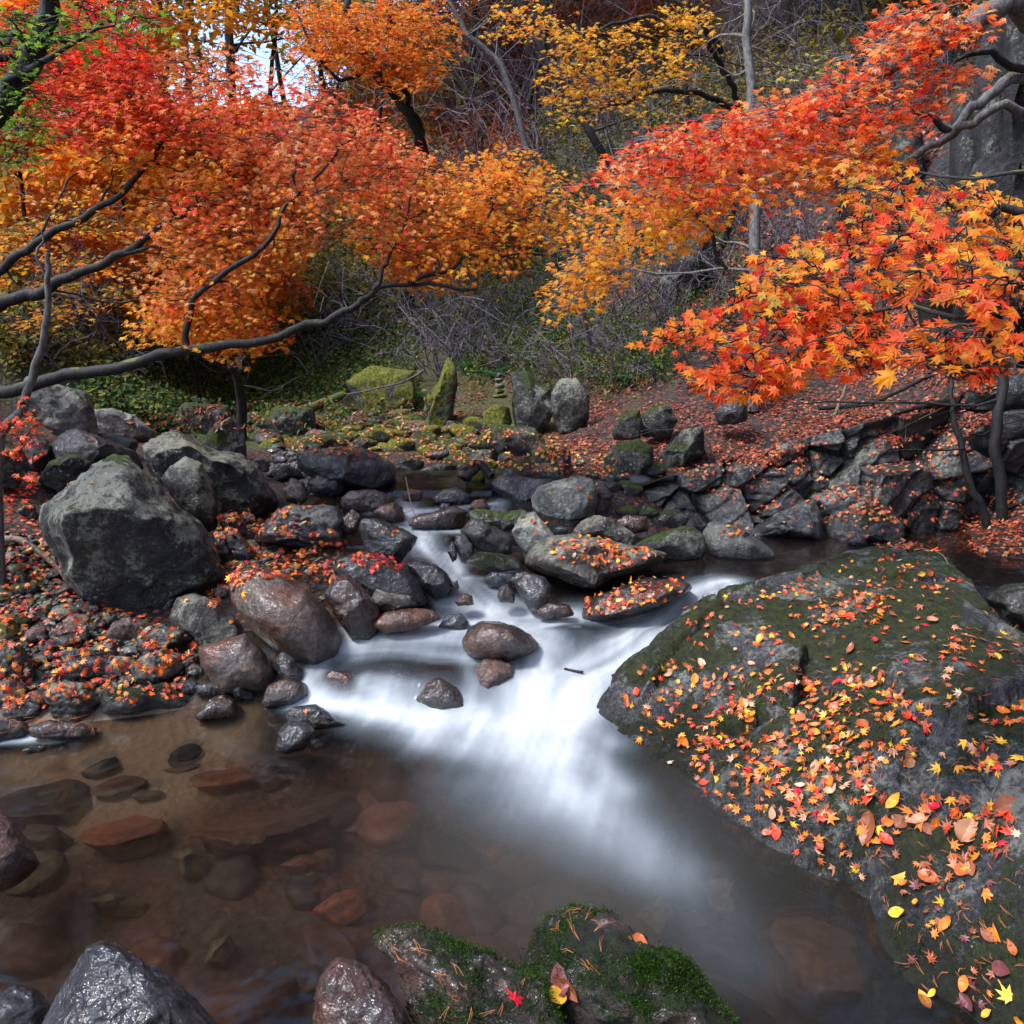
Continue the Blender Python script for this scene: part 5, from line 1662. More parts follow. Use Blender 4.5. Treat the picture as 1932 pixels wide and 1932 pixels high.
class Tree:
    def __init__(s, name, label, cat, base, group=None):
        s.root = empty(name, tuple(base))
        tag(s.root, label, cat, group)
        s.base = np.array(base, float)
        s.nodes = []
        s.nr = []
        s.pos, s.nrm, s.yaw, s.size, s.col = [], [], [], [], []
        s.twigs = []

    def limb(s, pts, r0, r1, bark='bark', jit=.03, n=None, name='branch', sides=8):
        pts = np.array(pts, float)
        L = np.linalg.norm(np.diff(pts, axis=0), axis=1).sum()
        n = n or max(8, int(L / .06))
        n = min(n, 60)
        q = resample(pts, n, jit)
        rad = np.linspace(r0, r1, n) * (1 + .10 * perlin(np.stack([np.arange(n) * .7, np.full(n, r0 * 999), np.zeros(n)], -1)))
        V, F = tubes([(q - s.base, rad)], sides)
        o = link(name, mesh(name, V, F, M[bark]), s.root)
        for i in range(2, n):
            s.nodes.append(q[i])
            s.nr.append(rad[i])
        return q

    def limbpx(s, l, r0, r1, **k):
        return s.limb([P(u, v, y) for u, v, y in l], r0, r1, **k)

    def add_sprays(s, cents, L, nleaf, size, pal, tilt=(0, -.35), az=None, droop=.25, leaf_tilt=.35, r=rng, twig=True):
        cents = np.array(cents, float)
        n = len(cents)
        nodes = [tuple(q) for q in s.nodes]
        NN = np.zeros((len(nodes) + n * 4 + 5, 3))
        NN[:len(nodes)] = nodes
        RR = np.zeros(len(NN))
        RR[:len(nodes)] = s.nr
        cnt = len(nodes)
        if cnt:
            d0 = np.array([np.min(((NN[:cnt] - c) ** 2).sum(1)) for c in cents])
            order = np.argsort(d0)
        else:
            order = np.arange(n)
        for k in order:
            c = cents[k]
            if cnt:
                dist = np.sqrt(((NN[:cnt] - c) ** 2).sum(1))
                j = int(np.argmin(dist + .25 * np.maximum(0, NN[:cnt, 2] - c[2])))
                a = NN[j]
                ra = min(max(RR[j] * .6, .0022), .010)
                mid = (a + c) / 2 + np.array([0, 0, .08 * dist[j]]) + r.normal(0, .05 * dist[j] + .003, 3)
                az_ = az if az is not None else math.atan2(c[1] - a[1], c[0] - a[0]) + r.normal(0, .35)
            else:
                az_ = az or r.uniform(0, 6.28)
                a = mid = None
            Ls = L * r.uniform(.7, 1.25)
            if a is not None and twig:
                q = resample([a, mid, c], 7, .04 * dist[j])
                s.twigs.append((q, np.linspace(ra, .0018, 7)))
                for t_ in (2, 4, 6):
                    NN[cnt] = q[t_]
                    RR[cnt] = .0022 + (ra - .0022) * (1 - t_ / 6)
                    cnt += 1
                d = np.array([math.cos(az_), math.sin(az_), -.1])
                sd = np.array([-math.sin(az_), math.cos(az_), -.1])
                for kx in (-.7, -.35, 0., .4, .8):
                    e = c + d * Ls * .3 * r.uniform(.6, 1) + sd * kx * Ls * .5
                    s.twigs.append((np.array([c, (c + e) / 2 + r.normal(0, .01, 3), e]), np.array([.0018, .0014, .0008])))
            nl = max(3, int(nleaf * r.uniform(.7, 1.3)))
            tl = (tilt[0] + r.normal(0, .15), tilt[1] + r.normal(0, .18))
            p, nr_, yw = spray_leaves(c, az_, Ls, nl, tl, size, r, leaf_tilt, droop)
            s.pos.append(p)
            s.nrm.append(nr_)
            s.yaw.append(yw)
            s.size.append(size * r.uniform(.6, 1.2, nl))
            pl = pal(c) if callable(pal) else pal
            s.col.append(pick(pl, nl, r) * r.uniform(.8, 1.12))

    def finish(s, shapes, singles=300, twigmat='bark', sides=3, mask=None, pad=18):
        if s.twigs:
            V, F = tubes([(a - s.base, b) for a, b in s.twigs], sides)
            o = link('twigs', mesh('twigs', V, F, M[twigmat], smooth_=False), s.root)
            o['kind'] = 'stuff'
        if not s.pos:
            return
        pos = np.concatenate(s.pos)
        rot = frames(np.concatenate(s.nrm), np.concatenate(s.yaw))
        size, col = np.concatenate(s.size), np.concatenate(s.col)
        if mask:
            u, v, f = proj(pos)
            ok = (u < -20) | (u > 1950) | (v < -20)
            for pl in mask:
                ok |= inpoly(pl, u, v) | (polydist(pl, u, v) < pad * rng.uniform(0, 1.6, len(u)))
            pos, rot, size, col = pos[ok], rot[ok], size[ok], col[ok]
        u, v, f = proj(pos)
        scr = size / f * ((u > 0) & (u < 1932) & (v > 0) & (v < 1932))
        order = np.argsort(-scr)
        a, b = order[:singles], order[singles:]
        if singles:
            leaf_objects('leaf', s.root, s.base, pos[a], rot[a], size[a], col[a], shapes, M['leafO'])
        if len(b):
            me = leaf_mesh('foliage', pos[b] - s.base, rot[b], size[b], col[b], shapes, M['leafA'])
            o = link('foliage', me, s.root)
            o['kind'] = 'stuff'


def cents(poly, n, y0, y1, r=rng, slope=0.):
    q = sample_poly(poly, n, r)
    y = r.uniform(y0, y1, n) + slope * (q[:, 0] - np.mean([p[0] for p in poly])) / 1000
    return P(q[:, 0], q[:, 1], y)


# --- the big red-orange maple leaning in from the left
b0 = P(-260, 800, 4.6)
b0[2] = gz0(b0[0], b0[1]) - .05
T1 = Tree('maple_tree', 'big red-orange maple reaching over the stream on long black limbs', 'tree', b0)
T1.limb([b0, P(-200, 740, 4.6), P(-60, 745, 4.5), P(20, 735, 4.4), P(120, 710, 4.4), P(230, 690, 4.4), P(345, 660, 4.4)], 0.046, 0.029, name='trunk', jit=.02)
T1.limbpx([(345, 660, 4.4), (480, 643, 4.4), (600, 608, 4.4), (660, 585, 4.4), (705, 550, 4.45), (770, 535, 4.5), (900, 546, 4.6)], 0.0286, 0.0086)
T1.limbpx([(705, 548, 4.45), (725, 510, 4.5), (735, 480, 4.5), (770, 400, 4.6), (790, 330, 4.7)], 0.0150, 0.0043)
T1.limbpx([(770, 535, 4.5), (840, 510, 4.6), (880, 470, 4.7), (925, 400, 4.8), (930, 360, 4.8), (960, 300, 4.9)], 0.0136, 0.0036)
T1.limbpx([(860, 520, 4.6), (930, 490, 4.7), (1010, 480, 4.8), (1080, 490, 4.9)], 0.0082, 0.0029)
T1.limbpx([(352, 658, 4.4), (348, 620, 4.4), (370, 560, 4.4), (420, 522, 4.4), (480, 475, 4.4), (520, 430, 4.45), (545, 385, 4.5), (570, 355, 4.5), (600, 330, 4.5), (640, 280, 4.6)], 0.0204, 0.0058)
T1.limb([b0, P(-180, 660, 4.8), P(0, 575, 4.8), P(75, 553, 4.8), P(130, 522, 4.8), P(230, 480, 4.8), P(320, 415, 4.8), P(375, 390, 4.8)], 0.0510, 0.0130)
T1.limbpx([(230, 478, 4.8), (300, 470, 4.8), (380, 465, 4.8)], 0.0136, 0.0043)
T1.limbpx([(110, 530, 4.8), (95, 545, 4.8), (220, 570, 4.9), (300, 560, 5.0)], 0.0095, 0.0036)
T1.limb([P(-180, 660, 4.8), P(-60, 560, 5.0), P(0, 510, 5.0), P(60, 462, 5.0), P(150, 412, 5.0), P(230, 362, 5.0), P(300, 285, 5.0), P(345, 235, 5.0), P(395, 215, 5.0)], 0.0340, 0.0086)
T1.limbpx([(305, 280, 5.0), (270, 240, 5.0), (200, 190, 5.1)], 0.0082, 0.0029)
T1.limbpx([(180, 395, 5.0), (210, 335, 5.1), (215, 320, 5.1)], 0.0082, 0.0029)
T1.limbpx([(60, 462, 5.0), (130, 345, 5.4), (240, 270, 5.6)], 0.0095, 0.0029)
T1.limbpx([(550, 385, 4.5), (560, 300, 4.7), (520, 200, 4.9)], 0.0082, 0.0029)
T1.limbpx([(640, 280, 4.6), (680, 240, 4.7), (700, 200, 4.8)], 0.0054, 0.0029)
T1.limbpx([(345, 660, 4.4), (420, 690, 4.8), (460, 730, 5.2)], 0.0082, 0.0036)


def palL(c):
    u, v, f = proj(c)
    r = random.random()
    if u < 330 and v < 260:
        return 'red' if r < .75 else 'orange'
    if v < 230:
        return 'red' if r < .45 else 'salmon'
    if u < 300 and v > 250:
        return 'amber' if r < .5 else ('orange' if r < .8 else 'olive')
    if u > 840:
        return 'orange' if r < .7 else 'amber'
    if 330 < u < 800 and v < 420:
        return 'salmon' if r < .72 else ('orange' if r < .9 else 'red')
    if v > 560:
        return 'orange' if r < .6 else ('red' if r < .8 else 'amber')
    return 'salmon' if r < .5 else ('orange' if r < .82 else 'amber')


r1 = np.random.default_rng(21)
MASK1 = [[(100, 140), (200, 90), (330, 95), (480, 105), (570, 125), (640, 175), (720, 225), (790, 290), (860, 310), (900, 400), (860, 470), (760, 500), (640, 440), (560, 480), (480, 560), (430, 650), (350, 640), (280, 540), (330, 420), (260, 330), (120, 260)],
         [(840, 310), (960, 275), (1060, 320), (1110, 370), (1110, 440), (1040, 470), (950, 510), (860, 545), (740, 530), (700, 470), (800, 400)],
         [(100, 140), (210, 90), (270, 120), (300, 240), (180, 260), (90, 230)],
         [(260, 560), (420, 560), (530, 600), (540, 655), (440, 675), (380, 640), (250, 640)],
         [(0, 380), (150, 330), (300, 380), (330, 430), (240, 560), (60, 640), (0, 600)]]
T1.add_sprays(cents([(100, 140), (200, 90), (330, 95), (480, 105), (570, 125), (640, 175), (720, 225), (790, 290), (860, 310), (900, 400), (860, 470), (760, 500), (640, 440), (560, 480), (480, 560), (430, 650), (350, 640), (280, 540), (330, 420), (260, 330), (120, 260)], 400, 4.42, 5.3, r1),
              .42, 36, .057, palL, tilt=(.05, -.75), leaf_tilt=.28, r=r1)
T1.add_sprays(cents([(840, 310), (960, 275), (1060, 320), (1085, 390), (1040, 460), (950, 500), (860, 540), (740, 530), (700, 470), (800, 400)], 125, 4.5, 5.2, r1), .34, 24, .056, palL, tilt=(.05, -.75), r=r1)
T1.add_sprays(cents([(100, 140), (210, 90), (270, 120), (300, 240), (180, 260), (90, 230)], 80, 4.6, 5.6, r1), .32, 28, .064, 'red', tilt=(.05, -.45), r=r1)
T1.add_sprays(cents([(260, 560), (420, 560), (530, 600), (540, 650), (440, 670), (380, 640), (250, 640)], 80, 4.6, 5.6, r1), .30, 24, .058, palL, tilt=(.05, -.6), r=r1)
T1.add_sprays(cents([(0, 380), (150, 330), (300, 380), (330, 430), (240, 560), (60, 640), (0, 600)], 80, 5.0, 6.4, r1), .3, 20, .055, palL, tilt=(.05, -.3), r=r1)
T1.add_sprays(cents([(1040, 380), (1110, 370), (1110, 440), (1060, 470)], 8, 4.8, 5.2, r1), .2, 12, .05, 'amber', r=r1)
T1.finish(LEAF7, 300, mask=MASK1)

# --- green tree top left with a thick black trunk
b0 = P(-420, 800, 3.6)
b0[2] = gz0(b0[0], b0[1])
T2 = Tree('green_tree', 'tree with green leaves and a thick slanting black trunk, upper corner', 'tree', b0)
T2.limb([b0, P(-200, 420, 3.4), P(-60, 270, 3.3), P(0, 205, 3.3), P(55, 120, 3.3), P(85, 50, 3.3), P(105, -40, 3.3), P(115, -120, 3.3)], .055, .03, name='trunk', jit=.01)
T2.limbpx([(45, 130, 3.3), (90, 110, 3.2), (150, 70, 3.2), (210, 50, 3.2)], .014, .004)
T2.limbpx([(35, 150, 3.3), (10, 170, 3.2), (-40, 260, 3.1)], .02, .008)
T2.limbpx([(60, 120, 3.3), (30, 60, 3.2), (10, 90, 3.1), (-30, 10, 3.1)], .014, .005)
T2.add_sprays(cents([(0, 0), (290, 0), (285, 40), (200, 70), (60, 80), (0, 80)], 34, 3.0, 3.8, r1), .28, 15, .05, 'green', tilt=(0, -.3), r=r1)
T2.add_sprays(cents([(0, 60), (60, 90), (90, 200), (70, 250), (0, 240)], 22, 3.0, 3.6, r1), .25, 13, .045, 'green', tilt=(0, -.3), r=r1)
T2.add_sprays(cents([(0, 250), (90, 200), (130, 260), (60, 300), (0, 320)], 12, 3.4, 4.2, r1), .25, 12, .045, 'green', tilt=(0, -.3), r=r1)
T2.finish(LEAF7, 150)

b0 = P(-500, 700, 5.5)
b0[2] = gz0(b0[0], b0[1])
T3 = Tree('red_maple_tree', 'scarlet maple crown glowing behind the green leaves, upper corner', 'tree', b0)
T3.limb([b0, P(-300, 300, 5.2), P(-100, 150, 5.0), P(60, 90, 5.0), P(220, 40, 5.0)], .07, .01, name='trunk')
T3.add_sprays(cents([(0, 40), (60, 0), (260, -20), (265, 110), (200, 130), (120, 170), (0, 220)], 110, 4.6, 5.6, r1), .32, 20, .055, [((.85, .03, .015), 5), ((.86, .09, .02), 4), ((.75, .02, .03), 2)], tilt=(0, -.3), r=r1)
T3.finish(LEAF7, 120)

# --- grey sapling with hanging red leaves
b0 = P(-30, 900, 3.6)
b0[2] = gz0(b0[0], b0[1])
T4 = Tree('sapling', 'thin crooked grey sapling trunk with small red leaves near its foot', 'tree', b0)
T4.limb([b0, P(0, 845, 3.6), P(45, 765, 3.6), P(68, 690, 3.6), P(90, 610, 3.6), P(90, 530, 3.6), P(92, 478, 3.6)], .024, .010, 'barkgrey', name='trunk', jit=.012)
T4.limbpx([(88, 545, 3.6), (75, 480, 3.6), (78, 440, 3.6)], .007, .004, bark='barkgrey')
T4.add_sprays(cents([(0, 800), (40, 740), (70, 780), (60, 850), (50, 900), (0, 920)], 9, 3.3, 3.8, r1), .12, 7, .045, 'red', tilt=(0, -.8), r=r1)
T4.finish(LEAF7, 140)

# --- right-hand maple: mid-distance boughs
b0 = P(2150, 900, 4.8)
b0[2] = gz0(b0[0], b0[1])
T5 = Tree('maple_tree', 'red maple sweeping in from the cliff side on grey-barked limbs', 'tree', b0)
T5.limb([b0, P(2130, 500, 4.6), P(2050, 200, 4.4), P(1932, 10, 4.0), P(1830, 45, 3.9), P(1725, 95, 3.8), P(1640, 150, 3.8), P(1560, 225, 3.8), P(1490, 255, 3.8)], .08, .010, 'barkgrey', name='trunk')
T5.limb([P(2100, 400, 4.5), P(1960, 160, 4.2), P(1850, 195, 4.1), P(1795, 250, 4.1), P(1700, 310, 4.1)], .035, .016, 'barkgrey')
T5.limb([P(2100, 300, 4.2), P(1932, 205, 3.9), P(1830, 233, 3.9), P(1785, 262, 4.1)], .022, .018, 'barkgrey')
T5.limbpx([(1795, 250, 4.1), (1740, 222, 4.1), (1650, 200, 4.1), (1560, 240, 4.1), (1480, 250, 4.2)], .018, .006)
T5.limbpx([(1830, 45, 3.9), (1780, 20, 3.9), (1700, -10, 3.9)], .018, .006)
T5.limbpx([(1932, 130, 4.1), (1860, 100, 4.0), (1790, 130, 4.0)], .02, .006)
T5.limbpx([(1700, 310, 4.1), (1560, 330, 4.0), (1420, 330, 4.0), (1300, 320, 4.0)], .014, .005)
T5.limbpx([(1320, 400, 3.8), (1345, 430, 3.7), (1350, 480, 3.7), (1370, 510, 3.7)], .012, .008)


def palR(c):
    u, v, f = proj(c)
    r = random.random()
    if v < 250 or (u < 1500 and v < 330):
        return 'red' if r < .6 else 'salmon'
    if v > 380:
        return 'amber' if r < .7 else 'orange'
    return 'orange' if r < .5 else ('salmon' if r < .8 else 'red')


T5.add_sprays(cents([(1130, 335), (1190, 270), (1300, 225), (1440, 180), (1560, 150), (1600, 200), (1540, 270), (1400, 300), (1350, 350), (1220, 360)], 110, 3.3, 4.2, r1), .34, 24, .057, palR, tilt=(0, -.75), az=math.pi, r=r1)
T5.add_sprays(cents([(1350, 300), (1540, 245), (1690, 285), (1700, 330), (1560, 340), (1450, 330), (1370, 400), (1240, 440), (1210, 380)], 90, 3.3, 4.2, r1), .32, 22, .057, palR, tilt=(0, -.75), az=math.pi, r=r1)
T5.add_sprays(cents([(1560, 150), (1640, 60), (1710, 0), (1840, 0), (1830, 60), (1720, 110), (1640, 190), (1560, 240)], 60, 3.3, 4.0, r1), .26, 17, .06, palR, tilt=(0, -.45), az=math.pi, r=r1)
T5.add_sprays(cents([(1590, 220), (1700, 150), (1830, 110), (1850, 150), (1740, 200), (1600, 290), (1560, 270)], 38, 3.3, 4.0, r1), .26, 17, .06, palR, tilt=(0, -.45), az=math.pi, r=r1)
T5.add_sprays(cents([(1300, 375), (1200, 430), (1090, 480), (1030, 570), (1090, 590), (1150, 520), (1250, 480), (1330, 410)], 60, 3.9, 4.6, r1), .24, 18, .052, [((.9, .42, .03), 5), ((.88, .30, .02), 4), ((.88, .52, .05), 3)], tilt=(0, -.5), az=math.pi, r=r1)
T5.add_sprays(cents([(1440, 130), (1560, 60), (1580, 120), (1480, 260), (1400, 230)], 10, 3.6, 4.2, r1), .2, 10, .045, 'palegreen', tilt=(0, -.4), r=r1)
T5.add_sprays(cents([(1100, 370), (1300, 340), (1330, 400), (1150, 470), (1080, 440)], 26, 3.8, 4.6, r1), .24, 14, .05, 'orange', tilt=(0, -.5), az=math.pi, r=r1)
T5.finish(LEAF7, 300, 'barkgrey')

# --- near bough on the right, large leaves
b0 = P(2500, 700, 1.8)
b0[2] = gz0(b0[0], b0[1])
T6 = Tree('maple_tree', 'near maple bough of large orange star-shaped leaves hanging over the bank', 'tree', b0)
T6.limb([b0, P(2480, 420, 1.8), P(2300, 330, 1.8), P(2100, 380, 1.75), P(1960, 400, 1.75), P(1800, 430, 1.8), P(1650, 470, 1.9), P(1500, 520, 2.0)], .02, .003, name='trunk')
T6.limbpx([(2100, 380, 1.75), (1950, 330, 1.9), (1750, 330, 2.1), (1600, 350, 2.3)], .006, .002)
T6.limbpx([(2100, 380, 1.75), (2000, 520, 1.5), (1850, 590, 1.45), (1700, 590, 1.6), (1500, 610, 1.8), (1330, 640, 1.95), (1240, 640, 2.0)], .007, .0015)
T6.limbpx([(2000, 520, 1.5), (1950, 620, 1.3), (1850, 650, 1.25), (1740, 640, 1.3)], .006, .002)


def palN(c):
    u, v, f = proj(c)
    r = random.random()
    if v > 560:
        return [((.88, .22, .02), 5), ((.9, .34, .02), 4), ((.87, .12, .02), 5)] if r < .8 else 'red'
    return 'orange' if r < .55 else ('red' if r < .9 else [((.55, .36, .06), 3), ((.8, .25, .03), 2)])


RN = [([(1570, 350), (1640, 320), (1700, 330), (1800, 340), (1860, 350), (1930, 400), (1932, 420), (1800, 400), (1700, 380), (1590, 370)], 22, 1.9, 2.3),
      ([(1740, 375), (1890, 390), (1932, 400), (1932, 445), (1850, 430)], 12, 1.7, 2.0),
      ([(1480, 475), (1560, 430), (1640, 395), (1720, 400), (1760, 420), (1700, 440), (1600, 450), (1520, 485)], 18, 1.9, 2.2),
      ([(1590, 455), (1700, 420), (1850, 430), (1932, 450), (1932, 500), (1800, 490), (1700, 480), (1620, 480)], 20, 1.6, 1.95),
      ([(1420, 475), (1480, 465), (1560, 500), (1700, 490), (1800, 500), (1760, 530), (1620, 540), (1480, 520)], 20, 1.7, 2.0),
      ([(1395, 520), (1500, 520), (1620, 535), (1640, 570), (1560, 580), (1460, 570), (1395, 590), (1380, 570)], 18, 1.6, 1.9),
      ([(1680, 540), (1760, 500), (1932, 490), (1932, 580), (1850, 585), (1780, 550), (1700, 560)], 20, 1.3, 1.6),
      ([(1425, 590), (1520, 580), (1620, 570), (1640, 600), (1560, 610), (1440, 605)], 12, 1.6, 1.85),
      ([(1210, 650), (1290, 600), (1350, 600), (1350, 630), (1260, 650)], 11, 1.85, 2.05),
      ([(1340, 650), (1400, 630), (1480, 615), (1560, 600), (1680, 600), (1700, 640), (1690, 700), (1600, 700), (1540, 700), (1460, 745), (1380, 740), (1330, 720)], 44, 1.45, 1.8),
      ([(1290, 710), (1380, 700), (1400, 735), (1330, 740)], 6, 1.7, 1.9),
      ([(1690, 650), (1760, 620), (1840, 610), (1932, 620), (1932, 690), (1830, 710), (1780, 690), (1710, 660)], 22, 1.12, 1.35)]
for poly, n_, y0, y1 in RN:
    T6.add_sprays(cents(poly, int(n_ * 1.5), y0, y1, r1), .13, 9, .046, palN, tilt=(-.1, -.85), az=math.pi + .3, droop=.2, leaf_tilt=.3, r=r1)
T6.finish(LEAF7, 300, mask=[q[0] for q in RN], pad=14)

# --- orange tree in the middle distance (two dark stems)
def base_on(u, y, v=700):
    x = float(P(u, v, y)[0])
    return np.array([x, y, float(gz0(x, y)) - .05])


b0 = base_on(760, 12.5)
T7 = Tree('orange_tree', 'tall tree with two dark leaning stems and deep orange leaves', 'tree', b0)
T7.limb([b0, P(800, 320, 11.5), P(745, 185, 11), P(700, 125, 11), P(680, 80, 11), P(640, 0, 11), P(620, -60, 11)], .065, .045, name='trunk', jit=.1)
T7.limb([b0 + .1, P(800, 300, 11.6), P(765, 185, 11.2), P(738, 100, 11), P(735, 30, 11), P(745, -60, 11)], .045, .03, name='trunk', jit=.08)
T7.limbpx([(700, 125, 11), (640, 150, 10.6), (590, 90, 10.4), (560, 20, 10.4)], .03, .012)
T7.add_sprays(cents([(545, 0), (830, 0), (850, 60), (790, 180), (700, 150), (640, 120), (560, 90)], 200, 9.8, 12, r1), .7, 24, .12, [((.80, .22, .02), 4), ((.85, .34, .03), 4), ((.7, .13, .02), 2)], tilt=(0, -.4), r=r1)
T7.finish(LEAF5, 0)

b0 = base_on(1330, 9.6)
T8 = Tree('yellow_maple_tree', 'slender maple with sprays of golden yellow leaves above bare twigs', 'tree', b0)
T8.limb([b0, P(1400, 300, 8.6), P(1360, 120, 8.0), P(1240, 40, 7.6), P(1100, 60, 7.4)], .04, .012, name='trunk', jit=.06)
T8.limbpx([(1380, 200, 8.2), (1280, 170, 7.8), (1180, 190, 7.6), (1090, 220, 7.5)], .03, .008)
T8.limbpx([(1400, 300, 8.6), (1300, 250, 8), (1230, 260, 7.8)], .02, .008)
T8.limbpx([(1360, 100, 8.0), (1300, 20, 7.8), (1200, -20, 7.8)], .03, .008)
T8.add_sprays(cents([(1040, 60), (1100, 30), (1200, 40), (1330, 0), (1330, 90), (1240, 160), (1200, 220), (1120, 200), (1060, 230), (1040, 170)], 110, 7.0, 8.2, r1), .36, 18, .075, 'yellow', tilt=(0, -.5), r=r1)
T8.add_sprays(cents([(920, 0), (1020, 0), (1060, 40), (1000, 90), (930, 60)], 26, 7.2, 8.2, r1), .36, 15, .065, 'amber', tilt=(0, -.5), r=r1)
T8.add_sprays(cents([(1200, 240), (1300, 150), (1340, 180), (1280, 260)], 12, 7.2, 8.2, r1), .3, 12, .06, 'yellow', tilt=(0, -.5), r=r1)
T8.finish(LEAF7, 200)

# ------------------------------------------------------------------ background trees, bare shrubs
def grow(base, h, r, lean=(0, 0), nl=9, spread=.45, rad=.06):
    """returns branch lines and tip points"""
    lines, tips = [], []
    top = base + np.array([lean[0], lean[1], h])
    tr = resample([base, (base + top) / 2 + r.normal(0, .05 * h, 3) * np.array([1, 1, 0]), top], 12, .03 * h)
    lines.append((tr, np.linspace(rad, rad * .3, 12)))
    for i in range(nl):
        k = int(r.uniform(3, 12))
        a = tr[k]
        az = r.uniform(0, 6.28)
        L = spread * h * r.uniform(.5, 1.1) * (1.15 - k / 14)
        e = a + np.array([math.cos(az) * L, math.sin(az) * L, L * r.uniform(.15, .9)])
        br = resample([a, (a + e) / 2 + r.normal(0, .08 * L, 3), e], 8, .06 * L)
        lines.append((br, np.linspace(rad * .35, rad * .08, 8)))
        for j in range(5):
            kk = int(r.uniform(2, 8))
            a2 = br[kk]
            e2 = a2 + r.normal(0, .28 * L, 3) + np.array([0, 0, .06 * L])
            tw = resample([a2, (a2 + e2) / 2 + r.normal(0, .05 * L, 3), e2], 5)
            lines.append((tw, np.linspace(rad * .1, rad * .035, 5)))
            tips.append(e2)
            tips.append((a2 + e2) / 2)
    return lines, np.array(tips)


def bg_tree(u, y, h, pal, label, nl=11, leafn=10, lsize=.11, spread=.4, rad=.07, lean=(0, 0), bark='bark', group='trees on the far hillside', name='hillside_tree', seed=0, v=500):
    r = np.random.default_rng(seed + 900)
    b = base_on(u, y, v)
    root = empty(name, tuple(b))
    tag(root, label, 'tree', group)
    lines, tips = grow(b, h, r, lean, nl, spread, rad)
    for nm, ls, sd in (('trunk', lines[:1], 7), ('branches', lines[1:], 4)):
        V, F = tubes([(a - b, q) for a, q in ls], sd)
        o = link(nm, mesh(nm, V, F, M[bark]), root)
        if nm == 'branches':
            o['kind'] = 'stuff'
    if leafn:
        n = len(tips) * leafn
        p = np.repeat(tips, leafn, 0) + r.normal(0, .055 * h * .9, (n, 3)) * np.array([1, 1, .45])
        nr = r.normal(0, .55, (n, 3)) + np.array([0, -.4, 1])
        rot = frames(nr, r.normal(0, 1, (n, 3)))
        me = leaf_mesh('crown', p - b, rot, lsize * r.uniform(.6, 1.2, n), pick(pal, n, r) * np.repeat(r.uniform(.75, 1.15, len(tips)), leafn)[:, None], LEAFS, M['leafA'])
        o = link('crown', me, root)
        o['kind'] = 'stuff'


BG = [
    (30, 14, 6.5, 'olive', 'olive-green tree behind the black limbs'),
    (160, 16, 8, 'palegreen', 'pale green tree seen through the limbs'),
    (240, 12, 4.5, 'amber', 'amber sapling in the gap under the maple'),
    (330, 24, 11, 'olive', 'hazy olive tree on the skyline'),
    (430, 27, 15, 'conifer', 'dark blue-green pine on the skyline'),
    (560, 26, 12, 'conifer', 'second dark pine on the skyline'),
    (500, 20, 8.5, 'yellow', 'dull yellow tree below the pines'),
    (620, 22, 9.5, 'olive', 'olive tree left of the two dark stems'),
    (700, 17, 8, 'palegreen', 'pale green tree behind the deep orange tree'),
    (820, 20, 10, 'rust', 'rust-red tree right of the two dark stems'),
    (900, 17, 8, 'rust', 'thin russet tree high on the slope'),
    (990, 15, 7, 'rust', 'sparse russet tree above the bare thicket'),
    (60, 20, 10, 'amber', 'orange-yellow tree in the left distance'),
    (120, 9.5, 3.4, 'orange', 'low orange sapling under the limbs'),
    (350, 11.5, 4.0, 'amber', 'yellow-orange sapling behind the curved limb'),
    (460, 12, 4.0, 'orange', 'orange sapling behind the long limb'),
    (1560, 10, 4.0, 'olive', 'thin yellow-green sapling on the dark slope'),
    (1250, 17, 7, 'rust', 'small russet tree at the top of the slope'),
    (1450, 13.5, 5, 'olive', 'small green tree at the top of the dark slope'),
    (-120, 12, 6, 'amber', 'amber tree beyond the left edge'),
    (250, 30, 12, 'palegreen', 'palest far tree on the skyline'),
    (760, 26, 13, 'palegreen', 'pale far tree behind the orange one'),
    (200, 19, 7, 'amber', 'amber tree in the left distance behind the pale green one'),
]
for i, (u, y, h, pal, lb) in enumerate(BG):
    con = pal == 'conifer'
    bg_tree(u, y, h, pal, lb, nl=16 if con else 13, leafn=18 if y >= 24 else 42, lsize=.06 + .0085 * y, seed=i, spread=.28 if con else .42, rad=.015 + .006 * h)

for i, (x, y, h, pal, lb) in enumerate([(-7, -6, 8, 'amber', 'unseen amber tree on the bank behind the viewer, added to block low sky light'), 
                                        (5, -6, 8, 'rust', 'unseen russet tree on the bank behind the viewer, added to block low sky light'),
                                        (9, -3, 8, 'olive', 'unseen dull green tree beyond the ledge, added to block low sky light'), (-9, -1, 8, 'amber', 'unseen amber tree on the near left bank, added to block low sky light')]):
    r_ = np.random.default_rng(70 + i)
    zb = float(gz0(x, y)) + max(0, .5 * (-2.5 - y))
    b_ = np.array([x, y, zb])
    root_ = empty('added_blocker_tree', tuple(b_))  # out-of-view trees, added to cut low sky light from behind the camera
    tag(root_, lb, 'tree')
    ls_, tips_ = grow(b_, h, r_, (0, 0), 14, .42, .12)
    V_, F_ = tubes([(a - b_, q) for a, q in ls_[:1]], 7)
    link('trunk', mesh('trunk', V_, F_, M['bark']), root_)
    V_, F_ = tubes([(a - b_, q) for a, q in ls_[1:]], 4)
    link('branches', mesh('branches', V_, F_, M['bark']), root_)['kind'] = 'stuff'
    n_ = len(tips_) * 30
    p_ = np.repeat(tips_, 30, 0) + r_.normal(0, .5, (n_, 3))
    ro_ = frames(r_.normal(0, .6, (n_, 3)) + np.array([0, 0, 1]), r_.normal(0, 1, (n_, 3)))
    o_ = link('crown', leaf_mesh('crown', p_ - b_, ro_, .2 * r_.uniform(.6, 1.2, n_), pick(pal, n_, r_), LEAFS, M['leafA']), root_)
    o_['kind'] = 'stuff'


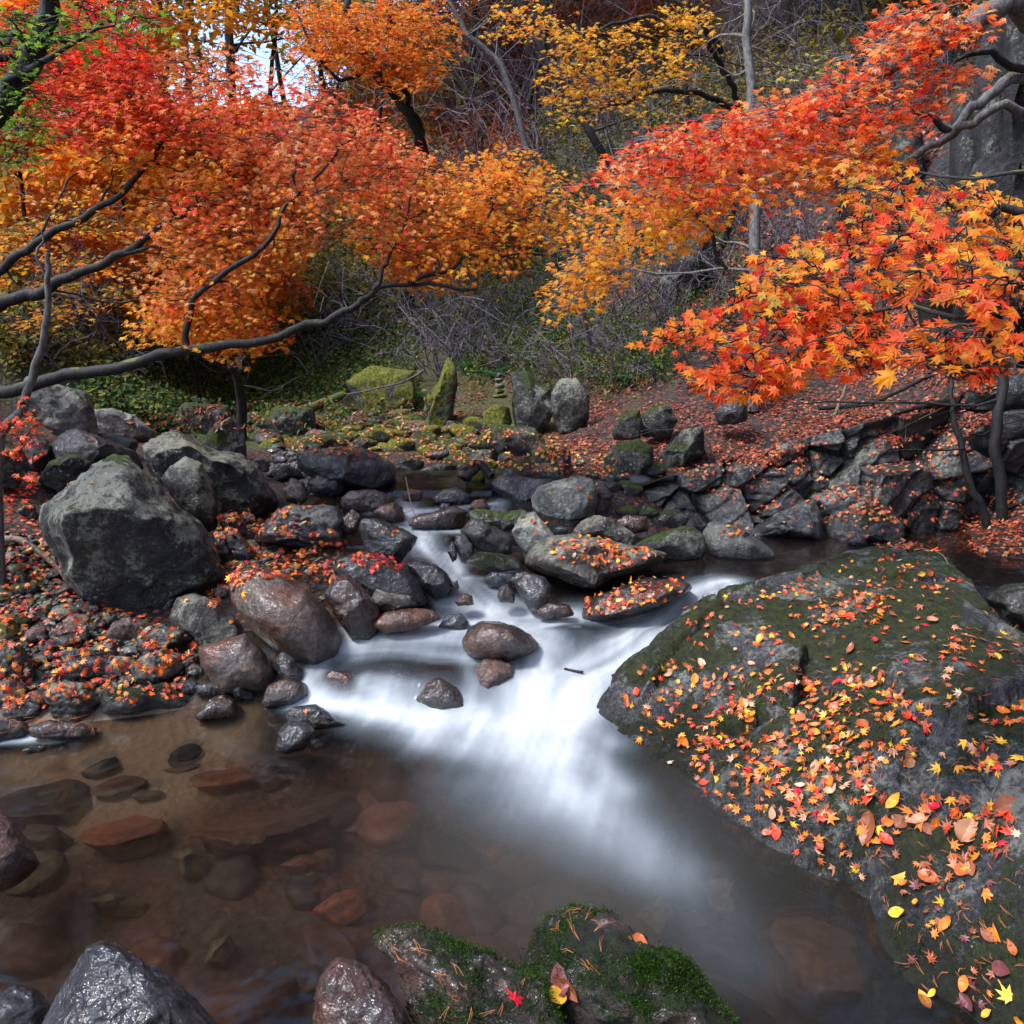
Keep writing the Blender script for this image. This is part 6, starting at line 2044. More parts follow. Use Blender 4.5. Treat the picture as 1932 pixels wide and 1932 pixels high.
# named bare trunks
def bare_tree(l, r0, r1, label, bark='barkgrey', seed=1, nb=8, L=1.0):
    r = np.random.default_rng(seed)
    pts = np.array([P(u, v, y) for u, v, y in l])
    b = pts[0].copy()
    b[2] = min(b[2], gz0(b[0], b[1]))
    pts[0] = b
    root = empty('bare_tree', tuple(b))
    tag(root, label, 'tree')
    q = resample(pts, 24, .03)
    V, F = tubes([(q - b, np.linspace(r0, r1, 24))], 8)
    link('trunk', mesh('trunk', V, F, M[bark]), root)
    ls = []
    for i in range(nb):
        k = int(r.uniform(6, 23))
        a = q[k]
        e = a + np.array([r.normal(0, .7), r.normal(0, .4), r.uniform(-.1, .6)]) * L
        br = resample([a, (a + e) / 2 + r.normal(0, .08, 3), e], 8, .05)
        ls.append((br - b, np.linspace(r1 * .5, .004, 8)))
        for j in range(4):
            a2 = br[int(r.uniform(2, 8))]
            e2 = a2 + r.normal(0, .3 * L, 3)
            ls.append((resample([a2, (a2 + e2) / 2 + r.normal(0, .04, 3), e2], 5) - b, np.linspace(.004, .0018, 5)))
    if ls:
        V, F = tubes(ls, 3)
        link('branches', mesh('branches', V, F, M[bark]), root)['kind'] = 'stuff'


bare_tree([(1425, 760, 6.6), (1424, 560, 6.6), (1422, 330, 6.7), (1415, 120, 6.8), (1410, -40, 6.9)], .055, .03, 'straight grey trunk rising from the leafy slope behind the maple sprays', seed=3)
bare_tree([(1230, 420, 11), (1120, 260, 10.5), (1070, 180, 10.5), (1020, 90, 10.5), (960, -30, 10.5)], .06, .03, 'dark leaning trunk in the bare thicket', 'bark', seed=4, L=1.6)
bare_tree([(1330, 330, 10.5), (1290, 160, 10), (1260, 20, 10), (1240, -60, 10)], .04, .02, 'dark upright trunk behind the golden leaves', 'bark', seed=5, L=1.4)
bare_tree([(1050, 300, 12), (960, 160, 12), (880, 60, 12), (830, -30, 12)], .05, .03, 'grey slanting trunk beyond the bare thicket', 'barkgrey', seed=6, L=1.8)
bare_tree([(1890, 1030, 4.95), (1880, 860, 4.95), (1885, 740, 5.0), (1900, 600, 5.1), (1915, 400, 5.2)], .035, .028, 'black tree trunk against the right rock wall', 'bark', seed=7, nb=3)
bare_tree([(1868, 1000, 4.95), (1830, 900, 4.95), (1800, 780, 5.0), (1790, 700, 5.1)], .028, .014, 'forked black stem leaning on the fractured wall', 'bark', seed=8, nb=2, L=.5)
bare_tree([(430, 120, 24), (432, 40, 24), (436, -60, 24)], .14, .10, 'dark pine trunk against the bright sky gap', 'bark', seed=9, L=3, nb=10)
bare_tree([(290, 160, 23), (300, 60, 23), (298, -60, 23)], .10, .08, 'slim pale trunk against the sky gap', 'barkgrey', seed=10, L=2.5, nb=10)
bare_tree([(370, 170, 21), (350, 80, 21), (372, -60, 21)], .09, .05, 'second slim pale trunk against the sky gap', 'barkgrey', seed=11, L=2.5, nb=10)
bare_tree([(455, 800, 8.2), (452, 745, 8), (440, 700, 7.8), (400, 680, 7.6)], .06, .03, 'short dark stem under the long maple limb', 'bark', seed=12, nb=4, L=.6)
bare_tree([(1130, 640, 9), (1080, 500, 8.6), (1030, 350, 8.4), (1010, 240, 8.3)], .03, .012, 'slim bare stem in the centre of the thicket', 'twig', seed=14, nb=12)


def shrub(u, v, y, s, n, label, group, seed, bark='twig', up=.6, side=0.):
    r = np.random.default_rng(seed)
    b = P(u, v, y)
    b[2] = float(gz0(b[0], b[1]))
    ls = []
    for i in range(n):
        az = r.uniform(0, 6.28)
        L = s * r.uniform(.5, 1.2)
        a = b + r.normal(0, .12 * s, 3) * np.array([1, 1, 0])
        e = a + np.array([math.cos(az) * L + side * L, math.sin(az) * L * .6 - .2 * L, L * r.uniform(.2, 1.3) * up * 1.6])
        m1 = (a + e) / 2 + np.array([0, 0, .22 * L]) + r.normal(0, .08 * L, 3)
        st = resample([a, m1, e], 9, .10 * L)
        w = r.uniform(.0045, .009) * (y / 8)
        ls.append((st - b, np.linspace(w, w * .35, 9)))
        for j in range(5):
            a2 = st[int(r.uniform(2, 9))]
            e2 = a2 + r.normal(0, .22 * L, 3) + np.array([0, 0, -.02])
            ls.append((resample([a2, (a2 + e2) / 2 + r.normal(0, .04 * L, 3), e2], 5) - b, np.linspace(w * .5, w * .2, 5)))
    V, F = tubes(ls, 3)
    o = link('bare_shrub', mesh('bare_shrub', V, F, M[bark], smooth_=False), loc=tuple(b))
    tag(o, label, 'shrub', group)


SH = [((850, 470), (1340, 200), 26, (8.5, 13), 1.3, 'bare tangled shrub on the dark slope above the golden sprays', 'bare shrubs on the dark upper slope'),
      ((560, 740), (960, 580), 16, (8.5, 11.5), .9, 'pale bare shrub on the mossy bank across the stream', 'bare shrubs on the far mossy bank'),
      ((1350, 560), (1760, 380), 14, (6.8, 8.8), .7, 'bare wiry shrub on the slope behind the near maple leaves', 'bare shrubs behind the near maple bough'),
      ((1340, 260), (1750, 30), 18, (8.5, 12), 1.1, 'bare wiry shrub high on the shaded slope', 'bare shrubs high on the shaded slope'),
      ((1000, 760), (1300, 600), 14, (7.2, 9.5), .7, 'low wiry shrub between the outcrops', 'bare shrubs between the outcrops'),
      ((640, 280), (980, 150), 10, (13, 18), 2.0, 'tall leafless brush in the distance', 'leafless brush in the distance'),
      ((0, 740), (420, 560), 10, (8, 11), .9, 'thin bare shrub under the maple limbs', 'bare shrubs under the maple limbs')]
sd = 300
for (ua, va), (ub, vb), n_, (ya, yb), s_, lb, gp in SH:
    for i in range(n_):
        sd += 1
        u = ua + (ub - ua) * random.random()
        v = vb + (va - vb) * random.random()
        h_ = hit(u, v, False)
        if h_[1] > 40:
            continue
        shrub(u, v, float(h_[1]), s_ * (1.25 if i % 3 == 0 else .7 if i % 3 == 1 else 1) * h_[1] / (ya + yb) * 2, 15, uniq(('tall ' if i % 3 == 0 else 'low ' if i % 3 == 1 else '') + ' '.join(w for w in lb.split()[:3] if w not in ('tall', 'low', 'shrub', 'bare', 'thin')) + ' bare shrub growing', u, v), gp, sd)

# drooping white dead branches mid left
def stick(l, r0, r1, label, cat='branch', bark='wood', name='fallen_branch', sub=3, seed=0, sides=6):
    jt = .01 if r0 > .008 else 0
    r = np.random.default_rng(seed + 70)
    pts = np.array([P(u, v, y) for u, v, y in l])
    b = pts[0].copy()
    q = resample(pts, 18, jt)
    ls = [(q - b, np.linspace(r0, r1, 18))]
    for j in range(sub):
        a = q[int(r.uniform(4, 17))]
        e = a + r.normal(0, .12, 3) * (1 + r0 * 5)
        ls.append((resample([a, (a + e) / 2 + r.normal(0, .02, 3), e], 6) - b, np.linspace(r1, r1 * .3, 6)))
    V, F = tubes(ls, sides)
    o = link(name, mesh(name, V, F, M[bark]), loc=tuple(b))
    tag(o, label, cat)
    return o


stick([(0, 1018, 3.9), (40, 1016, 3.9), (75, 1045, 3.85), (108, 1070, 3.8), (125, 1095, 3.75), (140, 1125, 3.7)], .022, .004, 'exposed brown root curving down beside the largest boulder', 'root', 'wood', 'root')
stick([(1574, 786, 5.55), (1590, 745, 5.6), (1604, 700, 5.7)], .014, .008, 'thin leaning stick on the leafy slope', bark='wood', sub=0)
stick([(1545, 770, 5.7), (1640, 762, 5.7), (1720, 725, 5.8), (1760, 708, 5.9)], .02, .012, 'black fallen limb lying across the leafy slope', bark='bark')
stick([(512, 806, 8.8), (545, 782, 9.0), (590, 768, 9.2), (650, 745, 9.6)], .07, .05, 'mossy fallen log at the foot of the far hill', 'log', 'barkmoss', 'fallen_log', sub=0)
stick([(1065, 1262, 3.22), (1083, 1266, 3.2), (1100, 1268, 3.18)], .007, .006, 'short dark twig caught in the white chute', bark='bark', sub=0, name='twig', cat='twig')
stick([(880, 905, 5.3), (900, 874, 5.35), (930, 900, 5.3)], .03, .03, 'dark bent driftwood over the upright mossy stone', 'driftwood', 'bark', 'driftwood', sub=0)
stick([(875, 905, 5.2), (905, 880, 5.35)], .03, .02, 'short dark driftwood stub over the upright mossy stone', 'driftwood', 'bark', 'driftwood', sub=0)
stick([(1960, 1045, 4.0), (1740, 1035, 3.75), (1775, 1045, 3.6), (1790, 1065, 3.5)][1:], .004, .002, 'thin pale twig on the crest of the mossy ledge', sub=0, name='twig', cat='twig')
stick([(765, 900, 4.9), (780, 965, 4.6), (800, 990, 4.4)], .004, .003, 'thin twig over the upper rapid', sub=1, name='twig', cat='twig')
stick([(1210, 770, 5.4), (1220, 805, 5.3), (1270, 810, 5.3), (1330, 785, 5.3)], .006, .003, 'arched pale bare twig before the outcrop', bark='twig', name='twig', cat='twig')
stick([(800, 700, 8), (760, 720, 7.8), (700, 735, 7.7), (650, 745, 7.8)], .012, .004, 'pale dead branch arching on the far bank', bark='twig', sub=8, seed=5)
stick([(1360, 320, 4.9), (1230, 350, 5.2), (1120, 400, 5.4), (990, 440, 5.6)], .014, .003, 'long pale bare branch hanging across the centre', bark='twig', sub=10, seed=6, name='hanging_branch')
stick([(1510, 200, 6), (1460, 270, 6), (1430, 320, 6), (1370, 390, 6)], .02, .006, 'white dead branch slanting down the slope', bark='twig', sub=6, seed=7, name='hanging_branch')

# ------------------------------------------------------------------ cairn
cb = P(942, 752, 8.05)
cairn = empty('cairn', tuple(cb))
tag(cairn, 'little stacked stone cairn standing on the squat mossy block', 'cairn')
zz = 0
for i, (w_, h_) in enumerate([(.085, .05), (.06, .045), (.055, .07), (.045, .05), (.032, .05)]):
    v, f = CV[i]
    q = v / np.abs(v).max(0) * np.array([w_, w_ * .8, h_ * .55])
    o = link('stone', mesh('stone', q, f, M['tan' if i > 1 else 'moss']), cairn, loc=(0.004 * (-1) ** i, 0, zz + h_ * .5))
    zz += h_

# ------------------------------------------------------------------ ferns and undergrowth
def frond_mesh():
    V, F = [], []
    n = 18
    def q(t): return np.array([0, t, .45 * t - .62 * t * t])
    for i in range(n):
        t = (i + 1) / n
        p = q(t)
        w = .22 * math.sin(math.pi * min(1, t * .9 + .12)) ** .8
        for s in (-1, 1):
            k = len(V)
            V += [p + [0, -.018, 0], p + [s * w * .5, .012, .01], p + [s * w, .035, -.03 * 1], p + [0, .018, 0]]
            F += [[k, k + 1, k + 2, k + 3] if s > 0 else [k + 3, k + 2, k + 1, k]]
    k = len(V)
    V += [q(0) + [.006, 0, 0], q(0) - [.006, 0, 0], q(.5) - [.004, 0, 0], q(.5) + [.004, 0, 0]]
    F += [[k, k + 1, k + 2, k + 3]]
    V = np.array([np.array(a, float) for a in V])
    return mesh('frond', V, np.array(F), M['leafO'], smooth_=False)


FR = frond_mesh()
FERNS = [(745, 675), (900, 672), (960, 668), (880, 700), (935, 715), (730, 720), (785, 755), (720, 755), (1010, 690), (640, 800), (600, 770), (200, 800), (250, 780), (560, 745), (1000, 745), (1200, 660), (1240, 700), (1060, 640), (830, 640), (1180, 720)]
for i, (u, v) in enumerate(FERNS):
    c_ = cast_g(u, v)
    if c_ is None:
        continue
    loc = c_[0]
    if loc.y > 20:
        continue
    root = empty('fern', (loc.x, loc.y, loc.z - .02))
    tag(root, uniq('green fern', u, v), 'fern', 'ferns on the far bank')
    nf = 9
    for k in range(nf):
        o = bpy.data.objects.new('frond', FR)
        C.objects.link(o)
        o.parent = root
        s = random.uniform(.24, .36)
        o.scale = (s * 1.1, s, s)
        o.rotation_euler = (random.uniform(.35, .85), 0, 6.28 * k / nf + random.uniform(-.3, .3))
        g = random.uniform(.7, 1.2)
        o.color = (.035 * g, .15 * g, .045 * g, 1)


_a, _b = np.meshgrid(np.arange(256), np.arange(256), indexing='ij')
PATCH = fbm(np.stack([_a / 9., _b / 9., 0 * _a + .5], -1), 4)


def scatter_leafy(name, poly, n, size, pal, label, hgt, shapes=LEAFS, mat='leafA', clump=None, up=.8, vmax=30, seed=5, litter=False, nzmin=.25):
    r = np.random.default_rng(seed)
    pp = sample_poly(poly, n, r)
    if clump:
        cc = sample_poly(poly, clump, r)
        k = r.integers(0, clump, n)
        pp = np.where(r.random((n, 1)) < .75, cc[k] + r.normal(0, 12, (n, 2)), pp)
    pts = []
    nr = []
    patch = PATCH
    for u, v in pp:
        c_ = cast_g(u, v) if (not litter or seed in (10, 11, 31)) else cast(u, v)
        if c_ is None:
            continue
        loc, nm, ob = c_
        if not litter and (ob.name != 'ground' or any(x0 < u < x1 and y0 < v < y1 for x0, y0, x1, y1 in ((785, 640, 885, 830), (915, 700, 965, 790), (650, 740, 720, 830)))):
            continue
        if loc.y > vmax or (litter and nm.z < nzmin):
            continue
        if seed in (10, 11, 15, 17, 31) and patch[int(loc.x * 12) % 256, int(loc.y * 12) % 256] < r.uniform(-.28, .10):
            continue
        pts.append(tuple(loc))
        nr.append(tuple(nm))
    pts, nr = np.array(pts), np.array(nr)
    m = len(pts)
    pos = pts + np.stack([r.normal(0, .01, m), r.normal(0, .01, m), np.zeros(m)], 1)
    if litter:
        pos = pos + nr * (.004 + r.uniform(0, .012, (m, 1)))
        nn = nr + r.normal(0, .28, (m, 3))
    else:
        pos = pos + np.stack([r.normal(0, .06, m), r.normal(0, .06, m), r.uniform(0, 1, m) ** 1.5 * hgt], 1)
        nn = r.normal(0, .5, (m, 3)) + np.array([0, -.5, up])
    rot = frames(nn, r.normal(0, 1, (m, 3)))
    size = size * r.uniform(.6, 1.3, m) * (1 if litter else 1)
    me = leaf_mesh(name, pos, rot, size, pick(pal, m, r), shapes, M[mat])
    o = link(name, me)
    tag(o, label, kind='stuff')
    return o


LIT = [((.13, .028, .014), 5), ((.22, .045, .018), 5), ((.34, .075, .025), 4), ((.06, .016, .012), 5), ((.50, .15, .05), 2), ((.38, .03, .02), 2), ((.42, .2, .09), 1)]
LITB = [((.75, .13, .02), 5), ((.8, .24, .03), 4), ((.55, .05, .02), 4), ((.3, .07, .03), 3), ((.8, .4, .05), 2), ((.45, .2, .1), 2)]
PAL['litter'] = LIT
PAL['litterbright'] = LITB
scatter_leafy('undergrowth', [(150, 800), (170, 700), (420, 660), (560, 600), (750, 560), (1000, 560), (1150, 600), (1000, 700), (860, 720), (700, 800), (480, 812)], 48000, .06, 'under', 'low green undergrowth on the far bank', .30, clump=420, seed=5)
scatter_leafy('undergrowth', [(180, 800), (300, 760), (860, 745), (880, 790), (480, 808)], 6000, .045, 'under', 'small green plants among the stones of the far bank', .14, clump=90, seed=51)
scatter_leafy('undergrowth', [(880, 700), (960, 650), (1240, 620), (1260, 720), (1150, 760), (1000, 745), (890, 760)], 7000, .045, 'under', 'ferny green plants around the standing rocks', .35, clump=70, seed=52)
scatter_leafy('undergrowth', [(0, 700), (0, 560), (300, 540), (560, 520), (560, 620), (200, 720)], 12000, .07, 'olive', 'yellow-green undergrowth under the maple limbs', .4, clump=120, seed=6)
scatter_leafy('undergrowth', [(1000, 620), (1100, 560), (1300, 430), (1400, 420), (1400, 600), (1300, 700), (1120, 740)], 5000, .045, 'under', 'sparse green undergrowth between the outcrops', .3, clump=80, seed=7)
scatter_leafy('undergrowth', [(1330, 250), (1350, 0), (1932, 0), (1932, 100), (1600, 300)], 3500, .05, 'under', 'sparse green plants high on the dark slope', .35, clump=70, seed=8)
scatter_leafy('undergrowth', [(640, 560), (880, 470), (1030, 500), (1000, 600), (700, 640)], 4000, .05, 'olive', 'dull green brush under the maple bough', .4, clump=70, seed=9)
for poly_, n_, s_, pal_, lb_, h_, sd_ in [
        ([(620, 300), (850, 200), (1100, 260), (1340, 200), (1340, 430), (1100, 560), (700, 560)], 16000, .075, 'under', 'green and yellow-green brush on the middle slope', .8, 49),
        ([(900, 100), (1340, 60), (1600, 60), (1600, 260), (1340, 330), (1000, 330)], 9000, .08, 'olive', 'olive brush high on the shaded slope', .8, 50),
        ([(540, 460), (720, 460), (760, 620), (540, 640)], 9000, .09, 'olive', 'olive brush behind the long black limb', .8, 47),
        ([(560, 480), (720, 480), (760, 640), (560, 660)], 6000, .09, 'under', 'green brush behind the long black limb', .7, 48),
        ([(560, 480), (620, 330), (760, 230), (900, 180), (1000, 300), (1000, 520), (760, 560)], 16000, .11, 'rust', 'russet brush on the distant hillside', 1.0, 41),
        ([(600, 500), (700, 330), (800, 240), (860, 400), (900, 540), (700, 560)], 9000, .10, 'olive', 'olive brush on the distant hillside', .9, 42),
        ([(0, 560), (0, 200), (300, 200), (560, 420), (560, 560)], 14000, .12, 'amber', 'amber brush seen through the maple limbs', 1.2, 43),
        ([(0, 560), (0, 200), (300, 200), (560, 420), (560, 560)], 12000, .11, 'olive', 'olive-green brush seen through the maple limbs', 1.2, 44),
        ([(600, 240), (600, 0), (1340, 0), (1340, 60), (1000, 200), (900, 240)], 16000, .12, 'rust', 'russet brush high on the slope', 1.2, 45),
        ([(600, 240), (600, 0), (900, 0), (900, 240)], 7000, .12, 'yellow', 'yellow brush high on the slope', 1.2, 46)]:
    scatter_leafy('undergrowth', poly_, n_, s_, pal_, lb_, h_, clump=160, seed=sd_, vmax=45)
scatter_leafy('leaf_litter', [(1280, 860), (1200, 900), (1100, 850), (860, 820), (850, 720), (960, 700), (1180, 760), (1360, 760), (1500, 640), (1700, 560), (1880, 640), (1870, 800), (1600, 860), (1450, 880)], 19000, .05, 'litter', 'brown and red leaf litter carpeting the right slope', .3, shapes=LEAF5, mat='litterA', litter=True, seed=10)
scatter_leafy('leaf_litter', [(1100, 740), (1020, 560), (1250, 450), (1500, 250), (1800, 150), (1700, 600), (1300, 750)], 7000, .07, 'litter', 'dark leaf litter on the upper right slope', .3, shapes=LEAFS, mat='litterA', litter=True, seed=11)
scatter_leafy('leaf_litter', [(820, 500), (820, 150), (1340, 50), (1340, 450)], 9000, .10, 'litter', 'leaf litter under the bare thicket', .3, shapes=LEAFS, mat='litterA', litter=True, seed=31)
scatter_leafy('leaf_litter', [(0, 960), (70, 960), (130, 1080), (150, 1130), (330, 1180), (380, 1220), (340, 1320), (0, 1340)], 900, .042, 'litterbright', 'red and orange leaves scattered over the gravel shelf', .3, shapes=LEAF7, mat='litterA', litter=True, seed=12)
scatter_leafy('leaf_litter', [(420, 960), (540, 960), (660, 1020), (640, 1100), (480, 1090), (400, 1150), (380, 1080)], 800, .045, 'litterbright', 'red leaves scattered over the mid bank stones', .3, shapes=LEAF7, mat='litterA', litter=True, seed=13)
scatter_leafy('leaf_litter', [(470, 810), (900, 800), (1140, 840), (1200, 900), (1140, 900), (900, 880), (540, 850)], 1300, .05, [((.6, .12, .03), 3), ((.75, .25, .04), 2), ((.7, .45, .08), 2), ((.3, .08, .03), 3)], 'red and yellow leaves over the far stream bed', .3, shapes=LEAF5, mat='litterA', litter=True, seed=14)
scatter_leafy('leaf_litter', [(1240, 900), (1400, 850), (1600, 850), (1850, 800), (1932, 960), (1932, 1050), (1700, 1040), (1480, 1000), (1420, 960)], 3200, .046, [((.6, .13, .03), 3), ((.75, .22, .05), 3), ((.4, .1, .04), 4), ((.65, .35, .18), 1), ((.5, .04, .03), 1)], 'leaves caught on the dark rock wall', .3, shapes=LEAF5, mat='litterA', litter=True, nzmin=.5, seed=15)
scatter_leafy('leaf_litter', [(180, 810), (400, 760), (860, 740), (880, 800), (480, 815)], 1500, .05, 'litter', 'leaf litter at the foot of the far bank', .3, shapes=LEAFS, mat='litterA', litter=True, seed=17)
scatter_leafy('leaf_litter', [(0, 820), (60, 780), (90, 860), (60, 960), (0, 960)], 250, .05, 'red', 'red leaves gathered in shade beside the sapling', .3, shapes=LEAF5, mat='litterA', litter=True, seed=16)

# ------------------------------------------------------------------ fallen leaves, one by one
FL = []      # (pos, nrm, yaw, size, colour, kind, label, screen)
CW = {'crimson': (.70, .015, .035), 'red': (.78, .06, .02), 'orange': (.85, .22, .02), 'amber': (.88, .38, .03), 'yellow': (.88, .52, .04), 'brown': (.32, .10, .045), 'tan': (.62, .32, .18), 'rust': (.5, .13, .04), 'pale': (.75, .55, .35), 'purple': (.16, .045, .05)}


def put(u, v, colour, kind, label, size, group=None, lift=.006, jit=.25):
    c_ = cast(u, v)
    if c_ is None:
        return
    loc, nm, ob = c_
    if nm.z < .15 and kind != 'force':
        return
    nr = np.array(nm) + rng.normal(0, jit, 3)
    FL.append((np.array(loc) + np.array(nm) * lift, nr, rng.normal(0, 1, 3), size, CW[colour], kind, label, size / max(.5, loc.y), colour, ob.name, group))


OV = [oval_shape(1, .2, .28), oval_shape(2, .35, .22), oval_shape(3, .1, .34)]
# hand-placed, distinct ones
for a in [(972, 1880, 'crimson', 'maple', 'single crimson maple leaf on the long mossy boulder', .062),
          (1640, 1565, 'brown', 'oval', 'largest brown oval leaf lying on the mossy ledge', .105),
          (1738, 1548, 'tan', 'oval', 'tan oval leaf beside the largest brown one', .085),
          (1825, 1568, 'tan', 'oval', 'broad salmon-tan oval leaf on the ledge', .08),
          (1710, 1432, 'tan', 'oval', 'long pale tan leaf curled on dark moss', .085),
          (1570, 1492, 'pale', 'oval', 'bluish-white upturned leaf beside a red maple leaf', .05),
          (1545, 1493, 'crimson', 'maple', 'red maple leaf touching the bluish-white leaf', .05),
          (1412, 1452, 'crimson', 'maple', 'lone pink-crimson maple leaf on bare moss', .048),
          (1875, 1765, 'orange', 'maple', 'large salmon-orange maple leaf in the near corner of the ledge', .075),
          (1885, 1612, 'red', 'maple', 'salmon-red maple leaf above the near corner', .055),
          (1770, 1452, 'yellow', 'maple', 'bright yellow maple leaf on dark moss', .055),
          (1810, 1450, 'amber', 'maple', 'pale orange maple leaf next to the bright yellow one', .055),
          (1620, 1462, 'yellow', 'maple', 'small yellow maple leaf left of the bright pair', .045),
          (1868, 1524, 'amber', 'maple', 'golden crumpled maple leaf by the edge of the grey patch', .055),
          (1900, 1522, 'brown', 'oval', 'brown rolled leaf beside the golden crumpled one', .07),
          (1820, 1857, 'orange', 'oval', 'small orange leaf on black moss', .04),
          (1905, 1880, 'yellow', 'maple', 'yellow maple leaf at the lowest corner of the ledge', .06),
          (1458, 1538, 'tan', 'oval', 'pale curled leaf at the water side of the ledge', .05),
          (1615, 1640, 'yellow', 'maple', 'yellow leaf at the lip above the outflow', .045),
          (1700, 1660, 'amber', 'maple', 'torn amber leaf above the dark hollow', .075),
          (1755, 1658, 'rust', 'oval', 'reddish curled leaf right of the torn amber leaf', .06),
          (1865, 1687, 'orange', 'maple', 'orange curled leaf on the dark lower ledge', .055),
          (1780, 1704, 'yellow', 'maple', 'yellow leaf amid the brown heap', .06),
          (1325, 1252, 'pale', 'oval', 'pale tan upright leaf at the chute side of the ledge', .05),
          (1605, 1228, 'brown', 'oval', 'brown oval leaf on the grey bared stone', .065),
          (1344, 1195, 'crimson', 'maple', 'small magenta maple leaf on the grey bared stone', .045),
          (1745, 1180, 'crimson', 'maple', 'dark crimson leaf high on the ledge', .045),
          (1835, 1255, 'crimson', 'maple', 'deep pink maple leaf near the side of the ledge', .05),
          (1770, 1110, 'tan', 'maple', 'pale tan leaf on the grey crest slab', .05),
          (460, 1120, 'amber', 'maple', 'orange-yellow maple leaf on the big smooth boulder', .06),
          (1155 / 2 / 1.0, 1343, 'orange', 'maple', 'orange leaf on the glossy dark stone in the foam', .03),
          (173, 912, 'orange', 'maple', 'orange leaf on the lower flank of the largest boulder', .04),
          (130, 914, 'crimson', 'maple', 'dark pink leaf on the shoulder of the largest boulder', .04),
          (175, 830, 'red', 'maple', 'pale red maple leaf on the flat-topped dark boulder', .05),
          (350, 1134, 'amber', 'maple', 'amber leaf on the rounded grey-brown boulder', .04),
          (435, 1174, 'orange', 'maple', 'orange leaf stuck on the wet brown boulder', .04),
          (462, 1262, 'pale', 'maple', 'pale yellow leaf on the wet brown boulder by the water', .05),
          (1042, 1885, 'yellow', 'oval', 'yellowish-green narrow leaf between the mossy boulders', .06),
          (1083, 1872, 'brown', 'oval', 'long brown curled leaf between the mossy boulders', .10),
          (1060, 1850, 'purple', 'oval', 'dark shrivelled leaf on top of the curled brown leaf', .07),
          (1110, 1885, 'crimson', 'oval', 'red folded leaf against the curled brown leaf', .06),
          (1075, 1862, 'brown', 'oval', 'rumpled chestnut leaf between the mossy boulders', .07),
          (1205, 1775, 'rust', 'oval', 'reddish leaf scrap on the mossy cap boulder', .035),
          (1066, 924, 'pale', 'maple', 'yellow-white leaf on the pale whitish boulder', .035)]:
    put(*a)

# strewn ones by area
ARE = [([(1190, 1300), (1290, 1230), (1420, 1250), (1600, 1230), (1700, 1290), (1700, 1420), (1560, 1480), (1400, 1450), (1280, 1370)], 290, .045, 'on the thick drift across the middle of the mossy ledge'),
       ([(1300, 1140), (1500, 1080), (1700, 1040), (1800, 1100), (1700, 1200), (1550, 1220), (1400, 1230), (1290, 1220)], 120, .044, 'near the crest of the mossy ledge'),
       ([(1550, 1120), (1700, 1110), (1680, 1180), (1560, 1180)], 40, .05, 'in the hollow below the ledge crest'),
       ([(1640, 1180), (1850, 1150), (1932, 1200), (1932, 1480), (1780, 1440), (1640, 1350)], 105, .05, 'on the upper side of the mossy ledge'),
       ([(1130, 1330), (1200, 1310), (1330, 1400), (1500, 1500), (1650, 1650), (1600, 1670), (1450, 1580), (1300, 1470), (1180, 1380)], 60, .046, 'down the sloping edge beside the pool'),
       ([(1390, 1380), (1620, 1380), (1660, 1480), (1560, 1560), (1430, 1500)], 62, .052, 'on dark moss above the pool'),
       ([(1560, 1500), (1900, 1500), (1932, 1600), (1760, 1650), (1620, 1600)], 50, .056, 'around the large brown leaves'),
       ([(1690, 1640), (1830, 1640), (1860, 1760), (1760, 1780), (1690, 1700)], 28, .055, 'in the heap on the lower ledge'),
       ([(1680, 1780), (1932, 1760), (1932, 1932), (1780, 1900)], 18, .055, 'on the black moss of the near corner'),
       ([(1020, 1030), (1090, 1010), (1160, 1020), (1260, 1050), (1230, 1080), (1140, 1075), (1040, 1050)], 130, .048, 'on the table-like slab'),
       ([(1110, 1120), (1180, 1090), (1290, 1090), (1280, 1130), (1150, 1160), (1100, 1160)], 75, .045, 'on the dark sloping rock by the chute'),
       ([(650, 1050), (700, 1040), (760, 1060), (770, 1080), (700, 1080)], 42, .045, 'clustered on the long glossy black boulder'),
       ([(700, 1000), (760, 1000), (780, 1020), (720, 1020)], 8, .04, 'on the glossy black boulder beside the channel'),
       ([(1340, 990), (1400, 990), (1420, 1010), (1360, 1010)], 12, .05, 'on the moss-capped pale boulder'),
       ([(1000, 925), (1130, 900), (1170, 940), (1010, 960)], 6, .04, 'on the pale whitish boulder'),
       ([(970, 985), (1030, 980), (1040, 1020), (990, 1010)], 5, .04, 'on the wedge of pale grey rock'),
       ([(540, 940), (640, 945), (640, 960), (540, 960)], 12, .045, 'on top of the split slate boulder'),
       ([(430, 1060), (560, 1060), (580, 1110), (520, 1090), (440, 1080)], 20, .045, 'along the back of the big smooth boulder')]
CWD = {'crimson': 'crimson', 'red': 'red', 'orange': 'orange', 'amber': 'amber', 'yellow': 'yellow', 'brown': 'brown', 'tan': 'pale tan', 'rust': 'rust-coloured', 'pale': 'cream', 'purple': 'dark purple-brown'}
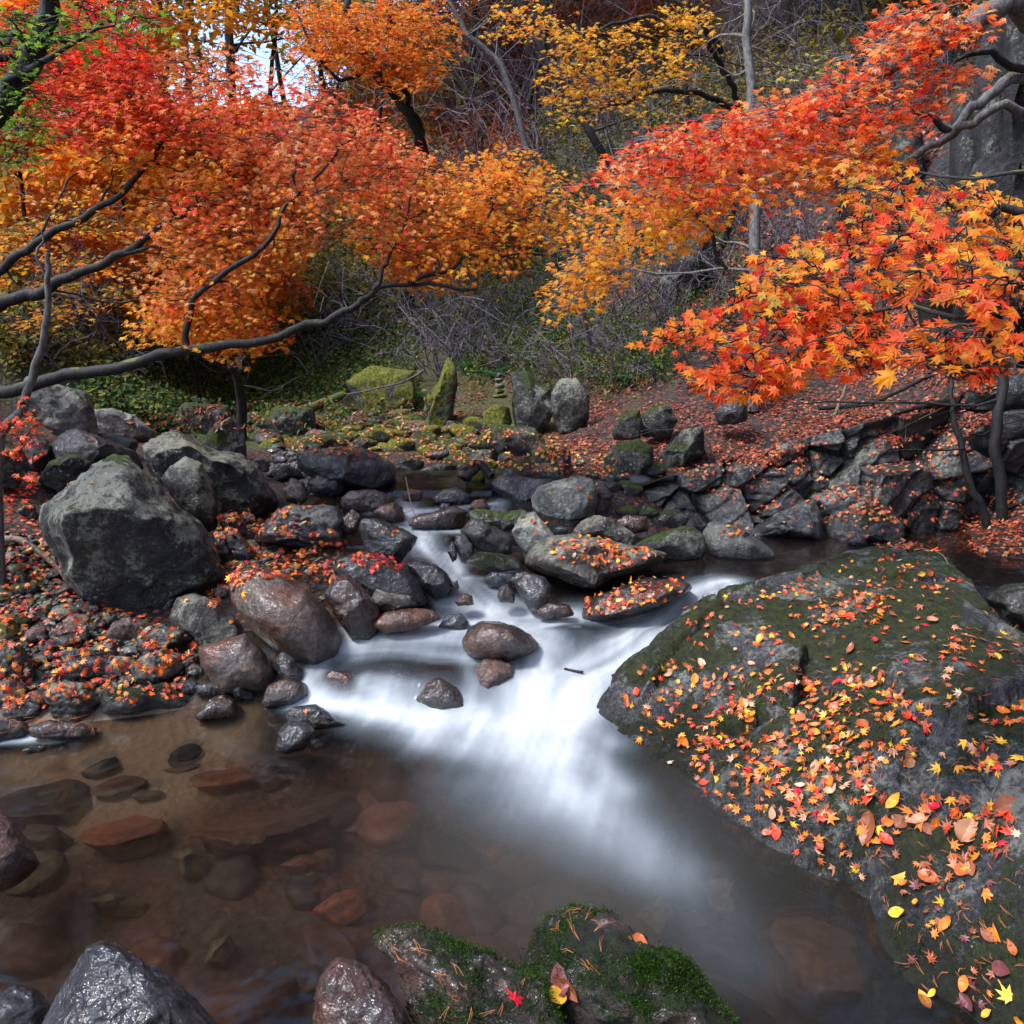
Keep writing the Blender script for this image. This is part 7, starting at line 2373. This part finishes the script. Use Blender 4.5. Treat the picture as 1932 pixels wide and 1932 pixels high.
for poly, n_, s_, words in ARE:
    red = 'long glossy' in words
    nn_ = int(n_ * (1.0 if 'corner' in words or 'heap' in words else 1.7))
    pq = sample_poly(poly, nn_)
    if 'ledge' in words or 'moss' in words:
        cc = sample_poly(poly, max(3, nn_ // 14))
        kk_ = rng.integers(0, len(cc), nn_)
        pq = np.where(rng.random((nn_, 1)) < .6, cc[kk_] + rng.normal(0, 1, (nn_, 2)) * np.array([24, 11]), pq)
    for u, v in pq:
        if red:
            col = random.choices(['red', 'crimson', 'orange'], [6, 3, 2])[0]
            kd = 'maple'
        elif 'heap' in words or 'corner' in words:
            col = random.choices(['brown', 'purple', 'tan', 'rust', 'yellow', 'orange', 'amber'], [4, 4, 1, 3, 1, 2, 2])[0]
            kd = random.choice(['maple', 'maple', 'oval'])
            s_ = .046
        else:
            col = random.choices(['red', 'orange', 'amber', 'yellow', 'tan', 'rust', 'brown', 'crimson', 'pale'], [5, 8, 3, 2, 4, 7, 4, 1, 1])[0]
            kd = random.choices(['maple', 'oval'], [4, .5])[0]
        s = s_ * random.uniform(.5, 1.12)
        put(u, v, col, kd, f'{CWD[col]} {"maple leaf" if kd == "maple" else "oval leaf"} lying {words}', s, group='fallen leaves ' + words, lift=random.uniform(.002, .016), jit=.32)

HAND = 44
FL_h = FL[:HAND]
rest = sorted(FL[HAND:], key=lambda a: -a[7])
sing = FL_h + rest[:300 - HAND]
bulk = rest[300 - HAND:]
CM = [maple_shape(7, .35, 11), maple_shape(7, -.25, 12), maple_shape(7, .5, 13), maple_shape(5, .4, 14)]
for grp, shapes, nm, kd in ((0, CM, 'maple_leaf', 'maple'), (0, OV, 'oval_leaf', 'oval')):
    S_ = [a for a in sing if a[5] == kd]
    pos = np.array([a[0] for a in S_])
    rot = frames(np.array([a[1] for a in S_]), np.array([a[2] for a in S_]))
    size = np.array([a[3] for a in S_])
    col = np.array([a[4] for a in S_]) * rng.uniform(.8, 1.1, (len(S_), 1))
    leaf_objects(nm, None, (0, 0, 0), pos, rot, size * (1.05 if kd == 'maple' else 1), col, shapes, M['litterO'],
                 tagf=lambda o, i: tag(o, S_[i][6], 'leaf', S_[i][10]))
    B_ = [a for a in bulk if a[5] == kd]
    if B_:
        pos = np.array([a[0] for a in B_])
        rot = frames(np.array([a[1] for a in B_]), np.array([a[2] for a in B_]))
        size = np.array([a[3] for a in B_])
        col = np.array([a[4] for a in B_]) * rng.uniform(.8, 1.1, (len(B_), 1))
        o = link('fallen_leaves', leaf_mesh('fallen_leaves', pos, rot, size, col, shapes, M['litterA']))
        tag(o, 'many more small fallen ' + ('maple' if kd == 'maple' else 'oval') + ' leaves over the ledge and rocks', kind='stuff')

# pine needles on ledge and mossy boulders
def needles():
    ls = []
    for poly, n_, k in (([(1250, 1250), (1500, 1150), (1932, 1150), (1932, 1900), (1700, 1850), (1640, 1650), (1400, 1500)], 300, .038),
                        ([(1010, 1740), (1090, 1700), (1200, 1780), (1120, 1850)], 14, .05), ([(730, 1760), (1000, 1830), (960, 1932), (800, 1900)], 14, .05),
                        ([(0, 1350), (180, 1350), (180, 1380), (0, 1380)], 60, .05)):
        for u, v in sample_poly(poly, n_):
            c_ = cast(u, v)
            if c_ is None or c_[1].z < .1:
                continue
            a = random.uniform(0, 6.28)
            p = np.array(c_[0]) + np.array(c_[1]) * .006
            for q in (-.12, .12):
                t = np.array([math.cos(a + q), math.sin(a + q), 0])
                nn = np.array(c_[1])
                t = t - nn * (t @ nn)
                L = k * random.uniform(.5, 1.1)
                ls.append((np.array([p, p + t * L * .5 + nn * .006, p + t * L]), np.array([.0005, .0005, .0003])))
    V, F = tubes(ls, 3)
    o = link('pine_needles', mesh('pine_needles', V, F, M['needle']))
    tag(o, 'orange-brown pine needles strewn over moss and leaves', kind='stuff')


m_, nt_, out_ = newmat('pine_needle')
pr_ = N(nt_)('BsdfPrincipled', {'Base Color': (.5, .16, .05, 1), 'Roughness': .5})
nt_.links.new(pr_.outputs[0], out_.inputs[0])
M['needle'] = m_
needles()

# moss fuzz on the two near mossy boulders and the ledge
def fuzz(ob, n, zmin, hgt, cols, seed, thr=.0, label='short green moss', box=None):
    r = np.random.default_rng(seed)
    me = ob.data
    nv = len(me.vertices)
    co = np.empty(nv * 3, np.float32)
    me.vertices.foreach_get('co', co)
    co = co.reshape(-1, 3)
    no = np.empty(nv * 3, np.float32)
    me.vertices.foreach_get('normal', no)
    no = no.reshape(-1, 3)
    w = co + np.array(ob.location)
    k = fbm(w * 4.5 + 3, 3)
    ok = (no[:, 2] > zmin) & (k > thr) & (w[:, 2] > .02)
    if box is not None:
        u, v, f = proj(w)
        ok &= box(u, v)
    idx = np.nonzero(ok)[0]
    if len(idx) == 0:
        return
    i = r.choice(idx, n)
    sp_ = .012
    p = co[i] + r.normal(0, sp_, (n, 3)) * (1 - np.abs(no[i])) * 1.0
    p = p - no[i] * .001
    d = no[i] + r.normal(0, .5, (n, 3))
    d /= np.linalg.norm(d, axis=1)[:, None]
    s = np.cross(d, r.normal(0, 1, (n, 3)))
    s /= np.linalg.norm(s, axis=1)[:, None]
    h = hgt * r.uniform(.5, 1.2, (n, 1))
    V = np.stack([p - s * h * .16, p + s * h * .16, p + d * h], 1).reshape(-1, 3)
    F = np.arange(n * 3).reshape(-1, 3)
    c = pick(cols, n, r) * (1 + .8 * np.clip(k[i], -.5, .6))[:, None]
    m2 = mesh('moss', V, F, M['leafA'], smooth_=False, pcol={'col': np.repeat(c, 3, 0)})
    o = link('moss', m2, ob)
    o['kind'] = 'stuff'


MC = [((.02, .05, .005), 4), ((.045, .11, .009), 3), ((.09, .18, .015), 2), ((.012, .02, .005), 4)]
MD = [((.02, .032, .006), 5), ((.04, .06, .01), 3), ((.07, .10, .012), 1)]
fuzz(mossA, 22000, .35, .0065, MC, 1, -.05)
fuzz(mossB, 30000, .42, .0065, MC, 2, -.14)
fuzz(mossB, 9000, .0, .005, MD, 5, -.05)
fuzz(slab, 60000, .3, .008, MD, 3, .0, box=lambda u, v: (u > 1250) & (v > 1380))
fuzz(slab, 22000, .3, .008, MC, 4, .18, box=lambda u, v: (u > 1250) & (v < 1380))
print('tris', sum(len(o.data.polygons) for o in sc.objects if o.type == 'MESH'), 'objects', len(sc.objects))
